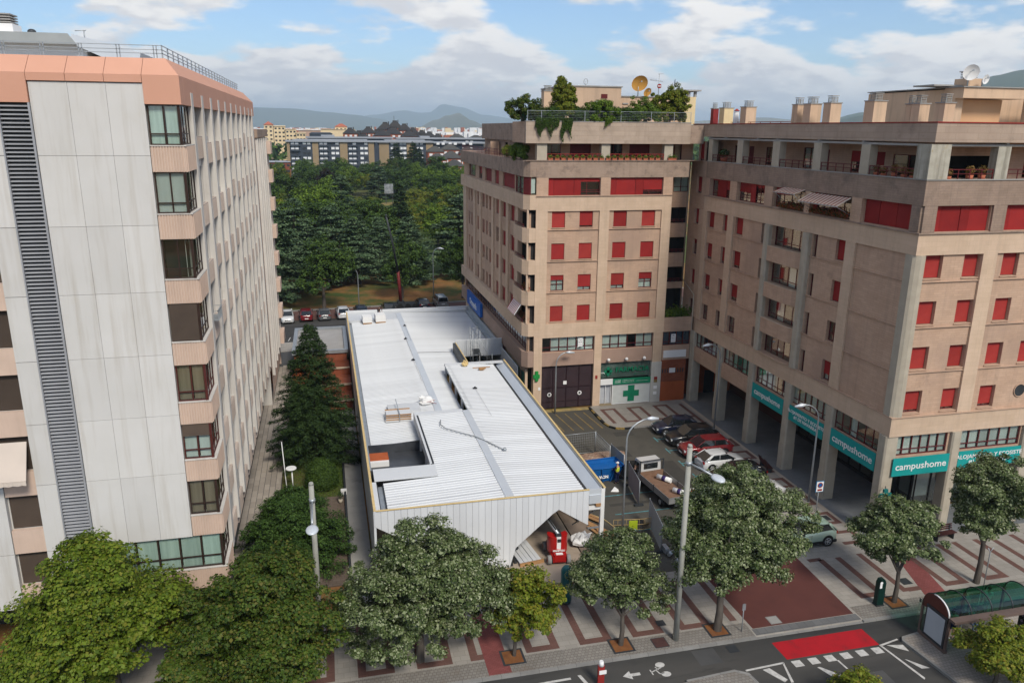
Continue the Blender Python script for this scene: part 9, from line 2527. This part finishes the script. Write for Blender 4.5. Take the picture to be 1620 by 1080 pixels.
kk = [(21, 600, 9, 26.4, 24), (27.5, 602, 8, 24.5, 22), (34, 598, 9, 27.3, 24.5), (40, 600, 8, 25.4, 22.6), (29, 575, 12, 22.4, 20), (47, 606, 10, 30.6, 27), (54, 604, 9, 31.8, 28.2), (60.5, 600, 8.5, 29.6, 26.5), (51, 590, 11, 27.2, 24), (43, 588, 10, 25.6, 22.8),
      (67, 602, 8, 26.9, 24), (73, 596, 8, 25.2, 22.4), (79, 600, 8, 24.2, 21.6), (62, 584, 10, 25, 22.4), (71, 580, 9, 23, 20.4), (84, 590, 8, 22.8, 20)]
order = sorted(range(len(kk)), key=lambda i: kk[i][0]/kk[i][1])
for i, (x, y, w, top, h) in enumerate(kk):
    h -= 1.3; w += 1.2
    o = far_house('black roofed brick house on the skyline, %s from the left' % wordsn[order.index(i)], x, y, w, w, h, top-h, BRK, BLR, hip=0.12, win=(3, 2, wsh))
    o['group'] = 'black roofed houses'
    b = MB(); b.box(-w*0.15, w*0.15, -w*0.15, w*0.15, top-h+h-0.4, top+0.5); b.box(w*0.2, w*0.26, -0.3, 0.3, h+0.5, top+0.9); put(b.mesh('roof_lantern', BLR), 'roof_lantern', o, loc=(0, 0, 0))
o = thing('skyline_mast', 'thin mast on the highest black roofed house', 'mast', (53.5, 604, 31))
b = MB(); b.tube([(53.5, 604, 31), (53.5, 604, 35.5)], 0.15, 5); b.build('mast', METALD, o)
k2 = [(53, 390, 10, 10.6, 7.5), (59, 385, 8, 9.2, 6), (64, 392, 9, 12.0, 9), (70, 388, 9, 9.5, 6.5), (75, 396, 8, 11.5, 8.5), (58, 410, 9, 14.5, 11.5), (66, 415, 10, 15.5, 12), (74, 418, 9, 14.2, 11), (61, 440, 9, 17.5, 14.5), (70, 445, 10, 18.5, 15.5), (79, 440, 9, 17.2, 14), (84, 425, 9, 15.5, 12.5),
      (76, 500, 12, 20.6, 17.5), (88, 505, 10, 21.4, 18.4), (99, 500, 10, 19.8, 16.6), (93, 470, 10, 18.8, 15.6), (107, 560, 12, 22.6, 19.6), (95, 570, 10, 23.4, 20.4), (118, 580, 12, 23.0, 20)]
order2 = sorted(range(len(k2)), key=lambda i: (k2[i][1]//30, k2[i][0]/k2[i][1]))
rown = {12: 'lowest', 13: 'second lowest', 14: 'third lowest', 15: 'fourth lowest', 16: 'middle', 18: 'upper', 19: 'highest'}
cnt = {}
for i in order2:
    x, y, w, top, h = k2[i]
    rw = int(y//30); cnt[rw] = cnt.get(rw, 0)+1
    o = far_house('dark roofed brick house near the pharmacy block, %s in the %s row' % (wordsn[cnt[rw]-1], rown.get(rw, 'rear')), x, y, w, w*0.9, h, top-h, BRK, pm('far_roof_grey', (0.05, 0.05, 0.05), (0.085, 0.08, 0.07), 0.12, 0.8) if 'far_roof_grey' not in MATS else MATS['far_roof_grey'], hip=0.10, win=(3, 2, wsh))
    o['group'] = 'dark roofed brick houses'
# right edge town glimpse
o = far_house('white apartment block with many balconies glimpsed under the rooftop overhang', 404, 400, 34, 14, 46.5, 0.5, WWIN, GREYR, name='apartment_block', hip=0.48, win=(14, 5, wd))
far_house('dark red roofed building before the white block at the right edge', 402, 385, 20, 10, 37.5, 4.5, pm('far_ochre', (0.45, 0.33, 0.18), (0.4, 0.29, 0.16), 0.2, 0.9), pm('far_maroon', (0.12, 0.03, 0.03), (0.1, 0.026, 0.026), 0.2, 0.8), hip=0.2)
far_house('ochre house with a grey dome-like tank behind the arcade block roof', 190, 260, 14, 9, 28.9, 0.8, BRK, TERRA, hip=0.35)
# far town: rows of white and ochre houses, too far to tell apart
m = MB(); tr2 = random.Random(5)
for (xa, xb, ya, yb, n, z0, z1) in ((-110, 30, 1350, 1600, 260, 15, 24), (-250, 60, 1900, 2600, 300, 14, 26), (120, 420, 1500, 2300, 260, 14, 30), (90, 200, 800, 1100, 120, 14, 24), (500, 1400, 1800, 3200, 300, 12, 30), (-60, 90, 900, 1200, 90, 10, 20)):
    for i in range(n):
        x, y, w = tr2.uniform(xa, xb), tr2.uniform(ya, yb), tr2.uniform(5, 16)
        m.box(x-w/2, x+w/2, y-4, y+4, 0, tr2.uniform(z0, z1), tr2.choice((0, 0, 1, 2)))
tag(m.build('far_town', [WWIN, CRB, BRK]), 'distant white, ochre and brick houses of the town', kind='stuff')
# far woods between the town and the hills
n = 30000
rg = np.random.default_rng(77)
Y = rg.uniform(520, 2600, n); X = Y*rg.uniform(-0.2, 0.75, n)
P = np.stack([X, Y, rg.uniform(2, 15, n)], 1)
o = put(quads(P, rg.normal(size=(n, 3))+np.array([0, -0.5, 1]), 5.0+Y*0.003, 0.8, LF['dark'], 'far_woods'), 'far_woods'); tag(o, 'distant woods among the far town', kind='stuff')

# ================================================================ hills and mountains
HILLG = pm('hill_green', (0.045, 0.07, 0.035), (0.06, 0.085, 0.04), 0.0012, 0.95, c3=(0.13, 0.11, 0.06), detail=8)
HILLD = pm('hill_dry', (0.06, 0.08, 0.045), (0.10, 0.10, 0.055), 0.002, 0.95, c3=(0.26, 0.22, 0.14), detail=8)
def ridge(name, pts, Y, depth, mat, seed, rough=0.10, foot=1.0):
    rg_ = random.Random(seed)
    NX, NY = 110, 16
    xs = [p[0] for p in pts]
    x0, x1 = xs[0], xs[-1]
    ph = [(rg_.uniform(0, 6.28), rg_.uniform(0, 6.28)) for _ in range(7)]
    def top(x):
        for (xa, za), (xb, zb) in zip(pts[:-1], pts[1:]):
            if xa <= x <= xb:
                t = (x-xa)/(xb-xa); t = t*t*(3-2*t)
                return za+(zb-za)*t
        return 0
    m = MB()
    for i in range(NX+1):
        x = x0+(x1-x0)*i/NX
        for j in range(NY+1):
            v = j/NY*2-1
            prof = max(0.0, 1-abs(v)**1.25)
            z = top(x)*prof
            nz = sum(math.sin(x/(x1-x0)*(9+6*k)+p[0]+v*(2+k))*math.cos(v*(3+2*k)+p[1])/(k+1.2) for k, p in enumerate(ph))
            z *= 1+rough*nz*(0.25+abs(v))
            m.v.append((x, Y+v*depth, max(-0.4, z-0.4)))
    for i in range(NX):
        for j in range(NY):
            a = i*(NY+1)+j
            m.f.append((a, a+NY+1, a+NY+2, a+1)); m.m.append(0); m.sm.append(True)
    return tag(m.build(name, mat), kind='structure')
ridge('mountain_range', [(-6000, 260), (-3500, 330), (-1600, 250), (-760, 246), (-330, 240), (106, 200), (404, 175), (706, 134), (1013, 60), (1600, 10)], 10000, 1600, HILLG, 1, 0.06)
ridge('mountain', [(200, 60), (884, 238), (1425, 318), (1700, 280), (1862, 292), (2086, 432), (2420, 385), (2814, 262), (3600, 180), (5200, 150), (9000, 260)], 14000, 2000, HILLG, 2, 0.05)
ridge('hill', [(560, 0), (701, 31), (844, 87), (930, 118), (1012, 141), (1109, 90), (1191, 46), (1400, 10)], 6000, 700, HILLD, 3, 0.08)
ridge('hill', [(500, 10), (1200, 60), (2200, 90), (3000, 100), (3402, 118), (3807, 142), (4300, 110), (5200, 80)], 6400, 900, HILLD, 4, 0.08)
ridge('hill', [(2300, 20), (2740, 76), (2838, 100), (2996, 137), (3400, 180), (4200, 150)], 4000, 600, HILLG, 5, 0.08)
ridge('hill', [(2100, 20), (2400, 120), (2700, 205), (2815, 245), (2873, 272), (3035, 300), (3300, 370), (4200, 430), (6000, 300)], 3000, 900, pm('hill_near', (0.035, 0.055, 0.022), (0.05, 0.07, 0.03), 0.004, 0.95, c3=(0.11, 0.10, 0.05), detail=9), 6, 0.05)
ridge('hill', [(-6000, 200), (-3000, 180), (-1500, 60), (-700, 14)], 3800, 700, HILLG, 7, 0.08)

# ================================================================ haze
hz = MB(); hz.box(-14500, 14500, -3200, 26400, -1.5, 520.0)
hm = bpy.data.materials.new('haze_air'); hm.use_nodes = True
t = hm.node_tree
for nn in list(t.nodes):
    if nn.type != 'OUTPUT_MATERIAL': t.nodes.remove(nn)
pv = t.nodes.new('ShaderNodeVolumePrincipled')
pv.inputs['Color'].default_value = (0.66, 0.83, 1.0, 1)
pv.inputs['Density'].default_value = HAZE_D
pv.inputs['Anisotropy'].default_value = 0.2
t.links.new(pv.outputs[0], t.nodes['Material Output'].inputs['Volume'])
if HAZE_D > 0:
    o = hz.build('haze', hm); tag(o, 'pale blue summer haze over the town', kind='stuff')
